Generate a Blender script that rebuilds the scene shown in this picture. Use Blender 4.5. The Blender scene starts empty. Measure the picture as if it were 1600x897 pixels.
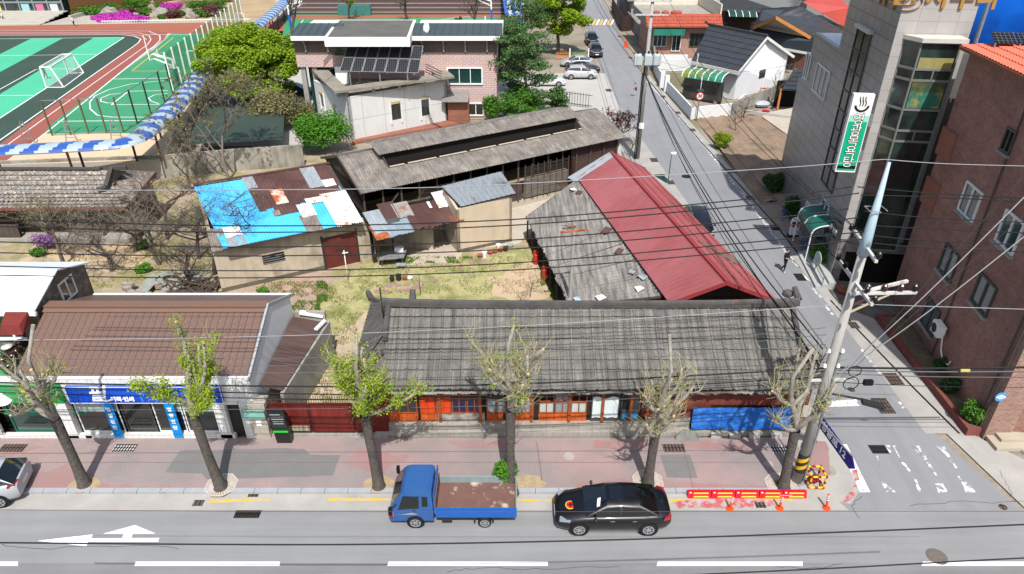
import bpy, bmesh, math, random
from mathutils import Vector, Matrix, noise
R=math.radians; PI=math.pi
SC=bpy.context.scene
# ---------------------------------------------------------------- camera, sky, sun, exposure
F=1070.; H=22.4; TH=R(30.35); CT,ST=math.cos(TH),math.sin(TH)
cd=bpy.data.cameras.new('camera'); cam=bpy.data.objects.new('camera',cd); SC.collection.objects.link(cam)
cam.location=(0,0,H); cam.rotation_euler=(PI/2-TH,0,0)
cd.sensor_width=36; cd.lens=36*F/1600; cd.clip_start=.1; cd.clip_end=1500
SC.camera=cam
AZ=R(-8); EL=R(56)         # light travels towards azimuth AZ (from +Y, clockwise positive), sun height EL
w=bpy.data.worlds.new("World"); SC.world=w; w.use_nodes=True
nt=w.node_tree; bg=nt.nodes['Background']; sky=nt.nodes.new('ShaderNodeTexSky')
sky.sky_type='NISHITA'; sky.sun_disc=False; sky.sun_elevation=EL; sky.sun_rotation=AZ+PI
sky.air_density=1.0; sky.dust_density=2.5; sky.ozone_density=.6
nt.links.new(sky.outputs[0],bg.inputs[0]); bg.inputs[1].default_value=.13
sl=bpy.data.lights.new('sun','SUN'); sl.energy=4.6; sl.angle=R(.5); sl.color=(1,.975,.94)
so=bpy.data.objects.new('sun',sl); SC.collection.objects.link(so)
so.rotation_euler=Vector((math.sin(AZ)*math.cos(EL),math.cos(AZ)*math.cos(EL),-math.sin(EL))).to_track_quat('-Z','Y').to_euler()
SC.view_settings.view_transform='Standard'; SC.view_settings.look='None'; SC.view_settings.exposure=0.3; SC.view_settings.gamma=1
SC.view_settings.use_curve_mapping=False
SC.cycles.max_bounces=6; SC.cycles.diffuse_bounces=3; SC.cycles.glossy_bounces=3; SC.cycles.transparent_max_bounces=16; SC.cycles.transmission_bounces=4

# ---------------------------------------------------------------- helpers
def ray(px,py):
    a=(px-800)/F; b=(448.5-py)/F
    return Vector((a,CT+b*ST,-ST+b*CT))
CP=Vector((0,0,H))
def G(px,py,z=0):                      # point of the plane at height z seen at that place in the photo
    r=ray(px,py); return CP+r*((z-H)/r.z)
def V(px,py,Y):                        # point of the upright plane y=Y
    r=ray(px,py); return CP+r*(Y/r.y)
def OP(px,py,P,N):                     # point of any plane
    r=ray(px,py); return CP+r*((Vector(P)-CP).dot(N)/r.dot(N))
def P3(x,y,z=0): return Vector((x,y,z))
class MB:
    def __init__(s): s.v=[]; s.f=[]; s.m=[]; s.rn={}
    def add(s,vs,fs,mi=0):
        b=len(s.v); s.v+= [tuple(p) for p in vs]; s.f+=[tuple(b+i for i in f) for f in fs]; s.m+=[mi]*len(fs); return s
    def poly(s,pts,mi=0): return s.add(pts,[tuple(range(len(pts)))],mi)
    def hexa(s,b,t,mi=0):              # bottom loop, top loop (counter-clockwise from above)
        n=len(b); fs=[tuple(range(n-1,-1,-1)),tuple(range(n,2*n))]+[(i,(i+1)%n,n+(i+1)%n,n+i) for i in range(n)]
        return s.add(list(b)+list(t),fs,mi)
    def box(s,x0,y0,z0,x1,y1,z1,mi=0):
        if x0>x1:x0,x1=x1,x0
        if y0>y1:y0,y1=y1,y0
        if z0>z1:z0,z1=z1,z0
        q=[(x0,y0),(x1,y0),(x1,y1),(x0,y1)]
        return s.hexa([(a,b,z0) for a,b in q],[(a,b,z1) for a,b in q],mi)
    def prism(s,pts,z0,z1,mi=0):
        ar=sum(pts[i][0]*pts[(i+1)%len(pts)][1]-pts[(i+1)%len(pts)][0]*pts[i][1] for i in range(len(pts)))
        if ar<0: pts=pts[::-1]
        return s.hexa([(p[0],p[1],z0) for p in pts],[(p[0],p[1],z1) for p in pts],mi)
    def bar(s,a,b,w,h=None,mi=0,up=(0,0,1)):
        a=Vector(a);b=Vector(b);h=h or w; d=(b-a)
        if d.length<1e-6: return s
        d.normalize(); up=Vector(up)
        if abs(d.dot(up))>.98: up=Vector((1,0,0))
        x=d.cross(up).normalized(); y=x.cross(d).normalized()
        q=[x*(i*w/2)+y*(j*h/2) for i,j in((-1,-1),(1,-1),(1,1),(-1,1))]
        return s.add([a+k for k in q]+[b+k for k in q],[(3,2,1,0),(4,5,6,7),(0,1,5,4),(1,2,6,5),(2,3,7,6),(3,0,4,7)],mi)
    def tube(s,pts,rad,n=8,mi=0,cap=True):
        pts=[Vector(p) for p in pts]; k=len(pts)
        if not hasattr(rad,'__len__'): rad=[rad]*k
        b=len(s.v); x=None
        for i,p in enumerate(pts):
            d=(pts[min(i+1,k-1)]-pts[max(i-1,0)])
            d=d.normalized() if d.length>1e-9 else Vector((0,0,1))
            if x is None:
                r=Vector((1,0,0)) if abs(d.x)<.9 else Vector((0,1,0)); x=d.cross(r).normalized()
            else:
                x=(x-d*x.dot(d)); x=x.normalized() if x.length>1e-6 else d.orthogonal().normalized()
            y=d.cross(x)
            for j in range(n):
                a=2*PI*j/n; s.v.append(tuple(p+(x*math.cos(a)+y*math.sin(a))*rad[i]))
        for i in range(k-1):
            for j in range(n):
                s.f.append((b+i*n+j,b+i*n+(j+1)%n,b+(i+1)*n+(j+1)%n,b+(i+1)*n+j)); s.m.append(mi)
        if cap:
            s.f.append(tuple(b+j for j in range(n-1,-1,-1))); s.m.append(mi)
            s.f.append(tuple(b+(k-1)*n+j for j in range(n))); s.m.append(mi)
        return s
    def cyl(s,c,r,h,n=16,mi=0,r2=None):
        c=Vector(c); return s.tube([c,c+Vector((0,0,h))],[r,r if r2 is None else r2],n,mi)
    def lathe(s,c,prof,n=16,mi=0):     # prof: (radius, z)
        c=Vector(c); return s.tube([c+Vector((0,0,z)) for r,z in prof],[max(r,1e-4) for r,z in prof],n,mi)
    def ball(s,c,rx,ry=None,rz=None,n=10,mi=0):
        c=Vector(c); ry=ry or rx; rz=rz or rx; b=len(s.v); m=n//2
        for i in range(m+1):
            t=PI*i/m
            for j in range(n):
                a=2*PI*j/n; s.v.append((c.x+rx*math.sin(t)*math.cos(a),c.y+ry*math.sin(t)*math.sin(a),c.z+rz*math.cos(t)))
        for i in range(m):
            for j in range(n):
                s.f.append((b+i*n+j,b+(i+1)*n+j,b+(i+1)*n+(j+1)%n,b+i*n+(j+1)%n)); s.m.append(mi)
        return s
    def slab(s,q,t,mi=0):              # quad corners (ccw seen from outside), thickness inwards
        q=[Vector(p) for p in q]; n=(q[1]-q[0]).cross(q[2]-q[1])
        if n.length<1e-9: n=(q[2]-q[0]).cross(q[3]-q[0])
        n.normalize(); return s.hexa([p-n*t for p in q],q,mi)
    def sheet(s,a,b,c,d,pitch=.15,amp=.02,mi=0,nv=1,kind='sin',jag=0,seed=0,thick=0):
        # a,b lower edge (left,right), c,d upper edge (right,left); ribs run from lower to upper edge
        a,b,c,d=map(Vector,(a,b,c,d)); n=(b-a).cross(d-a).normalized(); L=(b-a).length
        rr=random.Random(seed)
        if kind=='sin': ph=[(k/6,math.sin(2*PI*k/6)) for k in range(6)]
        elif kind=='rib': ph=[(0,0),(.08,1),(.2,1),(.28,0),(.64,0)]
        elif kind=='fine': ph=[(0,-1),(.5,1)]
        elif kind=='seam': ph=[(0,0),(.03,1),(.07,1),(.1,0),(.5,0)]
        elif kind=='tile': ph=[(0,0),(.1,.75),(.2,1),(.3,.75),(.4,0),(.7,-.25)]
        us=[];N=max(1,round(L/pitch))
        for i in range(N):
            for p,h in ph: us.append(((i+p)/N,h))
        us.append((1,ph[0][1]))
        b0=len(s.v)
        jg=0
        for k,(u,h) in enumerate(us):
            if k%len(ph)==0 and jag: jg=rr.uniform(-jag,jag)
            lo=a.lerp(b,u); hi=d.lerp(c,u)
            for j in range(nv+1):
                t=j/nv; p=lo.lerp(hi,t)+n*(h*amp)
                if j==0 and jag: p+= (lo-hi).normalized()*jg
                s.v.append(tuple(p))
        m=nv+1
        for k in range(len(us)-1):
            for j in range(nv):
                s.rn[len(s.f)]=n; s.f.append((b0+k*m+j,b0+(k+1)*m+j,b0+(k+1)*m+j+1,b0+k*m+j+1)); s.m.append(mi)
        return s
def porg(p):
    o=Vector((0,0,0))
    while p is not None: o+=p.location; p=p.parent
    return o
def build(mb,name,mats,parent=None,smooth=False,uv=True,org=None,weld=False):
    if not isinstance(mats,(list,tuple)): mats=[mats]
    if parent is None:
        if org is None:
            xs=[v[0] for v in mb.v]; ys=[v[1] for v in mb.v]; zs=[v[2] for v in mb.v]
            org=((min(xs)+max(xs))/2,(min(ys)+max(ys))/2,min(zs))
        o=Vector(org)
    else: o=porg(parent)
    me=bpy.data.meshes.new(name)
    ox,oy,oz=o
    me.from_pydata([(x-ox,y-oy,z-oz) for x,y,z in mb.v],[],mb.f)
    for m in mats: me.materials.append(m)
    if len(mats)>1: me.polygons.foreach_set('material_index',mb.m)
    if smooth: me.polygons.foreach_set('use_smooth',[True]*len(me.polygons))
    if uv:
        ul=me.uv_layers.new(name='uv'); dat=[0.0]*(2*len(me.loops)); lp=me.loops; vv=mb.v
        vi=[0]*len(lp); lp.foreach_get('vertex_index',vi)
        for p in me.polygons:
            n=mb.rn.get(p.index,p.normal)
            if abs(n.z)>.97: ud=Vector((1,0,0)); vd=Vector((0,1,0))
            else:
                ud=Vector((-n.y,n.x,0)); ud.normalize(); vd=n.cross(ud)
            for li in range(p.loop_start,p.loop_start+p.loop_total):
                q=vv[vi[li]]; dat[2*li]=q[0]*ud.x+q[1]*ud.y+q[2]*ud.z; dat[2*li+1]=q[0]*vd.x+q[1]*vd.y+q[2]*vd.z
        ul.data.foreach_set('uv',dat)
    me.update()
    if weld: bm=bmesh.new(); bm.from_mesh(me); bmesh.ops.remove_doubles(bm,verts=bm.verts,dist=.002); bm.to_mesh(me); bm.free()
    ob=bpy.data.objects.new(name,me); SC.collection.objects.link(ob)
    if parent is not None: ob.parent=parent
    else: ob.location=o
    return ob
def tag(o,label=None,cat=None,group=None,kind=None):
    if label: o['label']=label
    if cat: o['category']=cat
    if group: o['group']=group
    if kind: o['kind']=kind
    return o
def thing(name,label,cat,loc,group=None):
    o=bpy.data.objects.new(name,None); SC.collection.objects.link(o); o.location=loc; o.empty_display_size=.2
    return tag(o,label,cat,group)
KIDS={}
def copy_tree(o,parent=None):
    c=o.copy(); SC.collection.objects.link(c)
    if parent is not None: c.parent=parent
    for ch in [x for x in SC.objects if x.parent==o]: copy_tree(ch,c)
    return c
def struct(mb,name,mats,**k): return tag(build(mb,name,mats,**k),kind='structure')
def one(mb,name,mats,label,cat,group=None,**k): return tag(build(mb,name,mats,**k),label,cat,group)

# ---------------------------------------------------------------- materials
_M={}
def hx(c):
    if isinstance(c,str):
        c=c.lstrip('#'); v=[int(c[i:i+2],16)/255 for i in (0,2,4)]
        return tuple(x/12.92 if x<.04045 else ((x+.055)/1.055)**2.4 for x in v)
    return c
def mat(key,col=(.5,.5,.5),rough=.8,var=.15,scale=1.5,metal=0,bump=0,bscale=40,pat=None,col2=None,c2amt=.5,c2scale=.6,streak=0,spec=.3,alpha=1,trans=0,coat=0,emit=0,detail=6,c2sharp=.08,pargs=None,finevar=0,fscale=60):
    if key in _M: return _M[key]
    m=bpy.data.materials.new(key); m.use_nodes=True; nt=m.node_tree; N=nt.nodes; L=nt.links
    b=N['Principled BSDF']; col=hx(col)
    b.inputs['Roughness'].default_value=rough; b.inputs['Metallic'].default_value=metal
    b.inputs['Specular IOR Level'].default_value=spec
    if coat: b.inputs['Coat Weight'].default_value=coat; b.inputs['Coat Roughness'].default_value=.06
    if trans: b.inputs['Transmission Weight'].default_value=trans
    if alpha<1: b.inputs['Alpha'].default_value=alpha
    geo=N.new('ShaderNodeNewGeometry'); pos=geo.outputs['Position']; uvn=N.new('ShaderNodeUVMap'); uvn.uv_map='uv'; uv=uvn.outputs[0]
    def mth(op,a,bb=None,clamp=False):
        n=N.new('ShaderNodeMath'); n.operation=op; n.use_clamp=clamp
        for i,x in enumerate((a,bb)):
            if x is None: continue
            if hasattr(x,'links'): L.new(x,n.inputs[i])
            else: n.inputs[i].default_value=x
        return n.outputs[0]
    def noi(vec,sc,det=detail,ro=.6):
        n=N.new('ShaderNodeTexNoise'); n.inputs['Scale'].default_value=sc; n.inputs['Detail'].default_value=det; n.inputs['Roughness'].default_value=ro
        L.new(vec,n.inputs['Vector']); return n.outputs['Fac']
    def mix(f,a,bb,bt='MIX'):
        n=N.new('ShaderNodeMix'); n.data_type='RGBA'; n.blend_type=bt
        if hasattr(f,'links'): L.new(f,n.inputs[0])
        else: n.inputs[0].default_value=f
        for i,x in ((6,a),(7,bb)):
            if hasattr(x,'links'): L.new(x,n.inputs[i])
            else: n.inputs[i].default_value=(*x,1)
        return n.outputs[2]
    def mr(x,a,bb,c,d):
        n=N.new('ShaderNodeMapRange'); L.new(x,n.inputs[0])
        for i,v in enumerate((a,bb,c,d)): n.inputs[i+1].default_value=v
        return n.outputs[0]
    def comb(x,y,z):
        n=N.new('ShaderNodeCombineXYZ')
        for i,v in enumerate((x,y,z)): 
            if hasattr(v,'links'): L.new(v,n.inputs[i])
            else: n.inputs[i].default_value=v
        return n.outputs[0]
    def scl(vec,v):
        n=N.new('ShaderNodeVectorMath'); n.operation='MULTIPLY'; L.new(vec,n.inputs[0]); n.inputs[1].default_value=v; return n.outputs[0]
    cur=col; pa=pargs or {}; height=None
    if pat in('brick','tile','plank'):
        t=N.new('ShaderNodeTexBrick'); L.new(uv,t.inputs['Vector'])
        d=dict(brick=(.23,.08,.012,.5),tile=(.9,.6,.012,0),plank=(2.2,.16,.012,.5))[pat]
        bw,rh,ms,off=pa.get('w',d[0]),pa.get('h',d[1]),pa.get('m',d[2]),pa.get('off',d[3])
        t.inputs['Scale'].default_value=1; t.inputs['Brick Width'].default_value=bw; t.inputs['Row Height'].default_value=rh; t.inputs['Mortar Size'].default_value=ms
        t.inputs['Mortar Smooth'].default_value=.2; t.inputs['Bias'].default_value=pa.get('bias',0); t.offset=off
        t.inputs['Color1'].default_value=(*col,1); t.inputs['Color2'].default_value=(*hx(col2 or col),1); t.inputs['Mortar'].default_value=(*hx(pa.get('mc','#5a5552')),1)
        cur=t.outputs['Color']; height=mth('SUBTRACT',1,t.outputs['Fac'])
    elif pat=='scale':                  # pressed metal tiles: courses with scalloped ends
        sp=N.new('ShaderNodeSeparateXYZ'); L.new(uv,sp.inputs[0]); pu,pv=pa.get('w',.3),pa.get('h',.35)
        fu=mth('FRACT',mth('DIVIDE',sp.outputs[0],pu)); fv=mth('FRACT',mth('DIVIDE',mth('ADD',sp.outputs[1],mth('MULTIPLY',mth('ABSOLUTE',mth('SUBTRACT',fu,.5)),.12)),pv))
        lv=mr(fv,0,.1,0,1); lu=mr(mth('ABSOLUTE',mth('SUBTRACT',fu,.5)),.5,.42,0,1)
        k=mth('MINIMUM',lv,lu,True); cur=mix(k,tuple(c*pa.get('dark',.35) for c in col),col); height=mth('ADD',mth('MULTIPLY',k,.6),mth('MULTIPLY',fv,-.4))
    elif pat=='board':                  # upright boards / shutters
        sp=N.new('ShaderNodeSeparateXYZ'); L.new(uv,sp.inputs[0]); pu=pa.get('w',.3); ax=pa.get('ax',0)
        fu=mth('FRACT',mth('DIVIDE',sp.outputs[ax],pu)); k=mr(mth('ABSOLUTE',mth('SUBTRACT',fu,.5)),.5,.46,0,1)
        idn=N.new('ShaderNodeTexWhiteNoise'); idn.noise_dimensions='1D'; L.new(mth('FLOOR',mth('DIVIDE',sp.outputs[ax],pu)),idn.inputs['W'])
        bv=mr(idn.outputs['Value'],0,1,1-pa.get('bv',.25),1+pa.get('bv',.25))
        cc=mix(1.0,col,comb(bv,bv,bv),'MULTIPLY'); cur=mix(k,tuple(c*.3 for c in col),cc); height=k
    if col2 is not None and pat not in('brick','tile','plank'):
        f=noi(scl(pos,(1,1,1)),c2scale); f=mr(f,c2amt-c2sharp,c2amt+c2sharp,1,0)
        cur=mix(f,cur,hx(col2))
    if streak:
        f=noi(scl(uv,(pa.get('su',6),pa.get('sv',.5),1)),1.0,4); k=mr(f,.35,.7,1+streak,1-streak); cur=mix(1.0,cur,comb(k,k,k),'MULTIPLY')
    if var:
        f=noi(pos,scale); k=mr(f,.25,.75,1-var,1+var); cur=mix(1.0,cur,comb(k,k,k),'MULTIPLY')
    if finevar:
        f=noi(pos,fscale,2); k=mr(f,.3,.7,1-finevar,1+finevar); cur=mix(1.0,cur,comb(k,k,k),'MULTIPLY')
    if hasattr(cur,'links'): L.new(cur,b.inputs['Base Color'])
    else: b.inputs['Base Color'].default_value=(*cur,1)
    if bump:
        bn=N.new('ShaderNodeBump'); bn.inputs['Strength'].default_value=min(1,bump); bn.inputs['Distance'].default_value=pa.get('bd',.02)
        h=noi(pos,bscale,3)
        if height is not None: h=mth('ADD',mth('MULTIPLY',h,.4),height)
        L.new(h,bn.inputs['Height']); L.new(bn.outputs[0],b.inputs['Normal'])
    if emit:
        b.inputs['Emission Strength'].default_value=emit; b.inputs['Emission Color'].default_value=(*col,1)
    _M[key]=m; return m
def leafmat(key,c1,c2,rough=.6,tr=.35):
    if key in _M: return _M[key]
    m=bpy.data.materials.new(key); m.use_nodes=True; nt=m.node_tree; N=nt.nodes; L=nt.links
    b=N['Principled BSDF']; b.inputs['Roughness'].default_value=rough; b.inputs['Specular IOR Level'].default_value=.25
    geo=N.new('ShaderNodeNewGeometry'); rp=N.new('ShaderNodeMix'); rp.data_type='RGBA'
    L.new(geo.outputs['Random Per Island'],rp.inputs[0]); rp.inputs[6].default_value=(*hx(c1),1); rp.inputs[7].default_value=(*hx(c2),1)
    L.new(rp.outputs[2],b.inputs['Base Color'])
    t=N.new('ShaderNodeBsdfTranslucent'); L.new(rp.outputs[2],t.inputs[0]); mx=N.new('ShaderNodeMixShader'); mx.inputs[0].default_value=tr
    L.new(b.outputs[0],mx.inputs[1]); L.new(t.outputs[0],mx.inputs[2]); L.new(mx.outputs[0],N['Material Output'].inputs[0])
    _M[key]=m; return m
def netmat(key,col,dens=.5):
    if key in _M: return _M[key]
    m=bpy.data.materials.new(key); m.use_nodes=True; nt=m.node_tree; N=nt.nodes; L=nt.links
    b=N['Principled BSDF']; b.inputs['Base Color'].default_value=(*hx(col),1); b.inputs['Roughness'].default_value=.7
    t=N.new('ShaderNodeBsdfTransparent'); mx=N.new('ShaderNodeMixShader'); mx.inputs[0].default_value=dens
    L.new(t.outputs[0],mx.inputs[1]); L.new(b.outputs[0],mx.inputs[2]); L.new(mx.outputs[0],N['Material Output'].inputs[0])
    _M[key]=m; return m
# plain surfaces used in many places
WHITE=mat('white_paint','#e2e2de',.6,.05); CREAM=mat('cream_plaster','#c9bfae',.85,.12,streak=.1)
CONC=mat('concrete','#a5a199',.9,.12,1.2,bump=.2,finevar=.12); CONCD=mat('old_concrete','#8f8b82',.9,.2,.8,bump=.3,streak=.15,finevar=.15)
STEEL=mat('galvanised_steel','#9a9ea1',.45,.1,4,metal=.6); DARK=mat('dark_metal','#2c2c2d',.6,.15); BLACK=mat('black_plastic','#141414',.6,.1)
GLASS=mat('window_glass','#16201f',.06,.25,.7,spec=.9,coat=.5); GLASSG=mat('green_glass','#1d3a36',.08,.4,.5,spec=.9,coat=.5)
ALU=mat('window_frame_white','#d8dad8',.4,.05); ALUD=mat('window_frame_dark','#4a4642',.4,.1)
DKIN=mat('dark_interior','#15120f',.95,.3); RUST=mat('rusty_brown_metal','#4e3733',.75,.12,1.5,col2='#6b3f2a',c2amt=.36,c2scale=1.2,streak=.12)
WOOD=mat('weathered_wood','#4a4038',.9,.25,3,streak=.2); BARK=mat('bark','#5f5952',.95,.35,6,bump=.8,bscale=25)
def text(body,name,mat_,parent,origin,ud,vd,size,ext=.01,bold=.0,align='CENTER',label=None,shear=0):
    c=bpy.data.curves.new('t','FONT'); c.body=body; c.size=size; c.align_x=align; c.align_y='CENTER'; c.extrude=ext; c.offset=bold; c.resolution_u=3; c.shear=shear
    o=bpy.data.objects.new('t',c); SC.collection.objects.link(o); dg=bpy.context.evaluated_depsgraph_get()
    me=bpy.data.meshes.new_from_object(o.evaluated_get(dg)); bpy.data.objects.remove(o); bpy.data.curves.remove(c)
    ud=Vector(ud).normalized(); vd=Vector(vd).normalized(); nd=ud.cross(vd); po=porg(parent) if parent is not None else Vector(origin)
    for v in me.vertices: v.co=Vector(origin)-po+ud*v.co.x+vd*v.co.y+nd*(v.co.z+ext)
    me.name=name; me.materials.clear(); me.materials.append(mat_)
    ob=bpy.data.objects.new(name,me); SC.collection.objects.link(ob)
    if parent is not None: ob.parent=parent
    else: ob.location=origin
    return ob
# ================================================================ GROUND, ROADS, YARDS
rnd=random.Random(7)
ASPH=mat('asphalt','#7f8080',.92,.08,.35,bump=.25,bscale=90,finevar=.14,fscale=45,streak=.07,pargs=dict(su=.12,sv=2.2))
ASPHD=mat('asphalt_dark','#757575',.92,.1,.4,bump=.25,bscale=90,finevar=.14,fscale=45,streak=.1,pargs=dict(su=.12,sv=2.0))
ASPH2=mat('street_asphalt','#7f8082',.92,.07,.3,bump=.2,bscale=90,finevar=.10,fscale=45,streak=.06,pargs=dict(su=1.6,sv=.1))
GUT=mat('gutter_concrete','#9a9791',.9,.16,.7,bump=.2,finevar=.12)
PAVE=mat('pink_paving','#927d7a',.92,.1,.5,bump=.25,bscale=60,finevar=.2,fscale=30,col2='#857c79',c2amt=.52,c2scale=.25,c2sharp=.1)
PAVER=mat('red_paving','#946e6b',.92,.1,.5,finevar=.2,fscale=30,col2='#8c7875',c2amt=.5,c2scale=.6,c2sharp=.2)
PATCH=mat('asphalt_patch','#6e6d6b',.95,.08,1,finevar=.15,fscale=50)
KERB=mat('granite_kerb','#96999c',.8,.1,2,finevar=.15,pat='tile',pargs=dict(w=1.0,h=5,m=.012,mc='#4c4c4c'))
LINE=mat('road_paint','#e4e4e4',.7,.05,2)
def wornmat(key,col,under,amt):
    return mat(key,col,.8,.05,2,col2=under,c2amt=amt,c2scale=3.5,c2sharp=.07,detail=12)
LINEW=wornmat('worn_white_paint','#dedede','#7f8082',.52); LINEW2=wornmat('very_worn_white_paint','#d8d8d8','#7f8082',.57)
YEL=wornmat('yellow_paint','#c9a23a','#a09c93',.46); REDP=wornmat('faded_red_paint','#a8545c','#a09c93',.50)
def pj(pts,z,j=0,step=None,seed=1):
    P=[G(x,y,z) for x,y in pts]
    if not j: return P
    rr=random.Random(seed); out=[]
    for i,p in enumerate(P):
        q=P[(i+1)%len(P)]; L=(q-p).length; n=max(1,int(L/(step or .6)))
        for k in range(n):
            a=p.lerp(q,k/n); out.append(a+Vector((rr.uniform(-j,j),rr.uniform(-j,j),0)) if k else a)
    return out
def flat(name,pts,z,m,kind='structure',j=0,step=None,world=False,**k):
    mb=MB(); mb.poly([P3(x,y,z) for x,y in pts] if world else pj(pts,z,j,step)); 
    # face up
    a=mb.v; ar=sum(a[i][0]*a[(i+1)%len(a)][1]-a[(i+1)%len(a)][0]*a[i][1] for i in range(len(a)))
    if ar<0: mb.f=[tuple(reversed(mb.f[0]))]
    o=build(mb,name,m); return tag(o,kind=kind,**k)
mb=MB(); mb.poly([P3(-420,-60,-.06),P3(420,-60,-.06),P3(420,700,-.06),P3(-420,700,-.06)])
struct(mb,'ground',mat('soil_ground','#8d8375',.95,.15,.2,finevar=.15,fscale=6,col2='#6f6a52',c2amt=.45,c2scale=.08))
flat('main_road',[(-130,-12),(130,-12),(130,19.9),(-130,19.9)],0,ASPH,world=True)
flat('main_road_centre_lane',[(-130,-12),(130,-12),(130,17.35),(-130,17.25)],.004,ASPHD,world=True)
flat('side_street',[(13.3,19.9),(21.2,19.9),(20.05,24.5),(19.6,47),(19.5,56),(19.3,67),(18.6,80),(17.9,94),(18,106),(20.5,168),(25,260),(18.5,260),(15.2,168),(12.9,106),(12.6,82),(13.4,67),(14.7,47),(14.8,24)],.004,ASPH2,world=True)
# gutter strips
flat('gutter',[(-130,19.88),(14.0,19.88),(13.6,20.75),(-130,20.75)],.008,GUT,world=True)
flat('gutter',[(19.6,24.5),(20.6,24.5),(21.4,20),(24,19.9),(25,20.6),(21.9,24.3),(21.5,25),(21.75,34.4),(20.3,36),(20.3,47),(20.2,56),(20.0,64),(19.3,82),(18.9,96),(17.9,94),(18.6,80),(19.3,67),(19.5,56),(19.6,47)],.008,GUT,world=True)
flat('gutter',[(14.75,32),(14.7,47),(13.4,67),(12.6,82),(11.2,82),(10.4,70),(10.9,62),(12.6,52),(13.6,46),(14.2,32)],.008,GUT,world=True)
flat('corner_apron',[(12.4,20.8),(14.2,20.2),(15.0,21.0),(15.35,22.4),(15.1,24.3),(14.85,27),(12.2,27),(12.2,21)],.012,GUT,world=True)
# dark drain slot along the right gutter
mb=MB()
pl=[(21.2,24.5),(20.75,28),(20.25,33),(19.95,36.6)]
for a,b in zip(pl,pl[1:]): mb.bar((a[0],a[1],.012),(b[0],b[1],.012),.11,.012)
one(mb,'drain_slot',DKIN,'nearer dark drainage slot in the right gutter, by the crossing','drain'); mb=MB()
pl=[(20.2,41),(20.2,47.6),(19.75,56),(19.2,67),(18.6,80),(18.3,92)]
for a,b in zip(pl,pl[1:]): mb.bar((a[0],a[1],.012),(b[0],b[1],.012),.13,.012)
one(mb,'drain_slot',DKIN,'farther long dark drainage slot in the right gutter, beside the granite wall','drain')
# sidewalk with kerb
mb=MB(); mb.prism([(-130,20.98),(12.2,20.98),(12.9,21.3),(13.2,22.0),(13.2,24.1),(-130,24.1)],-.05,.13)
struct(mb,'sidewalk',PAVE)
mb=MB(); mb.prism([(-130,20.75),(12.3,20.75),(13.2,21.1),(13.5,21.9),(13.2,22.0),(12.9,21.3),(12.2,20.98),(-130,20.98)],-.05,.145)
struct(mb,'kerb',KERB)
mb=MB(); mb.prism([(24.6,21.4),(60,21.4),(60,24.3),(23.2,24.3)],-.05,.13); struct(mb,'sidewalk',PAVE)
mb=MB(); mb.prism([(24.75,21.15),(60,21.15),(60,21.38),(24.6,21.38),(22.9,24.3),(22.65,24.3)],-.05,.145); struct(mb,'kerb',KERB)
zs=.134
for pts in ([(282,704),(440,700),(476,702),(484,710),(532,711),(520,743),(322,749),(316,740),(258,738)],[(1031,711),(1078,711),(1090,747),(1042,746)]): flat('asphalt_patch',pts,zs,PATCH,j=.04)
for pts in ([(40,745),(118,722),(150,745),(120,765),(20,765)],[(0,700),(60,696),(70,700),(0,712)],[(700,690),(800,688),(820,695),(720,700)],[(925,690),(1010,686),(1015,700),(930,700)],[(1255,690),(1290,690),(1300,740),(1270,745)],[(900,757),(960,748),(1200,758),(1195,768),(900,768)],[(1060,688),(1180,692),(1190,702),(1075,700)],[(560,700),(640,712),(600,740),(540,725)],[(150,756),(330,762),(325,767),(150,766)]):
    flat('paving_tint',pts,zs-.001,PAVER,j=.15,step=.35)
for pts in ([(0,708),(1200,703),(1200,704),(0,709.2)],[(0,722),(1190,722),(1190,722.7),(0,722.8)],[(838,690),(839.2,690),(850,768),(848.6,768)],[(1065,690),(1066,690),(1085,768),(1083.8,768)]):
    flat('paving_joint',pts,zs+.002,mat('joint','#6a5c59',.95,.1))
# marks on the main road
for x0,x1 in ((-25,28),(210,437),(605,856),(1026,1254),(1440,1690),(-420,-190)):
    flat('lane_line',[(x0+2,877.6),(x1,877.6),(x1,884.2),(x0,884.2)],.012,LINE)
m2=MB()
for pts in ([(58,845),(145,835),(143,841.5),(249,840.5),(247,846.5),(138,846.5),(135,853.5)],[(161,834),(211,820.5),(243,833.5),(207,834),(206,840.7),(191,840.8),(193,834)]):
    m2.poly(list(reversed(pj(pts,.012))))
struct(m2,'lane_arrow',LINE)
for pts in ([(330,780.5),(408,778.5),(421,779.5),(420,783),(326,785.5)],[(514,778.2),(612,778.5),(614,782.5),(513,782.6)],[(808,780),(870,780.5),(870,783.5),(808,783)],[(1046,780),(1230,777),(1240,782),(1044,786)]):
    flat('yellow_kerb_line',pts,.012,YEL,j=.02)
for pts in ([(1050,784),(1120,778),(1210,781),(1215,790),(1150,794),(1060,794)],[(1316,783),(1332,764),(1337,752),(1339,760),(1336,775),(1322,787)],[(1331,735),(1339,733),(1343,750),(1336,752)]):
    flat('red_kerb_paint',pts,.016,REDP,j=.03)
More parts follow.
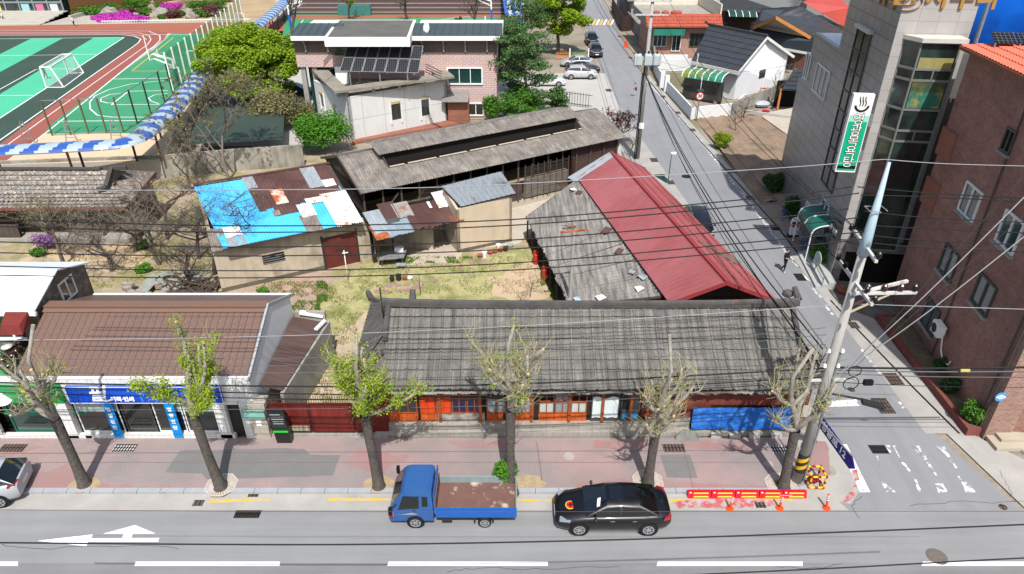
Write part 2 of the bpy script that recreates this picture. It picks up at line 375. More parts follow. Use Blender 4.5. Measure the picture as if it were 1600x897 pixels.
# crossing on the side street
flat('crossing_stripe',[(1310,694.5),(1323,694.3),(1360,769),(1344,769)],.014,wornmat('crossing_white','#e2e2e2','#9b9995',.40))
for q in ([(1383,695.5),(1391,695.5),(1393,707),(1388,707)],[(1369,712),(1372,712),(1377,730),(1375,730)],[(1376,752),(1380,752),(1400,769),(1384,769)],[(1394,696),(1399,696),(1405,712),(1423,736),(1420,737),(1404,716)],[(1428,748),(1433,749),(1441,769),(1433,769)],[(1423,697),(1437,696.5),(1446,713),(1456,730),(1467,746),(1464,747),(1450,727),(1436,709)],[(1460,756),(1473,755),(1483,769.5),(1466,770)],[(1462,697),(1476,697),(1484,712),(1496,731),(1493,732),(1478,711)],[(1502,753),(1512,752),(1526,770),(1508,770)],[(1496,744),(1499,744),(1503,750),(1500,750)]):
    flat('crossing_stripe',q,.014,LINEW,j=.05,step=.25)
flat('stop_line',[(1288,627),(1338,624),(1344,634),(1286,636)],.014,wornmat('stop_white','#dedede','#7f8082',.43))
for a,b in (((1403,628),(1412,640)),((1344,546),(1372,584)),((1287,476),(1298,492)),((1268,450),(1280,465)),((1251,428),(1262,440)),((1200,358),(1243,416)),((1155,298),(1200,358))):
    flat('street_edge_line',[(a[0],a[1]),(a[0]+4,a[1]),(b[0]+5,b[1]),(b[0],b[1])],.014,LINEW)
flat('street_edge_line',[(1005,122),(1007,122),(1100,224),(1157,299),(1154,299),(1096,224)],.014,LINEW)
# far zebra with yellow stripes
mb=MB()
for i in range(9):
    x=908+i*5.6; mb.poly([G(x,39,.014),G(x+3,39,.014),G(x+7.5,30.5,.014),G(x+4.5,30.5,.014)],i%2)
struct(mb,'speed_bump_marking',[LINE,mat('zebra_yellow','#d9a93a',.7,.05)])
# yards and plots
YARD=mat('yard_soil','#9a8a74',.95,.22,1.1,bump=.6,bscale=12,finevar=.28,fscale=14,col2='#858058',c2amt=.50,c2scale=.38,c2sharp=.06)
LAWN=mat('dry_lawn','#9a9468',.95,.22,2.5,bump=.6,bscale=20,finevar=.3,fscale=16,col2='#747844',c2amt=.45,c2scale=.7)
SAND=mat('sand','#af9a7e',.95,.1,1.5,bump=.3,bscale=15,finevar=.12,fscale=20); DIRT=mat('pinkish_soil','#9b8577',.95,.18,2,bump=.5,bscale=12,finevar=.25,fscale=14)
GRS=mat('grass_soil','#66713a',.95,.25,3,bump=.5,bscale=20,finevar=.3,fscale=20)
mb=MB(); mb.prism([(-60,24.5),(14.3,24.5),(14.2,46),(10.9,60),(10.3,64),(-60,62)],-.04,.05); struct(mb,'yard_ground',YARD)
flat('lawn',[(470,500),(500,460),(540,432),(575,412),(640,420),(720,410),(800,392),(850,380),(870,470),(620,480),(560,500),(520,560),(470,640),(430,645),(470,560)],.056,LAWN,j=.3)
flat('soil_path',[(345,460),(500,425),(520,432),(497,470),(505,540),(455,600),(430,560),(440,500),(420,475)],.06,DIRT,j=.2)
flat('sand_patch',[(760,440),(830,404),(862,402),(862,465),(800,470),(770,462)],.06,SAND,j=.3)
flat('sand_patch',[(560,500),(585,480),(560,560),(520,640),(440,650),(430,600),(470,560),(500,540)],.06,mat('light_soil','#a8987f',.95,.15,2,finevar=.2,fscale=14),j=.2)
flat('sand_patch',[(60,362),(190,352),(240,400),(180,430),(60,400),(30,420)],.06,SAND,j=.4)
flat('concrete_yard',[(640,398),(722,372),(722,398),(700,410),(640,415),(600,405)],.06,mat('yard_concrete','#a89c8c',.95,.12,2,finevar=.2),j=.15)
flat('concrete_yard',[(700,395),(812,380),(860,330),(905,300),(905,285),(800,290),(790,330)],.052,mat('pale_concrete','#aca394',.95,.12,1,finevar=.15),j=.1)
# paving stones in the lawn
rr=random.Random(3)
for i,(x,y) in enumerate([(608,447),(622,446),(636,445),(650,444),(664,442),(638,453),(626,455),(652,450),(678,439),(590,456),(604,456),(720,418),(738,412),(756,408)]):
    c=G(x,y,.05); a=rr.uniform(-.4,.4); s=.28
    mb=MB(); mb.prism([(c.x+s*math.cos(a+k*PI/2+.8),c.y+s*math.sin(a+k*PI/2+.8)) for k in range(4)],.04,.085); one(mb,'stepping_stone',PAVER,'pinkish square paving stone sunk in the lawn','paving stone','stepping stones in the lawn')

# parking ground, plots to the right
flat('parking_ground',[(-2,62),(10.4,62),(12.6,82),(12.9,97),(-3,97)],.01,mat('parking_concrete','#a6a49e',.92,.08,.4,finevar=.1,fscale=12),world=True)
flat('parking_ground',[(-40,66),(-18,66),(-18,110),(-38,110)],.01,mat('parking_concrete','#a6a49e'),world=True)
FIELD=mat('ploughed_field','#8a7662',.97,.14,1.6,bump=.6,bscale=8,finevar=.2,fscale=9,col2='#756654',c2amt=.45,c2scale=.5)
mb=MB()                                  # plot with furrows
x0,x1,y0,y1=20.4,36,52,78
nx=90
for i in range(nx):
    a0=(x0+(x1-x0)*i/nx,x0+(x1-x0)*(i+1)/nx)
    for j in range(6):
        yy=(y0+(y1-y0)*j/6,y0+(y1-y0)*(j+1)/6)
        h=lambda x,y:.08+.11*math.sin((x*.8-y*.45)*2*PI/1.1)+.06*noise.noise(Vector((x*.7,y*.7,0)))
        mb.add([(a0[0],yy[0],h(a0[0],yy[0])),(a0[1],yy[0],h(a0[1],yy[0])),(a0[1],yy[1],h(a0[1],yy[1])),(a0[0],yy[1],h(a0[0],yy[1]))],[(0,1,2,3)])
struct(mb,'ploughed_field',FIELD)
for pts in ([(1420,790),(1500,783),(1560,786),(1640,780)],[(1345,812),(1330,790),(1352,772)],[(1560,735),(1578,765),(1583,778)],[(0,851),(60,858),(180,853),(300,856)],[(700,893),(760,886),(850,890),(990,884)],[(1180,740),(1172,760),(1180,790)],[(1200,884),(1260,888),(1330,880)]):
    mb=MB(); P=pj(pts,.006); rr=random.Random(int(pts[0][0])); Q=[]
    for a,b in zip(P,P[1:]): Q+=[a.lerp(b,k/6)+Vector((rr.uniform(-.06,.06),rr.uniform(-.06,.06),0)) for k in range(6)]
    for a,b in zip(Q,Q[1:]): mb.bar(a,b,.022,.004)
    struct(mb,'road_crack',mat('crack_tar','#4a4845',.95,.1))
flat('concrete_yard',[(1203,175),(1240,168),(1240,185),(1230,210),(1190,182)],.25,mat('pale_concrete','#aca394'))
flat('driveway',[(21.75,34.4),(24.2,36.6),(26,38.4),(22,40),(20.4,38.1),(20.3,36)],.014,mat('stained_shaded_concrete','#6b6863',.95,.2,1.2,finevar=.2,col2='#4f4c48',c2amt=.45,c2scale=.9),world=True)  # stains, with the brick block's shadow darkened into the same colour
flat('driveway',[(21.9,34.4),(40,34.4),(40,45),(21,45),(20.9,39.2)],.01,mat('stained_shaded_concrete','#6b6863'),world=True)
# ================================================================ SCHOOL GROUND (a raised terrace)
ZS=1.8
mb=MB()
e=[G(x,y,ZS) for x,y in [(-500,262),(-60,260),(250,250),(300,165),(330,130),(400,60),(445,22),(462,44),(800,50),(812,30)]]
pts=[(p.x,p.y) for p in e]+[(e[-1].x+2,330),(-300,330),(-300,e[0].y)]
mb.prism(pts,-.05,ZS); struct(mb,'school_terrace',mat('school_paving','#a09a90',.95,.1,.3))
ZT=ZS
def sf(name,pts,dz,m,j=0): return flat(name,pts,ZT+dz,m,j=j)
TRK=mat('running_track','#8a5145',.92,.08,.2,finevar=.12,fscale=5); BRK=mat('orange_brick_paving','#935843',.92,.08,.3,finevar=.15,fscale=5)
TURF=mat('dark_turf','#33473d',.95,.12,.3,finevar=.25,fscale=6); TURF2=mat('light_turf','#45a882',.95,.06,.3,finevar=.14,fscale=6)
CRT=mat('green_court','#2d7a55',.85,.12,.12,finevar=.06,fscale=3,col2='#4c9a70',c2amt=.4,c2scale=.06,c2sharp=.2); SNDY=mat('school_sand','#c4ad90',.95,.06,.3,finevar=.08)
sf('sand_ground',[(-60,259),(250,250),(330,130),(340,100),(-60,200)],.004,SNDY)
sf('brick_path',[(-300,40),(-60,41),(450,33),(450,48),(380,52),(-60,52),(-300,52)],.004,BRK)
sf('running_track',[(-300,47),(230,47),(262,51),(256,62),(230,78),(60,215),(0,258),(-300,262)],.008,TRK)
sf('dark_turf',[(-400,57),(-50,54.5),(190,54.5),(214,58),(220,62),(217,67),(200,78),(-10,232),(-60,250),(-400,250)],.012,TURF)
def line(pts,wd,m=None,z=.026,name='court_line'):
    mb=MB(); P=[G(x,y,ZT+z) for x,y in pts]
    for a,b in zip(P,P[1:]):
        d=(b-a); d.normalize(); n=Vector((-d.y,d.x,0))*wd/2; mb.poly([a-n,b-n,b+n,a+n])
    return struct(mb,name,m or LINE)
# turf stripes
for q in ([(97,59),(146,58.5),(0,135),(-150,205),(-240,205),(-60,140)],[(49,60.5),(97.5,60.2),(45,85),(-60,135),(-160,135),(0,86)],[(147,58.7),(194,58.5),(0,184),(-90,240),(-160,240),(0,150),(70,106)]):
    pass
sf('turf_stripe',[(147,58.6),(194,58.3),(0,185),(-60,222),(-120,222),(0,147)],.018,TURF2)
sf('turf_stripe',[(48,60.6),(98,60),(0,112.5),(-80,155),(-150,155),(0,84.5)],.018,TURF2)
line([(-60,61.5),(194,58.4),(0,184.5),(-60,223)],.14); line([(-60,88),(150,84.8)],.12); line([(-60,149.6),(52,149)],.12); line([(-10,145),(56,108.5),(120,107)],.12)
line([(-60,55.5),(190,54.2),(210,56.5),(220,61),(216,67),(198,80),(-10,226)],.14); line([(-60,50.5),(215,51),(233,56),(236,62),(230,70),(208,86),(12,226)],.1)
line([(-60,47),(232,48.5),(250,56),(250,63),(240,73),(215,92),(60,217),(44,228)],.12); line([(-60,52.8),(200,52.5),(222,56),(229,62)],.08)
sf('green_court',[(268,51.5),(335,53),(335,75),(330,130),(260,192),(206,208),(68,208.6),(85,190),(216,94),(240,78),(258,62)],.02,CRT)
line([(271,58.5),(206,111),(300,111)],.14,mat('court_yellow','#c8a63c',.8,.05)); 
for y,a,b in ((73,253,320),(82,243,330),(91,230,330)): line([(a,y),(b,y)],.1,mat('court_yellow2','#8f9a4a',.8,.05))
line([(225,54),(312,54.5)],.16); line([(175,123.5),(330,121)],.14); line([(90,189.5),(250,188)],.14)
line([(275,125),(245,127),(205,131),(170,140),(148,150),(140,160),(141,170),(152,180),(175,183),(230,183)],.12)
line([(196,145.5),(172,147.5),(158,153),(157,158),(168,161),(180,160.5)],.12); line([(262,141.5),(201,142.5),(174,163.5),(250,163)],.12)
line([(262,146),(242,148),(232,153),(236,158),(248,162)],.1)
# upper court behind the brick house
sf('green_court',[(448,22),(800,22),(800,52),(440,60)],.02,CRT); sf('brick_path',[(450,24),(800,22),(800,27.5),(450,29.5)],.024,BRK)
line([(474,31),(458,50)],.12); line([(507,34),(497,47)],.12,mat('court_yellow','#c8a63c')); line([(474,40),(508,39)],.1); line([(460,47),(480,43),(492,45),(490,49)],.1)
line([(740,25.5),(712,27),(690,31),(675,37),(677,42),(688,48)],.12); line([(758,25),(758,32),(772,48)],.12); line([(745,35),(720,35),(700,36),(684,39),(690,44),(720,46)],.1); line([(702,36),(701,45)],.1)
# ================================================================ BUILDINGS ALONG THE MAIN ROAD
def wall_frame(mb,x0,x1,z0,z1,y,t=.06,d=.05,mi=0):     # rectangular frame on a wall facing -Y
    mb.box(x0,y-d,z0,x0+t,y,z1,mi); mb.box(x1-t,y-d,z0,x1,y,z1,mi); mb.box(x0+t,y-d,z0,x1-t,y,z0+t,mi); mb.box(x0+t,y-d,z1-t,x1-t,y,z1,mi)
# ---- the long tiled shop house --------------------------------
SLATE=mat('grey_cement_tile','#5b5955',.9,.16,1.2,bump=.4,bscale=45,streak=.4,finevar=.22,fscale=22,pargs=dict(su=7,sv=.35),col2='#6f6c66',c2amt=.45,c2scale=1.5,c2sharp=.2)
SLATED=mat('dark_cement_tile','#565350',.9,.3,1.8,bump=.4,bscale=45,finevar=.3,fscale=22,streak=.2)
RIDGE=mat('ridge_tile','#4c4a48',.9,.35,2,bump=.5,bscale=30,finevar=.25,col2='#7a5334',c2amt=.33,c2scale=.8,c2sharp=.03)
bA=thing('shop_house','long single-storey shop house with grey ribbed tile roof along the pavement','building',(3.3,24.5,0))
EZ,RZ,EY,RY,BY=2.95,5.0,24.05,27.85,31.65
def tile_roof(xl,xr,hipl,hipr):
    # stepped courses with ribs, real geometry
    mb=MB(); n=8; pit=.5
    for i in range(n):
        t0,t1=i/n,(i+1)/n
        y0,y1=EY+(RY-EY)*t0,EY+(RY-EY)*t1; z0=EZ+(RZ-EZ)*t0-.18*math.sin(PI*t0); z1=EZ+(RZ-EZ)*t1-.18*math.sin(PI*t1)
        k=max(0,1-t0*1.0)
        mb.sheet((xl,y0,z0+.075),(xr,y0,z0+.075),(xr,y1+.06,z1+.015),(xl,y1+.06,z1+.015),pitch=pit,amp=.055,kind='rib',jag=.015,seed=i)
    return mb
mbf=tile_roof(-5.9,13.35,0,0)
roof=build(mbf,'roof',SLATE,bA)
mb=MB()                                   # back slope and hips
mb.sheet((13.35,BY,EZ),(-5.9,BY,EZ),(-5.9,RY,RZ),(13.35,RY,RZ),pitch=.5,amp=.035,kind='rib')
g=.62; 
mb.sheet((-7.65,BY-.0,EZ),(-7.45,EY+.3,EZ),(-5.95,RY-1.3,EZ+1.45),(-5.95,RY+1.3,EZ+1.45),pitch=.34,amp=.03,kind='rib')
mb.sheet((-7.45,EY+.25,EZ-.03),(-5.85,EY+.1,EZ-.03),(-5.85,RY-.6,RZ-.45),(-5.97,RY-.65,RZ-.5),pitch=.34,amp=.03,kind='rib')
mb.sheet((-5.85,BY,EZ-.03),(-7.65,BY,EZ-.03),(-5.97,RY+.65,RZ-.5),(-5.85,RY+.6,RZ-.45),pitch=.34,amp=.03,kind='rib')
mb.sheet((14.3,EY+.3,EZ),(14.25,BY,EZ),(13.45,RY+1.6,EZ+1.25),(13.45,RY-1.6,EZ+1.25),pitch=.3,amp=.025,kind='rib')
mb.sheet((13.3,EY+.1,EZ-.03),(14.3,EY+.3,EZ-.03),(13.45,RY-.9,RZ-.6),(13.3,RY-.9,RZ-.55),pitch=.34,amp=.03,kind='rib')
mb.sheet((14.25,BY,EZ-.03),(13.3,BY,EZ-.03),(13.3,RY+.9,RZ-.55),(13.45,RY+.9,RZ-.6),pitch=.34,amp=.03,kind='rib')
hip=build(mb,'hip_roof',SLATED,bA)
mb=MB()
def ridge(a,b,w=.3,h=.24,lift=.0):
    a=Vector(a);b=Vector(b); n=max(2,int((b-a).length/.35))
    pts=[a.lerp(b,i/n)+Vector((0,0,lift*abs(2*i/n-1)**3)) for i in range(n+1)]
    for p,q in zip(pts,pts[1:]): mb.bar(p,q,w,h)
    mb.tube([p+Vector((0,0,h*.5)) for p in pts],[w*.42]*len(pts),7)
ridge((-6.2,RY,RZ+.1),(13.7,RY,RZ+.1),lift=.14)
for sx,y in ((-5.9,EY+.55),(-5.9,BY-.5)): ridge((sx,RY,RZ+.08),(sx,(y+RY)/2,(EZ+RZ)/2+.16),.22,.2)
for sx,y in ((13.4,EY+.75),(13.4,BY-.5)): ridge((sx,RY,RZ+.08),(sx,(y*.75+RY*.25),(EZ*.75+RZ*.25)+.16),.22,.2)
ridge((-5.95,RY-2.2,EZ+.95),(-7.3,EY+.5,EZ+.12),.18,.14,.05); ridge((-5.95,RY+2,EZ+.95),(-7.6,BY-.1,EZ+.12),.2,.16,.2)
ridge((13.45,RY-2.4,EZ+.8),(14.2,EY+.5,EZ+.1),.18,.14)
build(mb,'ridge',RIDGE,bA)
mb=MB(); mb.tube([(-7.6,BY+.05,EZ+.1),(-7.75,BY+.1,EZ+.45),(-7.8,BY+.1,EZ+.6)],[.2,.17,.12],8); build(mb,'ridge_end_tile',RIDGE,bA)
mb=MB(); mb.tube([(-5.3,BY-.4,EZ+.35),(-5.35,BY,EZ+.75)],[.2,.14],8); build(mb,'ridge_end_tile',RIDGE,bA)
mb=MB(); mb.tube([(13.8,RY+.3,RZ+.2),(13.75,RY+.9,RZ+.55)],[.18,.13],8); mb.ball((13.5,RY+.9,RZ+.2),.3,.25,.2); build(mb,'ridge_end_tile',RIDGE,bA)
# walls
PLAST=mat('stained_plaster','#8b877d',.9,.2,1,finevar=.15,streak=.15); DKW=mat('dark_board_wall','#2a201b',.9,.3,2)
ORW=mat('orange_wood','#b0521f',.6,.22,3,streak=.2,pat='board',pargs=dict(w=.33,bv=.2,su=2,sv=3)); ORF=mat('brown_wood_frame','#8a4726',.6,.25,3)
ORP=mat('orange_panel','#cc3d12',.5,.12,2,streak=.1); MARN=mat('maroon_board','#5f2f26',.8,.25,2,streak=.25,pat='board',pargs=dict(ax=1,w=.28)); NAVY=mat('navy_glass','#13123a',.15,.2,2,spec=.8)
FROST=mat('frosted_glass','#a9b3ae',.3,.15,3); LACE=mat('lace_curtain','#7f8585',.5,.35,14); 
FY=24.62
mb=MB(); mb.box(-5.9,24.75,0,13.6,31.1,EZ+.05); mb.box(-7.2,25.2,0,-5.9,31.1,EZ+.05); build(mb,'wall',DKW,bA)
mb=MB(); mb.box(-6.4,24.2,.05,7.6,24.75,.36); mb.box(-6.2,24.42,.36,7.6,24.75,.62); build(mb,'foundation',CONCD,bA)
mb=MB(); mb.box(7.6,24.25,.05,13.8,24.75,.3); build(mb,'foundation',PLAST,bA)
mb=MB(); mb.sheet((-6.2,24.1,2.72),(13.4,24.1,2.72),(13.4,24.75,2.9),(-6.2,24.75,2.9),pitch=.15,amp=.02,jag=.05,seed=4); build(mb,'eave_sheet',mat('rusty_eave','#5b403b',.8,.3,2,col2='#8a8880',c2amt=.55,c2scale=.5,streak=.2),bA)
for x in (-5.9,-3.42,-1.55,.85,2.6,4.15,5.45,6.25,7.5): mb=MB(); mb.box(x,24.56,.6,x+.13,24.75,2.85); build(mb,'post',ORF,bA)
def bay(name,x0,x1,z0,z1,m,n=1,fm=None,y=24.7):
    mb=MB(); mb.box(x0,y,z0,x1,y+.05,z1); o=build(mb,name,m,bA)
    if fm is not None:
        f=MB(); wall_frame(f,x0,x1,z0,z1,y-.003,.05,.04)
        for k in range(1,n): x=x0+(x1-x0)*k/n; f.box(x-.025,y-.043,z0+.05,x+.025,y-.003,z1-.05)
        build(f,'frame',fm,o)
    return o
def px2x(px,y=24.6): return V(px,640,y).x
# pixel columns of the bays
bay('window',px2x(594),px2x(652),1.12,2.05,GLASS,4,ORF); bay('window',px2x(596),px2x(652),2.1,2.75,DKIN,2,ORF)
bay('lower_panel',px2x(590),px2x(652),.62,1.08,ORW,1)
for a,b in ((656,680),(681,705)): bay('sliding_door',px2x(a),px2x(b),1.08,2.1,ORP,2,ORF)
bay('transom',px2x(656),px2x(735),2.13,2.55,ORP,3,ORF); bay('lower_panel',px2x(656),px2x(682),.62,1.05,ORW,1)
for a,b in ((706,729),(730,753)): bay('window',px2x(a),px2x(b),1.12,2.05,NAVY,2,ORF)
mb=MB(); mb.box(px2x(683),24.68,.4,px2x(757),24.76,1.1); build(mb,'patched_wall',mat('patched_plaster','#9b978e',.9,.2,3,col2='#77736c',c2amt=.5,c2scale=1.5),bA)
bay('window',px2x(760),px2x(790),1.12,2.05,LACE,2,ORF); bay('window',px2x(808),px2x(834),1.12,2.05,LACE,2,ORF)
bay('lower_panel',px2x(760),px2x(786),.62,1.08,ORW); bay('lower_panel',px2x(804),px2x(834),.62,1.08,ORW)
for a,b,m in ((842,866,FROST),(867,891,LACE),(892,917,FROST)): bay('sliding_door',px2x(a),px2x(b),1.12,1.78,m,2,ORF); bay('sliding_door',px2x(a),px2x(b),1.8,2.3,LACE if m is LACE else DKIN,2,ORF); bay('lower_panel',px2x(a),px2x(b),.62,1.08,ORW)
bay('shop_window',px2x(924),px2x(968),.66,2.75,mat('grey_shutter','#3b3a38',.7,.1),1,ALUD)
# torn white paper behind the glass
mb=MB(); n=10; xa,xb=px2x(926),px2x(966)
for i in range(n):
    a=xa+(xb-xa)*i/n; b=xa+(xb-xa)*(i+1)/n; k=(i*7%3)*.03
    mb.add([(a,24.66+.02*(i%2),.82+k),(b,24.66+.02*((i+1)%2),.82+((i+1)*7%3)*.03),(b,24.67,2.05+.06*math.sin(i+1)),(a,24.67,2.05+.06*math.sin(i))],[(0,1,2,3)])
build(mb,'paper_sheet',mat('white_paper','#c5d2d0',.8,.06,3,bump=.4,bscale=6),bA)
bay('shop_window',px2x(970),px2x(1000),1.25,2.2,GLASS,2,ALUD); bay('shop_window',px2x(970),px2x(1004),2.25,2.7,mat('grey_shutter','#3b3a38'),2,ALUD); bay('lower_panel',px2x(971),px2x(999),.72,1.2,mat('bright_blue_panel','#1d8fc0',.4,.1),1,ALUD)
mb=MB(); mb.box(px2x(1003),24.66,.9,px2x(1110),24.76,2.3); mb.box(px2x(1110),24.66,1.6,px2x(1262),24.76,2.6); build(mb,'board_wall',MARN,bA)
mb=MB(); mb.box(px2x(1003),24.62,2.3,px2x(1040),24.7,2.75); build(mb,'shutter_box',mat('dark_red_board','#431511',.7,.2),bA)
mb=MB(); mb.box(px2x(1010),24.6,.3,px2x(1082),24.74,.9); build(mb,'patched_wall',mat('patched_plaster','#9b978e'),bA)
mb=MB(); mb.box(px2x(1085),24.58,.3,px2x(1240),24.74,.62); build(mb,'patched_wall',mat('yellowed_wall','#8f8a6a',.9,.3,4,col2='#a9a59c',c2amt=.5,c2scale=2),bA)
# blue tarpaulin
mb=MB(); x0,x1=px2x(1084,24.4),px2x(1240,24.4); nx,nz=90,16
b=len(mb.v)
for i in range(nx+1):
    for j in range(nz+1):
        u,v=i/nx,j/nz; y=24.5-.16*(1-v)+-.12*abs(noise.noise(Vector((u*7,v*4,3))))-.05*abs(noise.noise(Vector((u*4,v*16,5))))+.02*noise.noise(Vector((u*40,v*14,7)))
        mb.v.append((x0+(x1-x0)*u,y,.42+1.2*v+.05*math.sin(u*11)*(1-v)+.03*noise.noise(Vector((u*6,0,1)))))
for i in range(nx):
    for j in range(nz): mb.f.append((i*(nz+1)+j,(i+1)*(nz+1)+j,(i+1)*(nz+1)+j+1,i*(nz+1)+j+1)); mb.m.append(0)
one(mb,'tarpaulin',mat('blue_tarpaulin','#1c59a8',.4,.15,3,bump=.3,bscale=12,col2='#3a76bb',c2amt=.45,c2scale=2),'bright blue creased tarpaulin hung over the right end of the shop front','tarpaulin',smooth=True)
rr=random.Random(5)
for i,(x,y) in enumerate(((1120,680),(1150,682),(1180,681),(1214,680))):
    c=G(x,y,.3); mb=MB(); mb.box(c.x-.25,24.05,.13,c.x+.25,24.25,.3); one(mb,'concrete_block',CONC,['grey concrete block holding down the left end of the blue tarpaulin','second grey concrete block from the left below the blue tarpaulin','third grey concrete block from the left below the blue tarpaulin','rightmost grey concrete block below the blue tarpaulin'][i],'block','blocks below the tarpaulin')
c=G(1070,678,.1); mb=MB(); mb.hexa([(c.x-.6,23.85,.13),(c.x+.5,23.8,.13),(c.x+.6,24.15,.13),(c.x-.4,24.2,.13)],[(c.x-.5,24.0,.3),(c.x+.1,23.95,.28),(c.x+.35,24.1,.55),(c.x-.2,24.18,.6)])
one(mb,'rubbish_heap',mat('grey_sheeting','#6c6b68',.8,.3,6,bump=.5),'crumpled grey sheeting heaped on the pavement beside the blue tarpaulin','rubbish')
# ---- brown roofed print shop -----------------------------------
BRT=mat('brown_metal_tile','#6a5348',.45,.06,1,spec=.5,bump=.6,pat='scale',pargs=dict(w=.33,h=.36,dark=.4,bd=.03)); BRP=mat('brown_roof_trim','#70574a',.5,.06)
bB=thing('print_shop','white shop with brown metal tile roof and blue fascia','building',(-17.2,24.1,0))
mb=MB(); Yf=24.15; zE,zR=3.42,5.05; yR=27.95
mb.slab([(-22.3,24.28,zE),(-11.82,24.28,zE),(-11.82,yR,zR),(-22.3,yR,zR)],.06)
mb.slab([(-11.75,yR,zR),(-11.75,31.3,3.6),(-22.3,31.3,3.6),(-22.3,yR,zR)],.06)
build(mb,'roof',BRT,bB)
mb=MB(); mb.bar((-22.35,yR,zR+.03),(-11.75,yR,zR+.03),.55,.06); mb.slab([(-22.35,yR-.45,zR-.13),(-11.75,yR-.45,zR-.13),(-11.75,yR,zR+.06),(-22.35,yR,zR+.06)],.03)
mb.slab([(-11.75,yR,zR+.06),(-11.75,yR+.4,zR-.1),(-22.35,yR+.4,zR-.1),(-22.35,yR,zR+.06)],.03)
build(mb,'ridge_cap',BRP,bB)
mb=MB(); mb.box(-22.3,31.22,3.5,-11.7,31.38,3.66); build(mb,'gutter',ALU,bB)
mb=MB(); mb.hexa([(-11.86,24.2,0),(-11.72,24.2,0),(-11.72,yR,0),(-11.86,yR,0)],[(-11.86,24.2,zE-.08),(-11.72,24.2,zE-.08),(-11.72,yR,zR-.1),(-11.86,yR,zR-.1)])
mb.hexa([(-11.86,yR,0),(-11.72,yR,0),(-11.72,30.9,0),(-11.86,30.9,0)],[(-11.86,yR,zR-.1),(-11.72,yR,zR-.1),(-11.72,30.9,3.7),(-11.86,30.9,3.7)])
mb.box(-22.2,30.75,0,-11.9,30.9,3.6)
build(mb,'side_wall',WHITE,bB)
mb=MB(); mb.bar((-11.72,24.2,zE),(-11.72,yR,zR),.1,.16); mb.bar((-11.72,yR,zR),(-11.72,31.3,3.6),.1,.16); build(mb,'barge_board',mat('grey_trim','#9a9d9f',.5,.05),bB)
TILEW=mat('white_wall_tile','#d2d1cc',.5,.06,2,pat='tile',pargs=dict(w=.3,h=.25,m=.006,mc='#8f8f8b'))
mb=MB(); zs0=2.28
mb.box(-24.6,24.13,zs0,-11.75,24.4,3.5)                         # fascia wall
for a,b in ((108,124),(346,364),(386,404)):
    xa,xb=G(a,686,.1).x,G(b,686,.1).x; mb.box(xa,24.05,0,xb,24.4,zs0)
mb.box(-19.9,24.05,.0,-12.9,24.25,.34); mb.box(-24.6,24.05,0,-19.6,24.3,.28)
mb.box(G(366,686).x,24.1,2.1,G(386,686).x,24.4,zs0)
build(mb,'front_wall',TILEW,bB)
mb=MB(); mb.box(-24.6,24.85,0,-11.9,24.95,2.3); mb.box(-24.6,24.4,0,-11.9,24.9,.1); build(mb,'interior',DKIN,bB)
for a,b in ((126,192),(196,243),(246,272),(276,290),(292,346)):
    xa,xb=G(a,684,.3).x,G(b,684,.3).x; m=MB(); m.box(xa,24.3,.34,xb,24.33,zs0); o=build(m,'shop_window',GLASS,bB); f=MB(); wall_frame(f,xa,xb,.34,zs0,24.297,.05,.04); build(f,'frame',ALU if a!=196 else ALUD,o)
    if a in(126,276,292): f=MB(); f.box(xa+.05,24.27,zs0-.72,xb-.05,24.29,zs0-.06); build(f,'frosted_band',mat('pale_green_film','#93a39c',.6,.15,4),o)
m=MB(); m.box(G(366,684).x,24.28,.13,G(386,684).x,24.33,2.1); build(m,'door',mat('dark_brown_door','#2e2926',.6,.2,5),bB)
m=MB(); m.box(G(28,684).x,24.35,.28,G(106,684).x,24.39,zs0); o=build(m,'shop_window',GLASSG,bB); f=MB(); wall_frame(f,G(28,684).x,G(106,684).x,.28,zs0,24.347,.05,.05); f.box(-21.2,24.3,.3,-21.13,24.347,zs0); f.box(-23.4,24.29,1.35,-19.6,24.345,1.5); build(f,'frame',mat('green_frame','#1e6b52',.5,.1),o)
mb=MB(); mb.box(G(-80,684).x,24.05,0,G(6,684).x,24.4,zs0); build(mb,'front_wall',WHITE,bB)
mb=MB()
for i in range(4):
    for j in range(5):
        xa=G(-14,684).x+i*.36-.55; za=.42+j*.3; wall_frame(mb,xa,xa+.3,za,za+.24,24.05,.05,.03)
build(mb,'breeze_block_screen',mat('screen_block','#b9b4b0',.8,.1),bB)
# fascia signs
SB=mat('blue_sign','#0a3fa8',.35,.08,1,col2='#0d4fc0',c2amt=.5,c2scale=.4); SG=mat('green_sign','#0d8a4a',.4,.06); SW=mat('sign_white','#f0f0ee',.5,.02); SY=mat('sign_yellow','#e0cf3a',.5,.03)
xa,xb=G(118,632,zs0).x,G(343,632,zs0).x
t=thing('shop_sign','long blue fascia sign with white brush lettering on the brown roofed shop','sign',((xa+xb)/2,24.0,zs0))
mb=MB(); mb.box(xa-.25,23.98,zs0+.02,xb+.15,24.12,3.2); build(mb,'panel',SB,t)
mb=MB(); wall_frame(mb,xa-.28,xb+.18,zs0,3.22,23.98,.03,.015); build(mb,'trim',ALU,t)
yy=23.972
text('필','lettering',SW,t,(V(151,617,yy).x,yy,2.78),(1,0,0),(.0,0,1),.95,.006,.02,shear=.25)
mb=MB(); P=[V(x,y,yy) for x,y in ((157,624),(166,627),(173,625),(177,621))]; mb.tube([(p.x,yy,p.z) for p in P],[.02,.05,.04,.01],6); build(mb,'brush_stroke',SW,t)
text('기획·인쇄','lettering',SW,t,(V(192,625,yy).x,yy,2.52),(1,0,0),(0,0,1),.27,.006,.012)
text('T. 275','lettering',SW,t,(V(322,625,yy).x,yy,2.52),(1,0,0),(0,0,1),.25,.006,.01)
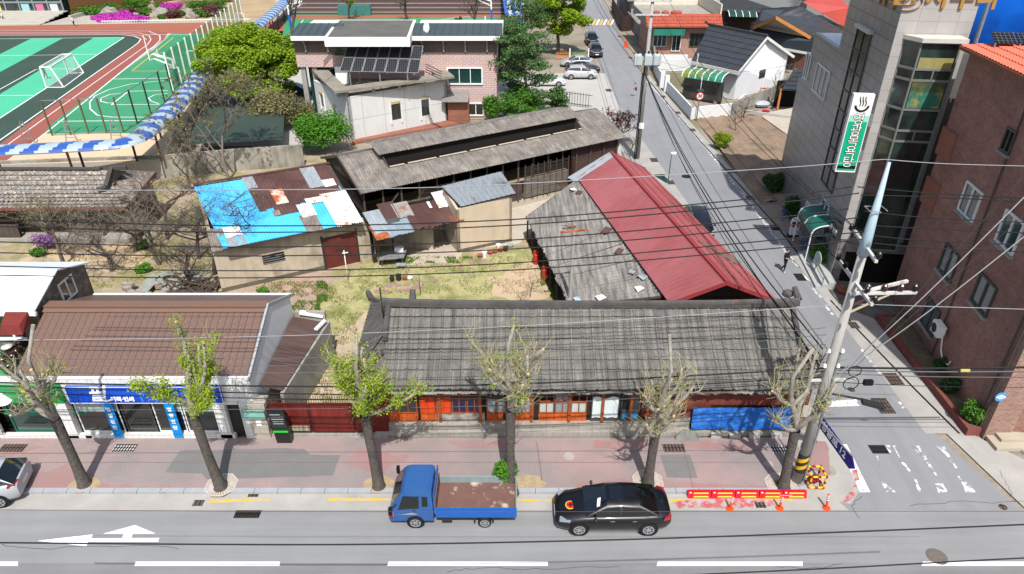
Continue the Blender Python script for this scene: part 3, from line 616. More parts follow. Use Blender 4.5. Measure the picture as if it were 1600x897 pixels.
mb=MB(); mb.bar((V(213,605,yy).x,yy,3.18),(V(225,632,yy).x,yy,2.32),.06,.004,up=(0,1,0)); build(mb,'light_stripe',mat('sky_blue_stripe','#3f8ad0',.4,.03),t)
xa,xb=G(-60,632,zs0).x,G(112,632,zs0).x
t=thing('shop_sign','green fascia sign with yellow lettering left of the blue sign','sign',((xa+xb)/2,24.0,zs0))
mb=MB(); mb.box(xa,23.98,zs0+.02,xb-.32,24.12,3.25); build(mb,'panel',SG,t)
text('건강원','lettering',SY,t,(V(46,613,yy).x,yy,2.95),(1,0,0),(0,0,1),.3,.006,.012)
text('흑염소','lettering',SY,t,(V(52,621,yy).x,yy,2.7),(1,0,0),(0,0,1),.26,.006,.01)
text('284-1121','lettering',SW,t,(V(56,628,yy).x,yy,2.45),(1,0,0),(0,0,1),.2,.006,.006)
mb=MB(); mb.tube([V(3,620,23.96),V(3,620,23.9)],.42,20); build(mb,'white_disc',SW,t)
for k,(px) in enumerate((188,280)):
    xa=G(px+6,684).x-.06; mb=MB(); mb.box(xa-.2,24.0,.2,xa+.22,24.04,zs0-.02); t=thing('vertical_banner',['bright blue upright banner by the shop door, nearer the green sign','bright blue upright banner on the shop front behind the ginkgo crown'][k],'banner',(xa,24.02,.2),'blue banners on the print shop'); build(mb,'panel',mat('cyan_banner','#0a7fc8',.4,.05),t)
    for j,s in enumerate('명함전단'): text(s,'lettering',SW,t,(xa,23.99,1.9-j*.36),(1,0,0),(0,0,1),.24,.004,.008)
# ---- low block behind: onggi terrace, white roofed house -------------------
bC=thing('white_roof_house','two-storey house with white sheet roof and brown side wall behind the shops','building',(-26,29.6,0))
WR=mat('white_roof_sheet','#dde2e2',.4,.03,.5); BRS=mat('brown_stucco','#6a5c50',.95,.3,4,bump=.4,col2='#8a8076',c2amt=.42,c2scale=2.5)
za,zb=5.15,6.25
A=G(52,488,za); A2=G(0,485,za); B=G(89,421,zb); C_=G(142,409,za)
xr=A.x
mb=MB(); L=-34
mb.slab([(L,A.y,za),(A.x,A.y,za),(B.x,B.y,zb),(L,B.y,zb)],.07); mb.slab([(B.x,B.y,zb),(C_.x,C_.y,za),(L,C_.y,za),(L,B.y,zb)],.07); build(mb,'roof',WR,bC)
mb=MB(); X=B.x-.35
mb.hexa([(L,A.y+.35,0),(X,A.y+.35,0),(X,B.y,0),(L,B.y,0)],[(L,A.y+.35,za),(X,A.y+.35,za),(X,B.y,zb-.1),(L,B.y,zb-.1)])
mb.hexa([(L,B.y,0),(X,B.y,0),(X,C_.y-.35,0),(L,C_.y-.35,0)],[(L,B.y,zb-.1),(X,B.y,zb-.1),(X,C_.y-.35,za),(L,C_.y-.35,za)])
build(mb,'wall',BRS,bC)
mb=MB(); mb.box(L,A.y-.12,za-.14,A.x+.15,A.y+.02,za+.02); build(mb,'gutter',ALU,bC)
N=(1,0,0); P=(X+.01,0,0)
w1=[OP(x,y,P,N) for x,y in ((100,465),(115,452),(109,437),(97,449))]
yc=sum(p.y for p in w1)/4; zc=sum(p.z for p in w1)/4
m=MB(); m.box(X-.02,yc-.55,zc-.5,X+.02,yc+.55,zc+.5); o=build(m,'window',GLASS,bC); f=MB()
for y0,y1,z0,z1 in ((-.6,-.52,-.55,.55),(.52,.6,-.55,.55),(-.52,.52,-.55,-.47),(-.52,.52,.47,.55),(-.05,.03,-.47,.47)): f.box(X,yc+y0,zc+z0,X+.06,yc+y1,zc+z1)
build(f,'frame',ALU,o)
m=MB(); m.box(L,A.y+.30,3.5,X-1.0,A.y+.34,4.9); o=build(m,'window',GLASS,bC); f=MB()
for x in (-24.1,-25.4,-26.7): f.box(x,A.y+.22,3.5,x+.1,A.y+.3,4.9)
f.box(L,A.y+.2,3.4,X-.9,A.y+.3,3.52); build(f,'frame',ALU,o)
mb=MB(); mb.box(L,24.45,2.3,-22.45,A.y+.3,2.75); build(mb,'terrace',mat('green_terrace_paint','#3f9a60',.7,.15,1),bC)
mb=MB(); mb.box(-22.6,24.3,2.75,-22.42,A.y+.2,3.3); build(mb,'parapet',mat('grey_trim','#9a9d9f'),bC)
c=OP(29,505,(-22.95,0,0),N); mb=MB(); mb.hexa([(c.x-.7,c.y-.45,c.z-.35),(c.x+.35,c.y-.45,c.z-.35),(c.x+.35,c.y+.35,c.z-.1),(c.x-.7,c.y+.35,c.z-.1)],[(c.x-.6,c.y-.3,c.z+.1),(c.x+.25,c.y-.3,c.z+.1),(c.x+.35,c.y+.35,c.z+.4),(c.x-.7,c.y+.35,c.z+.4)]); build(mb,'awning',mat('dark_red_awning','#6e2a25',.6,.15,3),bC)
ONG=mat('brown_glazed_pot','#2a1712',.2,.15,5,spec=.8)
for k,(x,y,s) in enumerate(((32,536,.34),(12,545,.36),(20,556,.33),(5,562,.36),(14,572,.3),(26,549,.26))):
    c=G(x,y,2.76+s*1.6); z=2.76; mb=MB(); mb.lathe((c.x,c.y,z),[(0,0),(s*.55,0),(s,s*.9),(s*.9,s*1.5),(s*.62,s*1.8),(s*.66,s*1.86)],14); 
    lab=['brown glazed jar beside the dark red awning','brown glazed jar under the grey round lid tray','brown jar in the middle of the jar terrace','large brown jar at the left edge of the jar terrace','smallest front brown jar on the green terrace','narrow brown jar nearest the brown tile roof'][k]
    t=thing('storage_jar',lab,'jar',(c.x,c.y,z),'brown jars on the terrace'); build(mb,'jar_body',ONG,t,smooth=True)
    m=MB(); m.lathe((c.x,c.y,z+s*1.87),[(s*.7,0),(s*.66,.05),(s*.3,.1),(0,.12)],14); build(m,'lid',ONG if k!=1 else mat('grey_lid','#b5bbb8',.4,.05),t,smooth=True)
# ---- gap between: lean-to with brown sheet roof, plastered wall --------------
bD=thing('side_lean_to','narrow lean-to with brown sheet roof beside the white shop wall','shed',(-10.9,28,0))
a,b,c,d=G(400,602,2.35),G(412,606,2.35),G(463,512,2.5),G(440,512,2.6)
mb=MB(); mb.slab([(-11.6,24.9,2.6),(-10.6,24.9,2.3),(-9.9,30.6,2.35),(-11.6,30.6,2.75)],.05); build(mb,'roof',mat('dark_brown_sheet','#54423d',.6,.12,1,streak=.15,pat='board',pargs=dict(w=.5,bv=.06)),bD)
mb=MB(); mb.hexa([(-10.72,24.8,0),(-10.55,24.8,0),(-9.75,30.7,0),(-9.95,30.7,0)],[(-10.72,24.8,2.2),(-10.55,24.8,2.2),(-9.75,30.7,2.3),(-9.95,30.7,2.3)]); build(mb,'wall',CONCD,bD)
mb=MB(); mb.box(-11.5,30.5,0,-9.9,30.7,3.0); build(mb,'back_wall',CONCD,bD)
mb=MB(); mb.bar((-11.2,30.5,3.0),(-10.0,30.55,2.75),.3,.12); mb.bar((-10.2,29.6,2.5),(-9.9,30.4,2.55),.2,.1); build(mb,'broken_eave',ALU,bD)
# gate pillar, red gate, railing
t=thing('gate_pillar','stone gate pillar with a pale green notice board','pillar',(-11.55,24.3,0))
c=G(413,683,.05); mb=MB(); 
for k in range(5): mb.box(c.x-.38+(k%2)*.015,24.0,.38*k,c.x+.4-(k%2)*.015,24.62,.38*k+.37)
mb.box(c.x-.42,23.97,1.9,c.x+.44,24.65,2.2); build(mb,'stone_block',mat('rough_stone','#a09a8c',.9,.2,4,bump=.5),t)
mb=MB(); mb.box(c.x-.62,23.86,1.45,c.x+.42,23.9,1.95); build(mb,'notice_board',mat('pale_green_board','#7faea0',.6,.25,5),t)
mb=MB(); mb.box(c.x-.1,23.96,.95,c.x+.14,23.99,1.25); build(mb,'notice',WHITE,t)
t=thing('information_pillar','black slanted information pillar with a green stripe in front of the red gate','sign',(G(447,684).x,23.85,.13))
c=G(447,686,.13); x=c.x; mb=MB(); mb.hexa([(x-.33,23.72,.13),(x+.36,23.72,.13),(x+.36,24.0,.13),(x-.33,24.0,.13)],[(x-.36,23.62,1.2),(x+.3,23.62,1.2),(x+.3,23.95,1.35),(x-.36,23.95,1.35)]); mb.hexa([(x-.34,23.58,1.2),(x+.34,23.58,1.2),(x+.34,24.02,1.3),(x-.34,24.02,1.3)],[(x-.5,23.85,1.95),(x+.2,23.85,1.95),(x+.2,24.0,1.97),(x-.5,24.0,1.97)]); build(mb,'body',mat('black_panel','#1e1f20',.35,.1,spec=.5),t)
mb=MB(); mb.hexa([(x-.34,23.57,.9),(x+.34,23.57,.9),(x+.34,23.63,.9),(x-.34,23.63,.9)],[(x-.34,23.57,.97),(x+.34,23.57,.97),(x+.34,23.63,.97),(x-.34,23.63,.97)]); build(mb,'green_stripe',mat('lime_stripe','#2fae35',.4,.03),t)
mb=MB()
for k in range(5): 
    z=1.78-.1*k; f=(z-1.2)/.75; y=23.57+.27*f; mb.bar((x-.42+.04*k,y,z),(x+(.05 if k in(0,) else .2),y,z),.02,.02)
build(mb,'text_line',mat('grey_lettering','#a5a8a8',.6,.05),t)
t=thing('yard_gate','dark red double leaf metal gate with a row of spikes','gate',(-9.2,24.35,0))
RG=mat('red_gate_paint','#63221c',.45,.3,1.5,streak=.2,pat='board',pargs=dict(ax=1,w=.55,bv=.2)); xg=[G(p,680).x for p in (428,491,558,610)]
for a,b in zip(xg,xg[1:]):
    mb=MB(); mb.box(a+.02,24.3,.35,b-.02,24.36,2.0); o=build(mb,'gate_leaf',RG,t); f=MB(); wall_frame(f,a+.02,b-.02,.3,2.02,24.298,.06,.03); build(f,'frame',mat('dark_red_frame','#4d1613',.5,.2),o)
mb=MB()
x=xg[0]
while x<xg[-1]: mb.bar((x,24.33,2.02),(x,24.33,2.42),.02); x+=.11
mb.bar((xg[0],24.33,2.2),(xg[-1],24.33,2.2),.03); build(mb,'spike_rail',RUST,t)
mb=MB(); mb.box(xg[0]+.3,24.27,.38,xg[1]-.1,24.295,.68); build(mb,'slat_panel',mat('rust_slat','#8b8474',.7,.2,3,pat='board',pargs=dict(w=.09,bv=.4)),t)
mb=MB(); mb.box(xg[0]-.1,24.1,-.02,xg[-1],24.7,.2); tag(build(mb,'gate_threshold',CONCD),kind='structure')
# ================================================================ YARD BUILDINGS
ASB=mat('old_corrugated_cement','#6a655f',.95,.22,1.0,bump=.3,streak=.28,finevar=.22,fscale=10,pargs=dict(su=5,sv=.35),col2='#827c74',c2amt=.46,c2scale=1.1,c2sharp=.15)
ASBB=mat('bleached_corrugated_cement','#63605c',.95,.2,.6,bump=.3,streak=.55,finevar=.2,fscale=12,pargs=dict(su=5,sv=.35),col2='#84817b',c2amt=.42,c2scale=.6,c2sharp=.2)
CORB=mat('blue_corrugated_sheet','#44a9de',.5,.07,.8,streak=.05,spec=.4,col2='#4fb4e6',c2amt=.5,c2scale=.5); CORS=mat('silver_corrugated_sheet','#9fa6a8',.4,.12,1.5,metal=.3,streak=.15)
CORW=mat('white_rusty_sheet','#d0cbc2',.6,.08,2,col2='#a8673a',c2amt=.38,c2scale=1.6,c2sharp=.05,streak=.15); CORG=mat('grey_brown_sheet','#7a7069',.85,.2,2,streak=.3)
RSTO=mat('orange_rust_sheet','#8a4a2c',.85,.25,2.5,col2='#b56a38',c2amt=.45,c2scale=3,streak=.15); STK=mat('stucco_wall','#ab9f8b',.95,.14,.9,bump=.25,bscale=30,finevar=.1,streak=.14,pargs=dict(su=2.5,sv=.5),col2='#867c6c',c2amt=.42,c2scale=.6)
STW=mat('pale_stucco_wall','#b8a992',.95,.08,.9,bump=.25,bscale=30,streak=.08,pargs=dict(su=1.5,sv=.4))
STAIN=mat('damp_wall_foot','#5f584d',.95,.3,3,bump=.3)
def wallq(name,a,b,z1a,z1b,t,m,parent,z0=0):           # upright wall from a to b (xy), own heights, thickness to the left of a->b
    a=Vector((a[0],a[1],0));b=Vector((b[0],b[1],0)); d=(b-a).normalized(); n=Vector((-d.y,d.x,0))*t
    mb=MB(); q=[a,b,b+n,a+n]; hs=[z1a,z1b,z1b,z1a]
    mb.hexa([(p.x,p.y,z0) for p in q],[(p.x,p.y,h) for p,h in zip(q,hs)]); return build(mb,name,m,parent)
def onwall(name,a,b,u0,u1,z0,z1,m,parent,out=.03,t=.04):   # box on wall a->b between u0,u1 metres
    a=Vector((a[0],a[1],0));b=Vector((b[0],b[1],0)); d=(b-a).normalized(); n=Vector((d.y,-d.x,0))
    p=a+d*u0; q=a+d*u1; mb=MB(); mb.hexa([(p+n*out).to_tuple()[:2]+(z0,),(q+n*out).to_tuple()[:2]+(z0,),(q+n*(out-t)).to_tuple()[:2]+(z0,),(p+n*(out-t)).to_tuple()[:2]+(z0,)],[(p+n*out).to_tuple()[:2]+(z1,),(q+n*out).to_tuple()[:2]+(z1,),(q+n*(out-t)).to_tuple()[:2]+(z1,),(p+n*(out-t)).to_tuple()[:2]+(z1,)])
    return build(mb,name,m,parent)
# ---- shed with the blue and rusty patchwork roof
bS=thing('patchwork_shed','long plastered shed with a bright blue and rust brown patchwork sheet roof','shed',(-14.5,40,0))
WA=G(348,458); WB=G(586,404)
def q2(px,py,z): return G(px,py,z)
fl,fr,br,bl=G(349,389,3.35),G(567,346,3.3),G(515,256,4.75),G(302,290,4.85)
def rp(u,v,dz=0): return fl.lerp(fr,u).lerp(bl.lerp(br,u),v)+Vector((0,0,dz))
def rpx(px,py,dz=0):
    n=(fr-fl).cross(bl-fl).normalized(); return OP(px,py,fl+n*dz,n)
def rsheet(name,u0,v0,u1,v1,m,dz=0,pitch=.17,amp=.018,kind='sin',jag=0,par=bS,seed=0):
    mb=MB(); mb.sheet(rp(u0,v0,dz),rp(u1,v0,dz),rp(u1,v1,dz),rp(u0,v1,dz),pitch=pitch,amp=amp,kind=kind,jag=jag,seed=seed); return build(mb,name,m,par)
rsheet('roof_sheet',.0,.0,.98,.6,CORB,.02,.2,.012); rsheet('roof_sheet',0,.6,.35,.97,CORB,.02,.22,.012); rsheet('roof_sheet',.1,.0,.6,.3,mat('blue_sheet_lighter','#4db2e4',.5,.05,1,streak=.05),.045,.17,.016)
BRR=mat('brown_rusty_sheet','#573e39',.7,.12,.8,col2='#4a322d',c2amt=.5,c2scale=.5,streak=.12)
rsheet('roof_sheet',.34,.42,.97,1.0,BRR,.05,.25,.012,jag=.12,seed=2); rsheet('roof_sheet',.44,.3,.6,.5,BRR,.07,.25,.012,jag=.08)
rsheet('roof_sheet',.335,.78,.41,.99,CORS,.08,.2,.01); rsheet('roof_sheet',.76,.62,.87,.98,CORS,.085,.3,.02,'rib'); rsheet('roof_sheet',.475,.46,.565,.7,mat('pale_rust_patch','#b9b2a4',.8,.1,2,col2='#a3542c',c2amt=.52,c2scale=1.1,c2sharp=.04),.09,.2,.005)
rsheet('roof_sheet',.8,-.02,1.0,.5,CORW,.09,.16,.03,jag=.06,seed=5); rsheet('roof_sheet',.6,.2,.71,.4,CORW,.095,.14,.025,jag=.03); rsheet('roof_sheet',.68,.38,.82,.47,CORW,.1,.14,.02,jag=.04); rsheet('roof_sheet',.87,.6,.96,.72,CORW,.1,.2,.012,jag=.03)
rsheet('roof_sheet',.58,-.02,.7,.24,CORG,.08,.15,.028); rsheet('roof_sheet',.42,.3,.47,.38,CORG,.09,.15,.012)
rsheet('roof_sheet',.04,-.01,.17,.13,CORS,.06,.12,.02); rsheet('roof_sheet',.05,.13,.16,.27,WHITE,.07,.2,.01,jag=.15)
mb=MB(); mb.sheet(G(331,394,3.1),G(352,390,3.15),G(348,357,3.9),G(322,358,3.8),pitch=.2,amp=.04); build(mb,'roof_sheet',CORG,bS)
mb=MB(); mb.slab([rp(0,0,-.03),rp(1,0,-.03),rp(1,1,-.03),rp(0,1,-.03)],.06); build(mb,'roof_deck',WOOD,bS)
mb=MB(); mb.bar(bl+Vector((0,0,.08)),br+Vector((0,0,.08)),.3,.06); build(mb,'ridge_cap',BRR,bS)
d=(WB-WA).normalized(); n=Vector((-d.y,d.x,0))
Bb=Vector((bl.x,bl.y,0)); Bc=Vector((br.x,br.y,0))
wallq('wall',WA,WB,3.2,3.15,.2,STK,bS)
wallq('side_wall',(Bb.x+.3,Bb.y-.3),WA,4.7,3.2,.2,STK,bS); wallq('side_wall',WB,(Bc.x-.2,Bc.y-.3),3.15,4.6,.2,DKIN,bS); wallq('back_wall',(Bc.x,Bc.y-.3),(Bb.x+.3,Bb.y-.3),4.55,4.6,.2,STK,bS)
LW=(WB-WA).length
onwall('damp_foot',WA,WB,0,LW*.68,0,.34,STAIN,bS,.012,.02)
ua=(G(510,420)-WA).length; ub=(G(561,410)-WA).length
o=onwall('sliding_door',WA,WB,ua,ub,.05,2.35,mat('maroon_rusty_door','#4f2a25',.6,.25,1.2,col2='#662822',c2amt=.47,c2scale=1.3,c2sharp=.15,streak=.1),bS,.06,.05)
onwall('door_bar',WA,WB,ua-.12,ua,0,2.5,DARK,bS,.08); onwall('door_bar',WA,WB,ub,ub+.1,0,2.6,DARK,bS,.08); onwall('door_latch',WA,WB,ua+.7,ua+1.3,1.25,1.32,DARK,bS,.09,.03)
u0=(OP(409,400,WA,-n)-WA); ux=Vector((u0.x,u0.y,0)).length; u1=OP(443,390,WA,-n)-WA; ux1=Vector((u1.x,u1.y,0)).length
onwall('window',WA,WB,ux,ux1,1.35,2.0,DKIN,bS,.01,.02)
for k in range(4): onwall('window_slat',WA,WB,ux,ux1,1.38+.15*k,1.42+.15*k,STEEL,bS,.04,.03)
# ---- the long barn with a raised ridge vent
bL=thing('long_barn','long weathered barn with grey corrugated roof and a raised ridge vent','barn',(0,52,0))
zE,zR=4.2,5.6
E0,E1=G(565,303,zE),G(980,214,zE); ed=(E1-E0).normalized(); en=Vector((-ed.y,ed.x,0)); Lb=(E1-E0).length
HW=4.3
def bp(u,s,z): return E0+ed*u+en*s+Vector((0,0,z-zE))
def rz(s): return zE+(zR-zE)*min(1,(s if s<=HW else 2*HW-s)/HW)
S0=2.05                                   # the slot begins here
mb=MB()
mb.sheet(bp(0,0,zE),bp(Lb,0,zE),bp(Lb,S0,rz(S0)),bp(0,S0,rz(S0)),pitch=.2,amp=.03)
mb.sheet(bp(0,S0,rz(S0)),bp(2.9,S0,rz(S0)),bp(2.9,HW,zR),bp(0,HW,zR),pitch=.2,amp=.03)
mb.sheet(bp(Lb-3.2,S0,rz(S0)),bp(Lb,S0,rz(S0)),bp(Lb,HW,zR),bp(Lb-3.2,HW,zR),pitch=.2,amp=.03)
build(mb,'front_roof_slope',ASB,bL)
mb=MB(); mb.sheet(bp(Lb,2*HW,zE),bp(0,2*HW,zE),bp(0,HW,zR),bp(Lb,HW,zR),pitch=.2,amp=.03); build(mb,'rear_roof_slope',mat('dark_corrugated_cement','#5d5a55',.95,.25,.8,finevar=.2,fscale=10),bL)
zm=zR+.5; sf_,sb_=2.75,6.1
mb=MB(); mb.sheet(bp(2.5,sf_,zm-.42),bp(Lb-2.9,sf_,zm-.42),bp(Lb-2.9,HW,zm),bp(2.5,HW,zm),pitch=.2,amp=.03); mb.sheet(bp(Lb-2.9,sb_,zm-.42),bp(2.5,sb_,zm-.42),bp(2.5,HW,zm),bp(Lb-2.9,HW,zm),pitch=.2,amp=.03); build(mb,'vent_roof',ASB,bL)
mb=MB(); mb.hexa([bp(2.9,sf_+.3,4.3),bp(Lb-3.2,sf_+.3,4.3),bp(Lb-3.2,sf_+.36,4.3),bp(2.9,sf_+.36,4.3)],[bp(2.9,sf_+.3,zm-.4),bp(Lb-3.2,sf_+.3,zm-.4),bp(Lb-3.2,sf_+.36,zm-.4),bp(2.9,sf_+.36,zm-.4)]); build(mb,'vent_side',mat('black_slats','#1d1a18',.9,.2,3,pat='board',pargs=dict(ax=1,w=.1)),bL)
for a in (2.92,Lb-3.22):
    mb=MB(); mb.hexa([bp(a-.03,S0,4.3),bp(a+.03,S0,4.3),bp(a+.03,HW,4.3),bp(a-.03,HW,4.3)],[bp(a-.03,S0,rz(S0)+.08),bp(a+.03,S0,rz(S0)+.08),bp(a+.03,HW,zm),bp(a-.03,HW,zm)]); build(mb,'vent_end',WOOD,bL)
mb=MB(); 
for k in range(60):
    a=3+(Lb-6.3)*k/60; 
    if k%9!=4: mb.bar(bp(a,S0-.02,rz(S0)+.07),bp(a+(Lb-6.3)/60,S0-.02,rz(S0)+.07),.16,.04)
build(mb,'flashing',mat('pale_mortar','#b3a894',.95,.25,6),bL)
mb=MB()

for k,(a,s) in enumerate(((4.2,HW+1.6),(10,HW+2.1),(17.5,HW+1.2))):
    mb=MB(); c=bp(a,s,rz(s)+.06); mb.poly([c+Vector((-.55,-.3,.02)),c+Vector((.5,-.15,.02)),c+Vector((.65,.25,-.1)),c+Vector((-.3,.3,-.1))]); build(mb,'white_patch',WHITE,bL)
# frame, walls
bw=0.55
def bwp(u,s): p=bp(u,s,0); return (p.x,p.y)
HLOW=0.9
wallq('foundation',bwp(0,bw),bwp(Lb*.98,bw),.55,.55,.25,mat('pale_concrete','#aca394'),bL)
wallq('board_wall',bwp(9.6,bw+.05),bwp(13.4,bw+.05),1.9,1.9,.05,mat('red_brown_boards','#4b3936',.9,.2,2,pat='board',pargs=dict(ax=1,w=.25)),bL,.55)
wallq('board_wall',bwp(18.2,bw+.05),bwp(Lb*.98,bw+.05),4.2,4.2,.05,mat('red_brown_boards','#4b3936'),bL,.55)
wallq('back_wall',bwp(Lb*.98,2*HW-.5),bwp(.2,2*HW-.5),4.1,4.1,.1,DKIN,bL); wallq('end_wall',bwp(.2,2*HW-.5),bwp(.2,bw),4.1,4.1,.1,DKW,bL); wallq('end_wall',bwp(Lb*.98,bw),bwp(Lb*.98,2*HW-.5),4.1,4.1,.1,DKW,bL)
mb=MB(); mb.poly([bp(0,bw,.03),bp(Lb*.98,bw,.03),bp(Lb*.98,2*HW-.6,.03),bp(0,2*HW-.6,.03)]); build(mb,'floor',DKIN,bL)
mb=MB(); mb.poly([bp(.15,0.2,zE-.05),bp(.15,HW,zR-.1),bp(.15,2*HW-.2,zE-.05)]); build(mb,'gable',WOOD,bL)
mb=MB(); mb.bar(bp(-.05,0,zE-.02),bp(-.05,HW,zR-.02),.06,.18); build(mb,'barge_board',WOOD,bL); mb=MB(); mb.bar(bp(-.05,2*HW,zE-.02),bp(-.05,HW,zR-.02),.06,.18); build(mb,'barge_board',WOOD,bL)
for k in range(17): 
    a=.3+k*(Lb*.98-.4)/16; mb=MB(); mb.bar(bp(a,bw-.02,.5),bp(a,bw-.02,4.25),.13); build(mb,'post',WOOD,bL)
mb=MB()
for a,b in ((.5,2.9),(3.0,5),(6,7.3)): mb.bar(bp(a,bw-.05,.9),bp(b,bw-.05,3.5),.09)
mb.bar(bp(4.4,bw-.2,2.1),bp(7.6,bw-.2,1.8),.12); mb.bar(bp(4.2,bw-.3,1.7),bp(6.8,bw-.25,2.4),.12); build(mb,'brace',WOOD,bL)
def slats(u0,u1,z0,z1,n,m,tilt=.0):
    mb=MB(); rr=random.Random(int(u0*7))
    for k in range(n):
        z=z0+(z1-z0)*k/n; mb.bar(bp(u0,bw-.09,z+rr.uniform(-.02,.02)),bp(u1,bw-.09,z+rr.uniform(-.04,.02)+tilt),.03,.07)
    build(mb,'slat_screen',m,bL)
slats(4.6,8.8,2.0,3.5,11,mat('black_slats2','#2b2724',.9,.2,3)); slats(7,9.7,1.5,2.6,9,mat('grey_slats','#6e675e',.9,.2,3),.35)
slats(13.5,17.9,.75,2.4,17,mat('grey_slats','#6e675e')); slats(13.5,17.9,2.4,3.4,8,mat('black_slats2','#2b2724'))
for k in range(8): mb=MB(); a=13.6+k*.6; mb.bar(bp(a,bw-.15,.6),bp(a,bw-.15,3.5),.06); build(mb,'slat_post',WOOD,bL)
o=onwall('window',bwp(18.2,bw+.05),bwp(Lb,bw+.05),1.9,3.5,1.2,2.4,DKIN,bL,.03,.02); onwall('door',bwp(18.2,bw+.05),bwp(Lb,bw+.05),0,.25,.4,3.2,mat('red_brown_post','#3b2320',.8,.2),bL,.2,.2)
# ---- lean-to with patched rusty roof
bP=thing('patched_lean_to','open lean-to with ragged rust brown and grey sheets in front of the barn','shed',(-6.8,43,0))
zl=2.5; zh=3.35
a,b,c,d=G(589,377,zl),G(722,345,zl),G(700,304,zh),G(563,333,zh)
def pp(u,v,dz=0): return a.lerp(b,u).lerp(d.lerp(c,u),v)+Vector((0,0,dz))
def psh(u0,v0,u1,v1,m,dz,pitch=.16,amp=.014,jag=.05,seed=0):
    mb=MB(); mb.sheet(pp(u0,v0,dz),pp(u1,v0,dz),pp(u1,v1,dz),pp(u0,v1,dz),pitch=pitch,amp=amp,jag=jag,seed=seed); build(mb,'roof_sheet',m,bP)
psh(.38,.03,1,.9,BRR,.03,jag=.14,seed=3); psh(0,0,.18,.5,RSTO,.02,seed=4); psh(0.02,.2,.2,.98,CORS,.05); psh(.15,.0,.43,.5,mat('blue_grey_sheet','#8c9ba3',.45,.15,2,metal=.3,streak=.15),.06,seed=6)
psh(.2,.55,.38,1.15,RUST,.07,seed=7); psh(.34,.52,.52,1.05,mat('grey_rusty_sheet','#8a8c88',.7,.12,2,col2='#8b5a40',c2amt=.42,c2scale=1.6),.08,seed=8); psh(.2,.42,.34,.56,mat('lead_grey_sheet','#4a4a4b',.7,.1),.09,jag=.02); psh(.82,.55,1.0,1.15,CORW,.09,seed=9)
psh(.72,.62,.75,.86,WHITE,.1,jag=0); psh(.5,1.0,.8,1.06,WOOD,.02); psh(.88,.0,1.03,.25,RSTO,.02)
mb=MB(); mb.slab([pp(0,.02,-.02),pp(1,.1,-.02),pp(1,1,-.02),pp(0,1,-.02)],.03); build(mb,'roof_deck',DKIN,bP)
p0=G(586,404); p1=G(640,395)
wallq('back_wall',(p0.x+.2,p0.y+1.9),(a.x+3.2,a.y+3.6),2.4,2.4,.15,STK,bP); wallq('side_wall',(p0.x+.1,p0.y+.1),(p0.x+.3,p0.y+2.2),2.4,2.4,.15,STK,bP)
for x,y in ((594,415),(616,402),(696,372)): q=G(x,y); mb=MB(); mb.bar((q.x,q.y,0),(q.x,q.y,2.4),.1); build(mb,'post',WOOD,bP)
# ---- concrete shed with grey metal roof
bQ=thing('block_shed','square beige plastered shed with grey ribbed metal roof','shed',(-2,44,0))
Qa,Qb=G(716,396),G(800,378); qd=(Qb-Qa).normalized(); qn=Vector((-qd.y,qd.x,0)); QL=(Qb-Qa).length
wallq('wall',Qa,Qb,3.35,3.65,.2,STW,bQ); Qc=Qb+qn*2.9; Qd=Qa+qn*2.6
wallq('side_wall',Qd,Qa,4.0,3.35,.2,STK,bQ); wallq('side_wall',Qb,Qc,3.65,4.3,.2,STW,bQ); wallq('back_wall',Qc,Qd,4.3,4.0,.2,STK,bQ)
onwall('damp_foot',Qa,Qb,0,QL,0,.3,STAIN,bQ,.012,.02)
mb=MB(); a,b,c,d=G(720,323,3.5),G(806,302,3.85),G(783,268,4.6),G(690,291,4.3)
mb.sheet(a,b,c,d,pitch=.38,amp=.04,kind='rib'); build(mb,'roof',mat('grey_ribbed_roof','#82888c',.45,.1,1,metal=.2,streak=.12,col2='#5a5d5f',c2amt=.34,c2scale=1),bQ)
mb=MB(); nn=(b-a).cross(d-a).normalized(); mb.slab([a-nn*.05,b-nn*.05,c-nn*.05,d-nn*.05],.08); build(mb,'roof_edge',DARK,bQ)
# ---- warehouse with the big red roof
bR=thing('red_roof_warehouse','warehouse with big red ribbed metal roof beside the street','warehouse',(10,40,0))
RED=mat('red_metal_roof','#904f50',.6,.06,.4,streak=.1,spec=.3,col2='#96585a',c2amt=.5,c2scale=.3); REDC=mat('red_ridge_cap','#8d3637',.5,.05)
zE,zR=3.0,4.75
fa=G(1136,441,zR); fL=G(1046,474,zE); fR=G(1216,471,zE); ra=G(955,238,zR); rL=G(903,279,zE)
ax=(ra-fa); rR=G(1010,251,4.1)
rR=fR+(ra-fa)*1.0+Vector((-.35,0,0)); rR.z=zE+.1
mb=MB(); mb.sheet(rL,fL,fa,ra,pitch=.36,amp=.03,kind='seam'); build(mb,'left_roof_slope',RED,bR)
mb=MB(); mb.sheet(fR,rR,ra,fa,pitch=.36,amp=.03,kind='seam',nv=1); build(mb,'right_roof_slope',RED,bR)
mb=MB(); 
for t in (.3,.62,.86):                # step lines of the sheets on the street side
    p,q=fa.lerp(fR,t),ra.lerp(rR,t); nn=(rR-fR).cross(fa-fR).normalized(); mb.bar(p+nn*.02,q+nn*.02,.05,.05)
build(mb,'sheet_lap',REDC,bR)
mb=MB(); nn=Vector((0,0,.05)); dL=(rL-ra).normalized(); dR=(rR-ra).normalized()
mb.slab([fa+nn,fa+nn+(fL-fa).normalized()*.12,ra+nn+dL*.12,ra+nn][::-1],.03); mb.slab([fa+nn,ra+nn,ra+nn+dR*.42,fa+nn+(fR-fa).normalized()*.42][::-1],.03); mb.bar(fa+nn,ra+nn,.16,.1); build(mb,'ridge_cap',REDC,bR)
mb=MB()
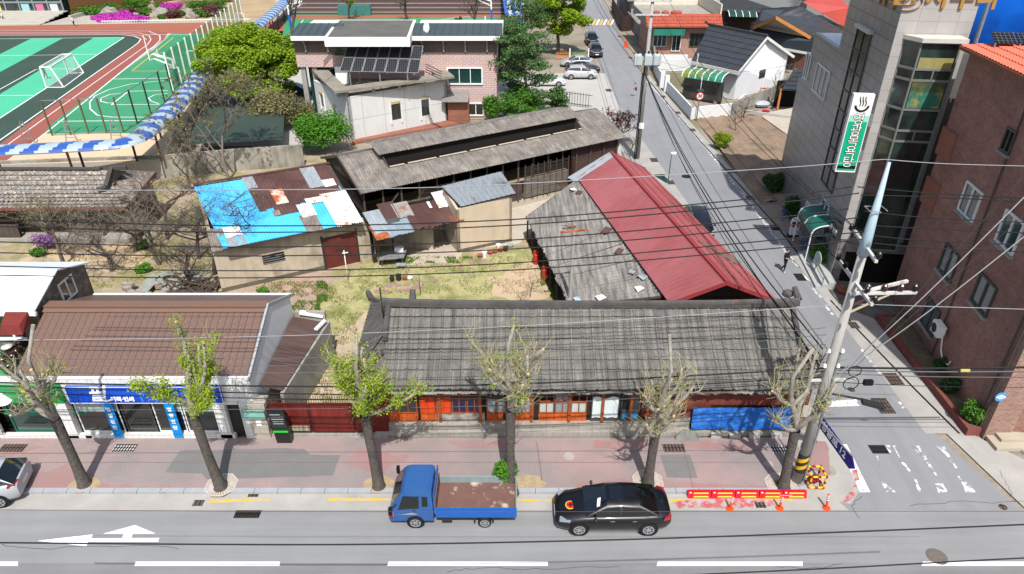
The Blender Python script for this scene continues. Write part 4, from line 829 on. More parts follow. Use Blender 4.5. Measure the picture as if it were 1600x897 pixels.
for p,q in ((fa,fL),(fa,fR),(ra,rL),(ra,rR)): mb.bar(p+Vector((0,0,-.06)),q+Vector((0,0,-.06)),.05,.2)
build(mb,'barge_board',REDC,bR)
# translucent grey strip on the street side
nn=(rR-fR).cross(fa-fR).normalized(); w0=[OP(x,y,fR+nn*.05,nn) for x,y in ((1086,374),(1093,377),(1160,410),(1150,412))]
mb=MB(); mb.poly(w0); 
if (w0[1]-w0[0]).cross(w0[2]-w0[1]).z<0: mb.f=[tuple(reversed(mb.f[0]))]
build(mb,'grey_roof_strip',mat('mossy_grey_strip','#6b675a',.9,.3,3),bR)
# grey metal sheet at the far end
N2=(fL-rL).cross(ra-rL).normalized(); w0=[OP(x,y,rL+N2*.03,N2) for x,y in ((887,277),(900,284),(958,246),(953,238))]
mb=MB(); mb.sheet(w0[0]+Vector((0,0,-.05)),w0[1],w0[2],w0[3],pitch=.28,amp=.05,kind='rib'); build(mb,'grey_end_sheet',CORS,bR)
# walls
PURP=mat('dark_plum_boards','#3b2b2b',.9,.2,1.5,pat='plank',col2='#4a3838',pargs=dict(w=1.6,h=.3,mc='#1c1414'))
iL=(fa-fL)*.05
def sh(p,f): return (p.x+f[0],p.y+f[1])
wl=sh(fL,(.3,.75)); wr=sh(fR,(-.6,.6)); wrl=sh(rL,(.3,-.4)); wrr=sh(rR,(-.6,-.4)); wa=((wl[0]+wr[0])/2,(wl[1]+wr[1])/2)
mb=MB(); mb.add([(wl[0],wl[1],0),(wr[0],wr[1],0),(wr[0],wr[1],zE+.05),(fa.x,wa[1],zR-.12),(wl[0],wl[1],zE+.05)],[(0,1,2,3,4)]); mb.add([(wl[0],wl[1]+.1,0),(wr[0],wr[1]+.1,0),(wr[0],wr[1]+.1,zE+.05),(fa.x,wa[1]+.1,zR-.12),(wl[0],wl[1]+.1,zE+.05)],[(4,3,2,1,0)]); build(mb,'gable_wall',PURP,bR)
wallq('wall',wrl,wl,2.9,2.9,.15,DKW,bR); wallq('wall',wr,wrr,2.9,2.9,.15,PURP,bR); wallq('wall',wrr,wrl,2.9,2.9,.15,PURP,bR)
mb=MB(); mb.add([(wrl[0],wrl[1],2.85),(wrr[0],wrr[1],2.85),(ra.x,(wrl[1]+wrr[1])/2,zR-.12)],[(2,1,0)]); build(mb,'gable_wall',PURP,bR)
# grey corrugated lean-to on its left side
bT=thing('grey_lean_to','collapsing lean-to with bleached grey corrugated roof left of the red roof','shed',(4.5,41,0))
A0,A1=G(890,477,2.05),G(1036,462,2.75); B0,B1=G(822,338,2.05),G(903,279,2.85)
def lp(u,v,dz=0): return A0.lerp(A1,v).lerp(B0.lerp(B1,v),u)+Vector((0,0,dz))
mb=MB(); 
# sheets run from low outer edge to the red roof
mb.sheet(lp(1,0),lp(0,0),lp(0,1),lp(1,1),pitch=.25,amp=.055,nv=3,jag=.08,seed=11); build(mb,'roof',ASBB,bT)
rr=random.Random(8)
for k,(u,v,s) in enumerate(((.05,.8,.35),(.02,.35,.4),(.12,.92,.4),(.93,.82,.35),(.03,.1,.3),(.16,.84,.3))):
    c=lp(u,v,.1); mb=MB(); t=rr.uniform(-.5,.5); q=[c+Vector((s*math.cos(t+j*PI/2)*(1.3 if j%2 else .8),s*math.sin(t+j*PI/2),rr.uniform(-.02,.1))) for j in range(4)]; mb.hexa([p-Vector((0,0,.02)) for p in q],q); build(mb,'broken_sheet',[WHITE,WHITE,CORS,WHITE,mat('pale_blue_scrap','#8fb4c9',.6,.1),CORS][k],bT)
for k,(u,v,w_,l,m) in enumerate(((.5,.93,.5,.9,BRR),(.33,.9,.4,.7,BRR),(.88,.9,.4,.5,BRR),(.62,.55,.12,1.8,RSTO))):
    c=lp(u,v,.12); mb=MB(); mb.bar(c,c+Vector((-l*.5,-l*.75 if k<3 else -.1,-.1 if k<3 else .1)),w_,.03); build(mb,'loose_sheet',m,bT)
mb=MB(); 
for k in range(9): u=k/8; mb.bar(lp(u,0,-.08),lp(u,1,-.08),.08,.12)
build(mb,'rafter',WOOD,bT)
for k in range(8):
    p=lp(k/7.0,.03); mb=MB(); mb.bar((p.x,p.y,0),(p.x,p.y,p.z-.05),.12); build(mb,'post',WOOD,bT)
mb=MB(); mb.bar(lp(0,.02,-.12),lp(1,.02,-.12),.1,.12); build(mb,'beam',WOOD,bT)
mb=MB(); p,q=lp(0,.02),lp(1,.02); mb.poly([(p.x,p.y-.0,.07),(fL.x+.4,fL.y+.5,.07),(rL.x+.4,rL.y,.07),(q.x,q.y,.07)]); build(mb,'floor',mat('dark_soil','#3d352d',.95,.3,2),bT)
mb=MB(); a=lp(0,.55,-.5); mb.box(a.x-1.0,a.y+.2,2.0,a.x+1.3,a.y+.5,2.25); mb.box(a.x+1.6,a.y+.1,2.1,a.x+2.6,a.y+.4,2.4); build(mb,'red_scrap',mat('red_scrap_paint','#8f2a22',.6,.2,3),bT)
# broken plum coloured shed roof between barn and warehouse
q=[G(838,378-12,2.2),G(845,300,1.6)]
mb=MB(); mb.slab([G(868,290,1.9),G(910,294,1.9),G(915,280,2.6),G(890,278,2.6)],.05); one(mb,'fallen_roof_sheet',BRR,'fallen plum brown sheet roof leaning between the long barn and the red roof','sheet')
mb=MB(); c=G(868,300,.1)
mb.lathe((c.x,c.y+.4,.05),[(1.3,0),(1.25,.5),(1.05,.9),(.5,1.1),(0,1.15)],16); one(mb,'straw_heap',mat('straw','#857a61',.95,.3,6,bump=.8,bscale=15,col2='#6b7a3c',c2amt=.42,c2scale=2),'round straw heap with grass on top behind the grey lean-to','heap')
# ---- old tiled house on the left
bO=thing('old_tiled_house','derelict single-storey house with sagging grey tile roof','building',(-35,47,0))
OT=mat('old_grey_tile','#77716a',.95,.3,4,bump=.6,bscale=20,finevar=.3,fscale=8,col2='#9b9085',c2amt=.46,c2scale=3,c2sharp=.06)
zE,zR=3.0,4.7
e0,e1=G(-120,327,zE),G(197,324,zE); r0,r1=G(-120,266,zR),G(176,266,zR); hc=G(243,268,zE+.5)
mb=MB(); n=9
for i in range(n):
    t0,t1=i/n,(i+1)/n; s=lambda t:-.25*math.sin(PI*t)
    mb.sheet(e0.lerp(r0,t0)+Vector((0,0,s(t0)+.05)),e1.lerp(r1,t0)+Vector((0,0,s(t0)+.05)),e1.lerp(r1,t1)+Vector((0,-.03,s(t1))),e0.lerp(r0,t1)+Vector((0,-.03,s(t1))),pitch=.32,amp=.05,kind='tile')
mb.sheet(e1,hc,r1+Vector((.1,0,-.05)),r1+Vector((0,0,-.02)),pitch=.32,amp=.05,kind='tile')
build(mb,'roof',OT,bO)
mb=MB(); bk0=Vector((r0.x,r0.y+(r0.y-e0.y),zE)); bk1=Vector((hc.x,r1.y+(r1.y-e1.y),zE)); mb.sheet(bk1,bk0,r0,r1,pitch=.32,amp=.05,kind='tile'); mb.slab([hc,bk1,r1+Vector((0,.1,0)),r1],.05); build(mb,'rear_roof',OT,bO)
mb=MB(); m1=r1+Vector((-.2,0,.1))
for k in range(3):
    mb.bar(r0+Vector((0,.12*k-.1,.12)),r1+Vector((-.8,.12*k-.1,.12)),.1,.12)
p=G(166,292,4.0); mb.bar(r1+Vector((0,0,.2)),p,.3,.3); mb.bar(r1+Vector((0,0,.2)),r1+Vector((1.0,.1,.15)),.25,.25); mb.tube([p,p+Vector((-.6,-.2,-.1))],.14,8); p2=G(184,311,3.6); mb.tube([p2,p2+Vector((.5,.3,0))],.16,8)
build(mb,'ridge',mat('dark_ridge_tile','#45423e',.95,.3,3),bO)
mb=MB(); mb.add([r1+Vector((.15,-.1,.06)),r1+Vector((1.0,-.15,.0)),p+Vector((.35,.1,.12))],[(0,1,2) ]); mb.f=[tuple(reversed(mb.f[0]))]; build(mb,'roof_hole',DKIN,bO)
mb=MB(); mb.bar(e0+Vector((0,-.06,-.05)),e1+Vector((0,-.06,-.05)),.1,.18); build(mb,'eave_board',mat('red_brown_eave','#6b4238',.7,.25,3),bO); mb=MB(); mb.bar(e1+Vector((0,-.06,-.05)),hc+Vector((0.05,-.06,-.05)),.1,.18); build(mb,'eave_board',mat('red_brown_eave','#6b4238',.7,.25,3),bO)
mb=MB(); mb.box(e0.x,e0.y+1.6,0,e1.x-.5,e0.y+1.75,2.9); mb.box(e1.x-.6,e0.y+1.75,0,e1.x-.45,bk1.y-.6,2.9); mb.box(e0.x,bk1.y-.7,0,e1.x-.5,bk1.y-.6,2.9); build(mb,'wall',mat('dark_mud_wall','#4a3f34',.95,.3,1),bO)
mb=MB(); mb.box(e0.x,e0.y+.5,.05,e1.x-.6,e0.y+1.6,.45); build(mb,'stone_plinth',CONCD,bO)
for k in range(7): x=e0.x+1.2+k*(e1.x-e0.x-1.8)/6; mb=MB(); mb.box(x-.07,e0.y+1.0,.45,x+.07,e0.y+1.14,2.95); build(mb,'post',WOOD,bO)
mb=MB(); c=G(25,340,1.2); mb.box(-38,e0.y+.7,.45,-35.5,e0.y+.76,1.5); build(mb,'board_panel',WOOD,bO)
# ---- school retaining wall
a=G(-400,262,ZS); pts=[G(x,y,ZS) for x,y in ((-200,262),(0,257),(120,252.5),(250,248),(330,241),(395,236),(472,231))]
t=thing('retaining_wall','stained concrete retaining wall below the school ground','wall',(-30,58,0))
RW=mat('stained_retaining_wall','#8d897e',.95,.2,.5,streak=.35,finevar=.15,col2='#4e4a42',c2amt=.42,c2scale=.35,c2sharp=.15,pargs=dict(su=2,sv=.25))
for p,q in zip(pts,pts[1:]): 
    mb=MB(); d=(q-p).normalized(); n=Vector((-d.y,d.x,0))*.3; mb.hexa([(p.x,p.y,0),(q.x,q.y,0),(q.x+n.x,q.y+n.y,0),(p.x+n.x,p.y+n.y,0)],[(p.x,p.y,ZS+.25),(q.x,q.y,ZS+.25),(q.x+n.x,q.y+n.y,ZS+.25),(p.x+n.x,p.y+n.y,ZS+.25)]); build(mb,'wall_section',RW,t)
# ================================================================ SOLAR HOUSE, RIGHT HAND BUILDINGS, FAR HOUSES
BRKP=mat('pink_brick','#b98f80',.9,.08,.6,pat='brick',col2='#a08a92',pargs=dict(w=.6,h=.2,m=.03,mc='#c2b6ae')); BRKR=mat('red_brick','#7a4030',.9,.15,.6,pat='brick',col2='#8f5238',pargs=dict(w=.4,h=.14,m=.02,mc='#8a7468'))
PC=mat('panelled_concrete','#c6c7c4',.85,.07,.4,streak=.06,pat='tile',pargs=dict(w=2.4,h=2.2,m=.02,mc='#8b8478'))
bH=thing('solar_house','two-storey house of pale concrete and pink brick with solar panels on its terrace','building',(-10,70,0))
# plain concrete wing, slightly turned
H0,H1=G(552,222),G(700,191); hd=(H1-H0).normalized(); hn=Vector((-hd.y,hd.x,0)); hL=(H1-H0).length; HT=5.2
P0=V(540,152,H0.y); 
HT=OP(541,152,H0,-hn).z
H2=H0+hn*8.5; H3=H1+hn*8.0
wallq('front_wall',H0,H1,HT,HT,.25,PC,bH); wallq('side_wall',H2,H0,HT,HT,.25,PC,bH); wallq('side_wall',H1,H3,HT,HT,.25,PC,bH)
mb=MB(); mb.hexa([H0+Vector((.2,.2,HT-.3)),H1+Vector((-.2,.2,HT-.3)),H3+Vector((-.2,0,HT-.3)),H2+Vector((.2,0,HT-.3))],[H0+Vector((.2,.2,HT-.1)),H1+Vector((-.2,.2,HT-.1)),H3+Vector((-.2,0,HT-.1)),H2+Vector((.2,0,HT-.1))]); build(mb,'terrace_floor',mat('gravel_roof','#8b8070',.95,.2,2,finevar=.3),bH)
# floating concrete frame above the terrace
zf=HT+.75; Nz=0
o_=[G(x,y,zf) for x,y in ((475,97),(522,143),(710,119),(660,80))]
mb=MB(); 
ctr=sum(o_,Vector())/4; i_=[p.lerp(ctr,.22 if k in(1,) else .24) for k,p in enumerate(o_)]
def ringq(a,b,c,d,z0,z1):
    q=[a,b,c,d]; 
    ar=sum(q[i].x*q[(i+1)%4].y-q[(i+1)%4].x*q[i].y for i in range(4))
    if ar<0:q=q[::-1]
    mb.hexa([(p.x,p.y,z0) for p in q],[(p.x,p.y,z1) for p in q])
for k in range(4):
    if k==3: continue
    ringq(o_[k],o_[(k+1)%4],i_[(k+1)%4],i_[k],zf-.22,zf)
build(mb,'terrace_frame',mat('weathered_concrete_frame','#807b70',.92,.22,1,finevar=.15,streak=.1),bH)
mb=MB()
for k in (0,1,2):
    for t in (.06,.3,.54,.78,.97):
        p=o_[k].lerp(o_[(k+1)%4],t).lerp(ctr,.1); mb=MB(); mb.box(p.x-.15,p.y-.15,HT-.1,p.x+.15,p.y+.15,zf-.2); build(mb,'frame_post',CONC,bH)
def facewin(a,b,pxs,par,fm=ALU,gm=GLASS,out=.12,ft=.12,gname='window'):
    # window from photo corners on wall a->b
    d=(Vector(b)-Vector(a)); d.z=0; d.normalize(); n=Vector((d.y,-d.x,0)); P=[OP(x,y,a,n) for x,y in pxs]
    us=[(p-Vector(a)).dot(d) for p in P]; zs=[p.z for p in P]; u0,u1,z0,z1=min(us),max(us),min(zs),max(zs)
    g=onwall(gname,a,b,u0,u1,z0,z1,gm,par,.015,.02)
    for (x0,x1,y0,y1) in ((u0-ft,u0,z0-ft*3.2,z1+ft),(u1,u1+ft,z0-ft*3.2,z1+ft),(u0,u1,z1,z1+ft)): 
        onwall('frame',a,b,x0,x1,y0,y1,fm,g,out,out)
    onwall('frame',a,b,(u0+u1)/2-.03,(u0+u1)/2+.03,z0,z1,ALUD,g,.04,.03); onwall('frame',a,b,u0,u1,z1+ft,z1+ft*1.9,mat('yellow_stain','#b9a04e',.7,.1),g,out+.05,out)
facewin(H0,H1,((610,163),(627,185)),bH); facewin(H0,H1,((657,156),(671,179)),bH)
facewin(H2,H0,((520,167),(528,186)),bH); facewin(H2,H0,((500,145),(508,167)),bH)
mb=MB(); q=[G(x,y) for x,y in ((550,226),(716,196),(700,190),(552,221))]; mb.hexa([(p.x,p.y,-.02) for p in q],[(p.x,p.y,.25) for p in q]); build(mb,'brick_footing',BRKR,bH)
mb=MB(); p=H0-hn*.0+Vector((.05,0,0)); mb.tube([H0-hd*.12+Vector((0,.3,.1)),H0-hd*.12+Vector((0,.3,HT-.3))],.09,6); build(mb,'downpipe',DARK,bH)
# brick body behind
FYb=75.2
def FX(px,py,Y=FYb): p=V(px,py,Y); return p
zt=FX(700,61).z; xL=FX(464,100).x; xR=FX(776,100).x; xj=FX(520,60).x
mb=MB(); mb.box(xL,FYb,FX(464,105).z,FX(525,100).x,FYb+9,zt-1.6); mb.box(FX(525,100).x,FYb,0,xR,FYb+9,zt-1.6); build(mb,'brick_wall',BRKP,bH)
mb=MB(); mb.box(xL,FYb+.02,zt-1.6,xR,FYb+9,zt); build(mb,'upper_band',mat('brown_grey_brick','#6b5d57',.9,.1,.6,pat='brick',pargs=dict(w=.4,h=.14,m=.015,mc='#544a46')),bH)
mb=MB(); mb.box(xL+.8,FYb+1.2,0,xL+4,FYb+8,FX(464,105).z-.05); build(mb,'ground_floor',GLASSG,bH)
for px in (474,492): mb=MB(); x=FX(px,120).x; mb.box(x-.25,FYb+.2,0,x+.25,FYb+.7,FX(464,105).z); build(mb,'column',CONCD,bH)
mb=MB(); a=FX(454,60,FYb-.9); mb.box(a.x,FYb-.9,zt,FX(530,60).x,FYb+9,zt+.45); mb.box(FX(642,60,FYb-.9).x,FYb-.9,zt,FX(785,60,FYb-.9).x,FYb+9,zt+.45); build(mb,'white_fascia',WHITE,bH)
ZN=mat('standing_seam_zinc','#4a5456',.5,.1,.6,metal=.3)
mb=MB(); mb.sheet((a.x,FYb-.9,zt+.46),(FX(530,60).x,FYb-.9,zt+.46),(FX(530,60).x,FYb+3,zt+1.1),(a.x,FYb+3,zt+1.1),pitch=.8,amp=.07,kind='seam'); build(mb,'seamed_roof',ZN,bH); mb=MB(); mb.sheet((FX(642,60,FYb-.9).x,FYb-.9,zt+.46),(FX(785,60,FYb-.9).x,FYb-.9,zt+.46),(FX(785,60,FYb-.9).x,FYb+3,zt+1.1),(FX(642,60,FYb-.9).x,FYb+3,zt+1.1),pitch=.8,amp=.07,kind='seam'); build(mb,'seamed_roof',ZN,bH)
zc=zt+.9; q=[G(x,y,zc) for x,y in ((506,59),(640,59),(650,31),(527,31))]
mb=MB(); mb.hexa([p-Vector((0,0,.85)) for p in q],q); build(mb,'roof_slab',WHITE,bH)
c0=sum(q,Vector())/4; q2_=[p.lerp(c0,.07)+Vector((0,0,.02)) for p in q]; mb=MB(); mb.hexa([p-Vector((0,0,.01)) for p in q2_],q2_); build(mb,'roof_membrane',mat('dark_roof_membrane','#5b5954',.95,.2,.5,finevar=.15),bH)
mb=MB(); mb.box(FX(522,80).x,FYb-.05,FX(600,82).z-.3,FX(640,80).x,FYb+.1,zt+.1); build(mb,'terrace_glazing',GLASSG,bH)
for px in (477,512,660,693,727,761): 
    x=FX(px,70).x; mb=MB(); mb.bar((x,FYb-.8,zt-.05),(x,FYb-.1,zt-.6),.1); mb.bar((x,FYb-.1,zt-1.3),(x,FYb-.1,zt-.3),.14); build(mb,'roof_bracket',STEEL,bH)
def fwin(px0,py0,px1,py1,gm=GLASS,fm=ALU,n=1,Y=FYb,par=None,ft=.14,nm='window'):
    a=V(px0,py1,Y); b=V(px1,py0,Y); m=MB(); m.box(a.x,Y-.02,a.z,b.x,Y+.05,b.z); o=build(m,nm,gm,par or bH); f=MB(); wall_frame(f,a.x-ft,b.x+ft,a.z-ft,b.z+ft,Y-.022,ft,.12)
    for k in range(1,n+1): x=a.x+(b.x-a.x)*k/(n+1); f.box(x-.04,Y-.07,a.z,x+.04,Y-.022,b.z)
    build(f,'frame',fm,o); return o
fwin(701,107,752,130,GLASSG,n=2); fwin(733,162,754,179); 
mb=MB(); a=V(701,196,FYb-1.6); b=V(732,158,FYb-1.6); mb.box(a.x,FYb-1.6,0,b.x,FYb,b.z); build(mb,'porch',BRKR,bH)
mb=MB(); mb.slab([(a.x-.6,FYb-2.3,b.z+.1),(b.x,FYb-2.3,b.z+.1),(b.x,FYb,b.z+.75),(a.x-.6,FYb,b.z+.75)],.06); build(mb,'porch_canopy',mat('clear_canopy','#7e7a77',.25,.1,2,spec=.6),bH)
mb=MB(); mb.box(a.x-.5,FYb-1.2,0,a.x,FYb-1.1,2.2); build(mb,'door',DARK,bH)
# stair rail and air conditioner on the terrace
mb=MB(); p=V(508,104,70); 
for k in range(3): mb.bar(V(506,104-k*4,70),V(519,88-k*4,72),.06)
build(mb,'stair_rail',RUST,bH); mb=MB(); p=V(533,104,73); mb.box(p.x-.7,73,HT-.1,p.x+.6,73.4,HT+1.6); build(mb,'air_conditioner',WHITE,bH)
mb=MB(); 
for k in range(4): mb.bar(V(665,100+k*4,69),V(690,112+k*4,67),.06)
build(mb,'balustrade',RUST,bH)
# solar array
sq=[V(530,112,70.3),V(654,115,70.3),V(662,72,73.3),V(544,68,73.3)]
t=thing('solar_array','dark solar panel array on steel legs on the house terrace','solar panels',(sq[0].x+4,sq[0].y,HT))
SPM=mat('solar_cells','#0b0c11',.45,.1,1,spec=.25,pat='tile',pargs=dict(w=.21,h=.21,m=.014,mc='#55565a'))
nn=(sq[1]-sq[0]).cross(sq[3]-sq[0]).normalized()
def sp(u,v,dz=0): return sq[0].lerp(sq[1],u).lerp(sq[3].lerp(sq[2],u),v)+nn*dz
for r_ in range(2):
    for c in range(7):
        u0,u1,v0,v1=c/7+.003,(c+1)/7-.003,r_/2+.008,(r_+1)/2-.008; mb=MB(); mb.slab([sp(u0,v0,.05),sp(u1,v0,.05),sp(u1,v1,.05),sp(u0,v1,.05)],.05); o=build(mb,'solar_panel',STEEL,t); m=MB(); e=.006; m.slab([sp(u0+e,v0+.012,.055),sp(u1-e,v0+.012,.055),sp(u1-e,v1-.012,.055),sp(u0+e,v1-.012,.055)],.003); build(m,'cells',SPM,o)
for u in (.12,.5,.85):
    for v in (.06,.9): p=sp(u,v,-.03); mb=MB(); mb.bar((p.x,p.y,HT-.1),p,.1); build(mb,'leg',STEEL,t)
c=V(670,44,FYb+.5); t=thing('satellite_dish','small white satellite dish on the brick house roof','dish',(c.x,FYb+.5,zt+.9)); mb=MB()
mb.tube([c,c+Vector((-.05,-.03,.01)),c+Vector((-.25,-.18,.06))],[.05,.3,.62],14); build(mb,'dish',WHITE,t); mb=MB(); mb.bar((c.x,FYb+.5,zt+.6),c,.08); build(mb,'stand',STEEL,t)
# ---- granite bath house --------------------------------
GRD=mat('grey_granite','#7b7876',.35,.1,.4,spec=.6,pat='tile',col2='#726f6d',pargs=dict(w=.98,h=.62,m=.013,off=0,mc='#4c4a49',bias=-.2),col2_=None) if False else mat('grey_granite','#827f7d',.3,.12,.4,spec=.6,pat='tile',col2='#777472',pargs=dict(w=1.15,h=.75,m=.03,off=0,mc='#454342'))
GRL=mat('light_granite','#a6a29e',.5,.08,1,spec=.4,finevar=.12,pat='tile',col2='#9e9a96',pargs=dict(w=1.0,h=.62,m=.01,off=0,mc='#77736f'))
bG=thing('bath_house','tall grey granite clad bath house with glazed front and vertical green sign','building',(24,42,0))
C0=Vector((20.9,39.2,0)); C1=Vector((22.9,55.6,0)); sd=(C1-C0).normalized(); fd=Vector((sd.y,-sd.x,0)); sn=Vector((-sd.y,sd.x,0))  # sn points to street (-x)
def SW_(px,py,out=0): return OP(px,py,C0+sn*out,sn)      # on side wall
def FW_(px,py,out=0): return OP(px,py,C0-sd*out,-sd)     # on front wall
TOP=24.0
FL=(FW_(1532,0)-C0).dot(fd)
def blk(name,s0,s1,f0,f1,z0,z1,m,par=bG,cap=None):
    q=[C0+sd*s0+fd*f0,C0+sd*s0+fd*f1,C0+sd*s1+fd*f1,C0+sd*s1+fd*f0]; mb=MB(); mb.hexa([(p.x,p.y,z0) for p in q],[(p.x,p.y,z1) for p in q]); return build(mb,name,m,par)
sA=(SW_(1312,70)-C0).dot(sd); z2=SW_(1290,60).z; sB=(SW_(1258,125)-C0).dot(sd); z1=SW_(1245,117).z; sC=16.5
zB=SW_(1266,45).z
blk('tower',0.05,sA,0.0,FL,0,TOP,GRD); blk('rear_block',sA,sB,0,FL+3,0,zB,GRD); blk('rear_block',sB,sC,0,FL+3,0,z1,GRD)
blk('roof_surface',sA+.3,sB-.3,.3,FL+2.7,zB-.02,zB+.015,mat('white_roof_surface','#d9dbda',.6,.05))
q=[C0+sd*(-.02)+fd*.0,C0+sd*(-.02)+fd*FL,C0+sd*.05+fd*FL,C0+sd*.05]; mb=MB(); mb.hexa([(p.x,p.y,3.0) for p in q],[(p.x,p.y,TOP) for p in q]); build(mb,'front_cladding',GRL,bG)
blk('link_wall',.8,3,FL,FL+4,0,FW_(1492,118).z+1,mat('dark_grey_wall','#5c5a58',.8,.1))  # dark grey wall closing the gap beside the glazed bay
# near-black panel: shade of the open ground floor painted on
blk('undercroft_shade',-.06,0.0,.6,FL+4,0,2.3,DKIN); blk('beam',-.35,-.05,.4,FL+3.5,2.3,2.75,mat('grey_beam','#77736f',.8,.1))
# glazed bay on the front
def fz(px,py): return FW_(px,py).z
u0=(FW_(1412,68)-C0).dot(fd); u1=(FW_(1490,65)-C0).dot(fd); zt_=fz(1450,62)
levels=[zt_]+[fz(x,y) for x,y in ((1440,103),(1436,120),(1425,165),(1410,197),(1400,213))]+[2.8]
mb=MB(); ub=u0+.55
q=[(u0,-.02),(ub,-.9),(u1,-.9),(u1+.12,-.02)]
def fp(u,s): p=C0+fd*u+sd*s; return (p.x,p.y)
mb.hexa([fp(*k)+(2.8,) for k in q],[fp(*k)+(zt_,) for k in q]); bay=build(mb,'glazed_bay',mat('bay_glass','#15211f',.08,.4,.4,spec=.9,coat=.4,col2='#2a3b36',c2amt=.5,c2scale=.6),bG)
for z in levels: 
    for a,b in ((q[0],q[1]),(q[1],q[2])): f=MB(); f.bar(fp(*a)+(z,),fp(*b)+(z,),.1,.12); build(f,'mullion',mat('grey_mullion','#6f6f6c',.5,.1),bay)
for k in q: f=MB(); f.bar(fp(*k)+(2.8,),fp(*k)+(zt_,),.09); build(f,'mullion',mat('grey_mullion','#6f6f6c'),bay)
f=MB(); um=(ub+u1)/2; f.bar(fp(um,-.93)+(levels[2],),fp(um,-.93)+(levels[1],),.07); f.bar(fp(um,-.93)+(levels[5],),fp(um,-.93)+(levels[4],),.07); build(f,'mullion',mat('grey_mullion','#6f6f6c'),bay)
f=MB(); q4=[fp(u0-.15,0),fp(ub-.1,-1.15),fp(u1+.25,-1.15),fp(u1+.3,0)]; f.hexa([k+(zt_+.03,) for k in q4],[k+(zt_+.25,) for k in q4]); build(f,'bay_cornice',mat('pale_cornice','#b7b3aa',.8,.15),bG)
# curtain panels behind the glass shown as their own sheets
for (za_,zb_,m) in ((levels[1]+.05,levels[1]+.62,mat('yellow_blind','#8a8350',.7,.2,3)),(levels[2]-.62,levels[2]-.06,mat('yellow_blind','#8a8350')),(levels[3]+.1,levels[2]-.1,mat('teal_curtain','#2f6a58',.6,.35,3,col2='#8c8346',c2amt=.44,c2scale=1.3,streak=.2))):
    f=MB(); a_=fp(ub+.12,-.915); b_=fp(u1-.12,-.915) if za_>levels[3]+.2 or m.name=='teal_curtain' else fp(um,-.915); f.add([a_+(za_,),b_+(za_,),b_+(zb_,),a_+(zb_,)],[(0,1,2,3)]); build(f,'curtain',m,bay)
# strip window and small windows on the side wall
def sbox(name,pxs,m,par=bG,out=.03,t=.04,grow=0):
    P=[SW_(x,y) for x,y in pxs]; ss=[(p-C0).dot(sd) for p in P]; zs=[p.z for p in P]; s0,s1,za_,zb_=min(ss),max(ss),min(zs),max(zs)
    q=[C0+sd*s0+sn*out,C0+sd*s0-sn*(t-out),C0+sd*s1-sn*(t-out),C0+sd*s1+sn*out]; mb=MB(); mb.hexa([(p.x,p.y,za_) for p in q],[(p.x,p.y,zb_) for p in q]); return build(mb,name,m,par),(s0,s1,za_,zb_)
o,(s0,s1,za_,zb_)=sbox('strip_window',((1344,48),(1291,301)),mat('strip_glass','#17231f',.15,.5,.5,spec=.4))
s0=(SW_(1364,50)-C0).dot(sd); s1=(SW_(1341,46)-C0).dot(sd)
bpy.data.objects.remove(o); 
q=[C0+sd*s0+sn*.03,C0+sd*s0,C0+sd*s1,C0+sd*s1+sn*.03]; zb_=SW_(1352,48).z; za_=SW_(1298,300).z; mb=MB(); mb.hexa([(p.x,p.y,za_) for p in q],[(p.x,p.y,zb_) for p in q]); sw=build(mb,'strip_window',mat('strip_glass','#1c2b27'),bG)
f=MB(); 
for s in (s0,(s0+s1)/2,s1): p=C0+sd*s+sn*.05; f.bar((p.x,p.y,za_),(p.x,p.y,zb_),.07)
for k in range(9): z=za_+(zb_-za_)*k/8; p=C0+sd*s0+sn*.05; p2=C0+sd*s1+sn*.05; f.bar((p.x,p.y,z),(p2.x,p2.y,z),.06)
build(f,'frame',ALUD,sw)
p=C0+sd*(s0-.1)+sn*.12; p2=C0+sd*(s1+.1)+sn*.12; f=MB(); f.bar((p.x,p.y,zb_+.12),(p2.x,p2.y,zb_+.12),.3,.22); build(f,'window_head',mat('pale_cornice','#b7b3aa'),bG)
def swin(pxa,pxb,n,fm=ALU,gm=GLASS):
    (x0,y0),(x1,y1)=pxa,pxb; sa=(SW_(*pxa)-C0).dot(sd); sb=(SW_(*pxb)-C0).dot(sd); zt=SW_(*pxa).z; zl=zt-n[1]
    q=[C0+sd*sa+sn*.02,C0+sd*sa,C0+sd*sb,C0+sd*sb+sn*.02]; mb=MB(); mb.hexa([(p.x,p.y,zl) for p in q],[(p.x,p.y,zt) for p in q]); o=build(mb,'window',gm,bG); f=MB()
    for k in range(n[0]+1): p=C0+sd*(sa+(sb-sa)*k/n[0])+sn*.05; f.bar((p.x,p.y,zl),(p.x,p.y,zt),.07)
    for z in (zl,zt): a=C0+sd*sa+sn*.05; b=C0+sd*sb+sn*.05; f.bar((a.x,a.y,z),(b.x,b.y,z),.08)
    build(f,'frame',fm,o)
swin((1279,98),(1298,114),(3,1.9)); swin((1287,308),(1297,322),(2,1.4)); swin((1262,314),(1266,319),(2,1.3)); swin((1263,82),(1268,92),(2,1.8))
# vertical sign
t=thing('vertical_sign','tall vertical green and white sign with steam bowl mark on the granite side wall','sign',tuple(SW_(1325,270,1.0)))
st,sb=SW_(1348,145,.8),SW_(1322,272,.8)
cs=(st+sb)/2; 
s_=(cs-C0).dot(sd); zt2,zb2=st.z,sb.z; wd=1.15
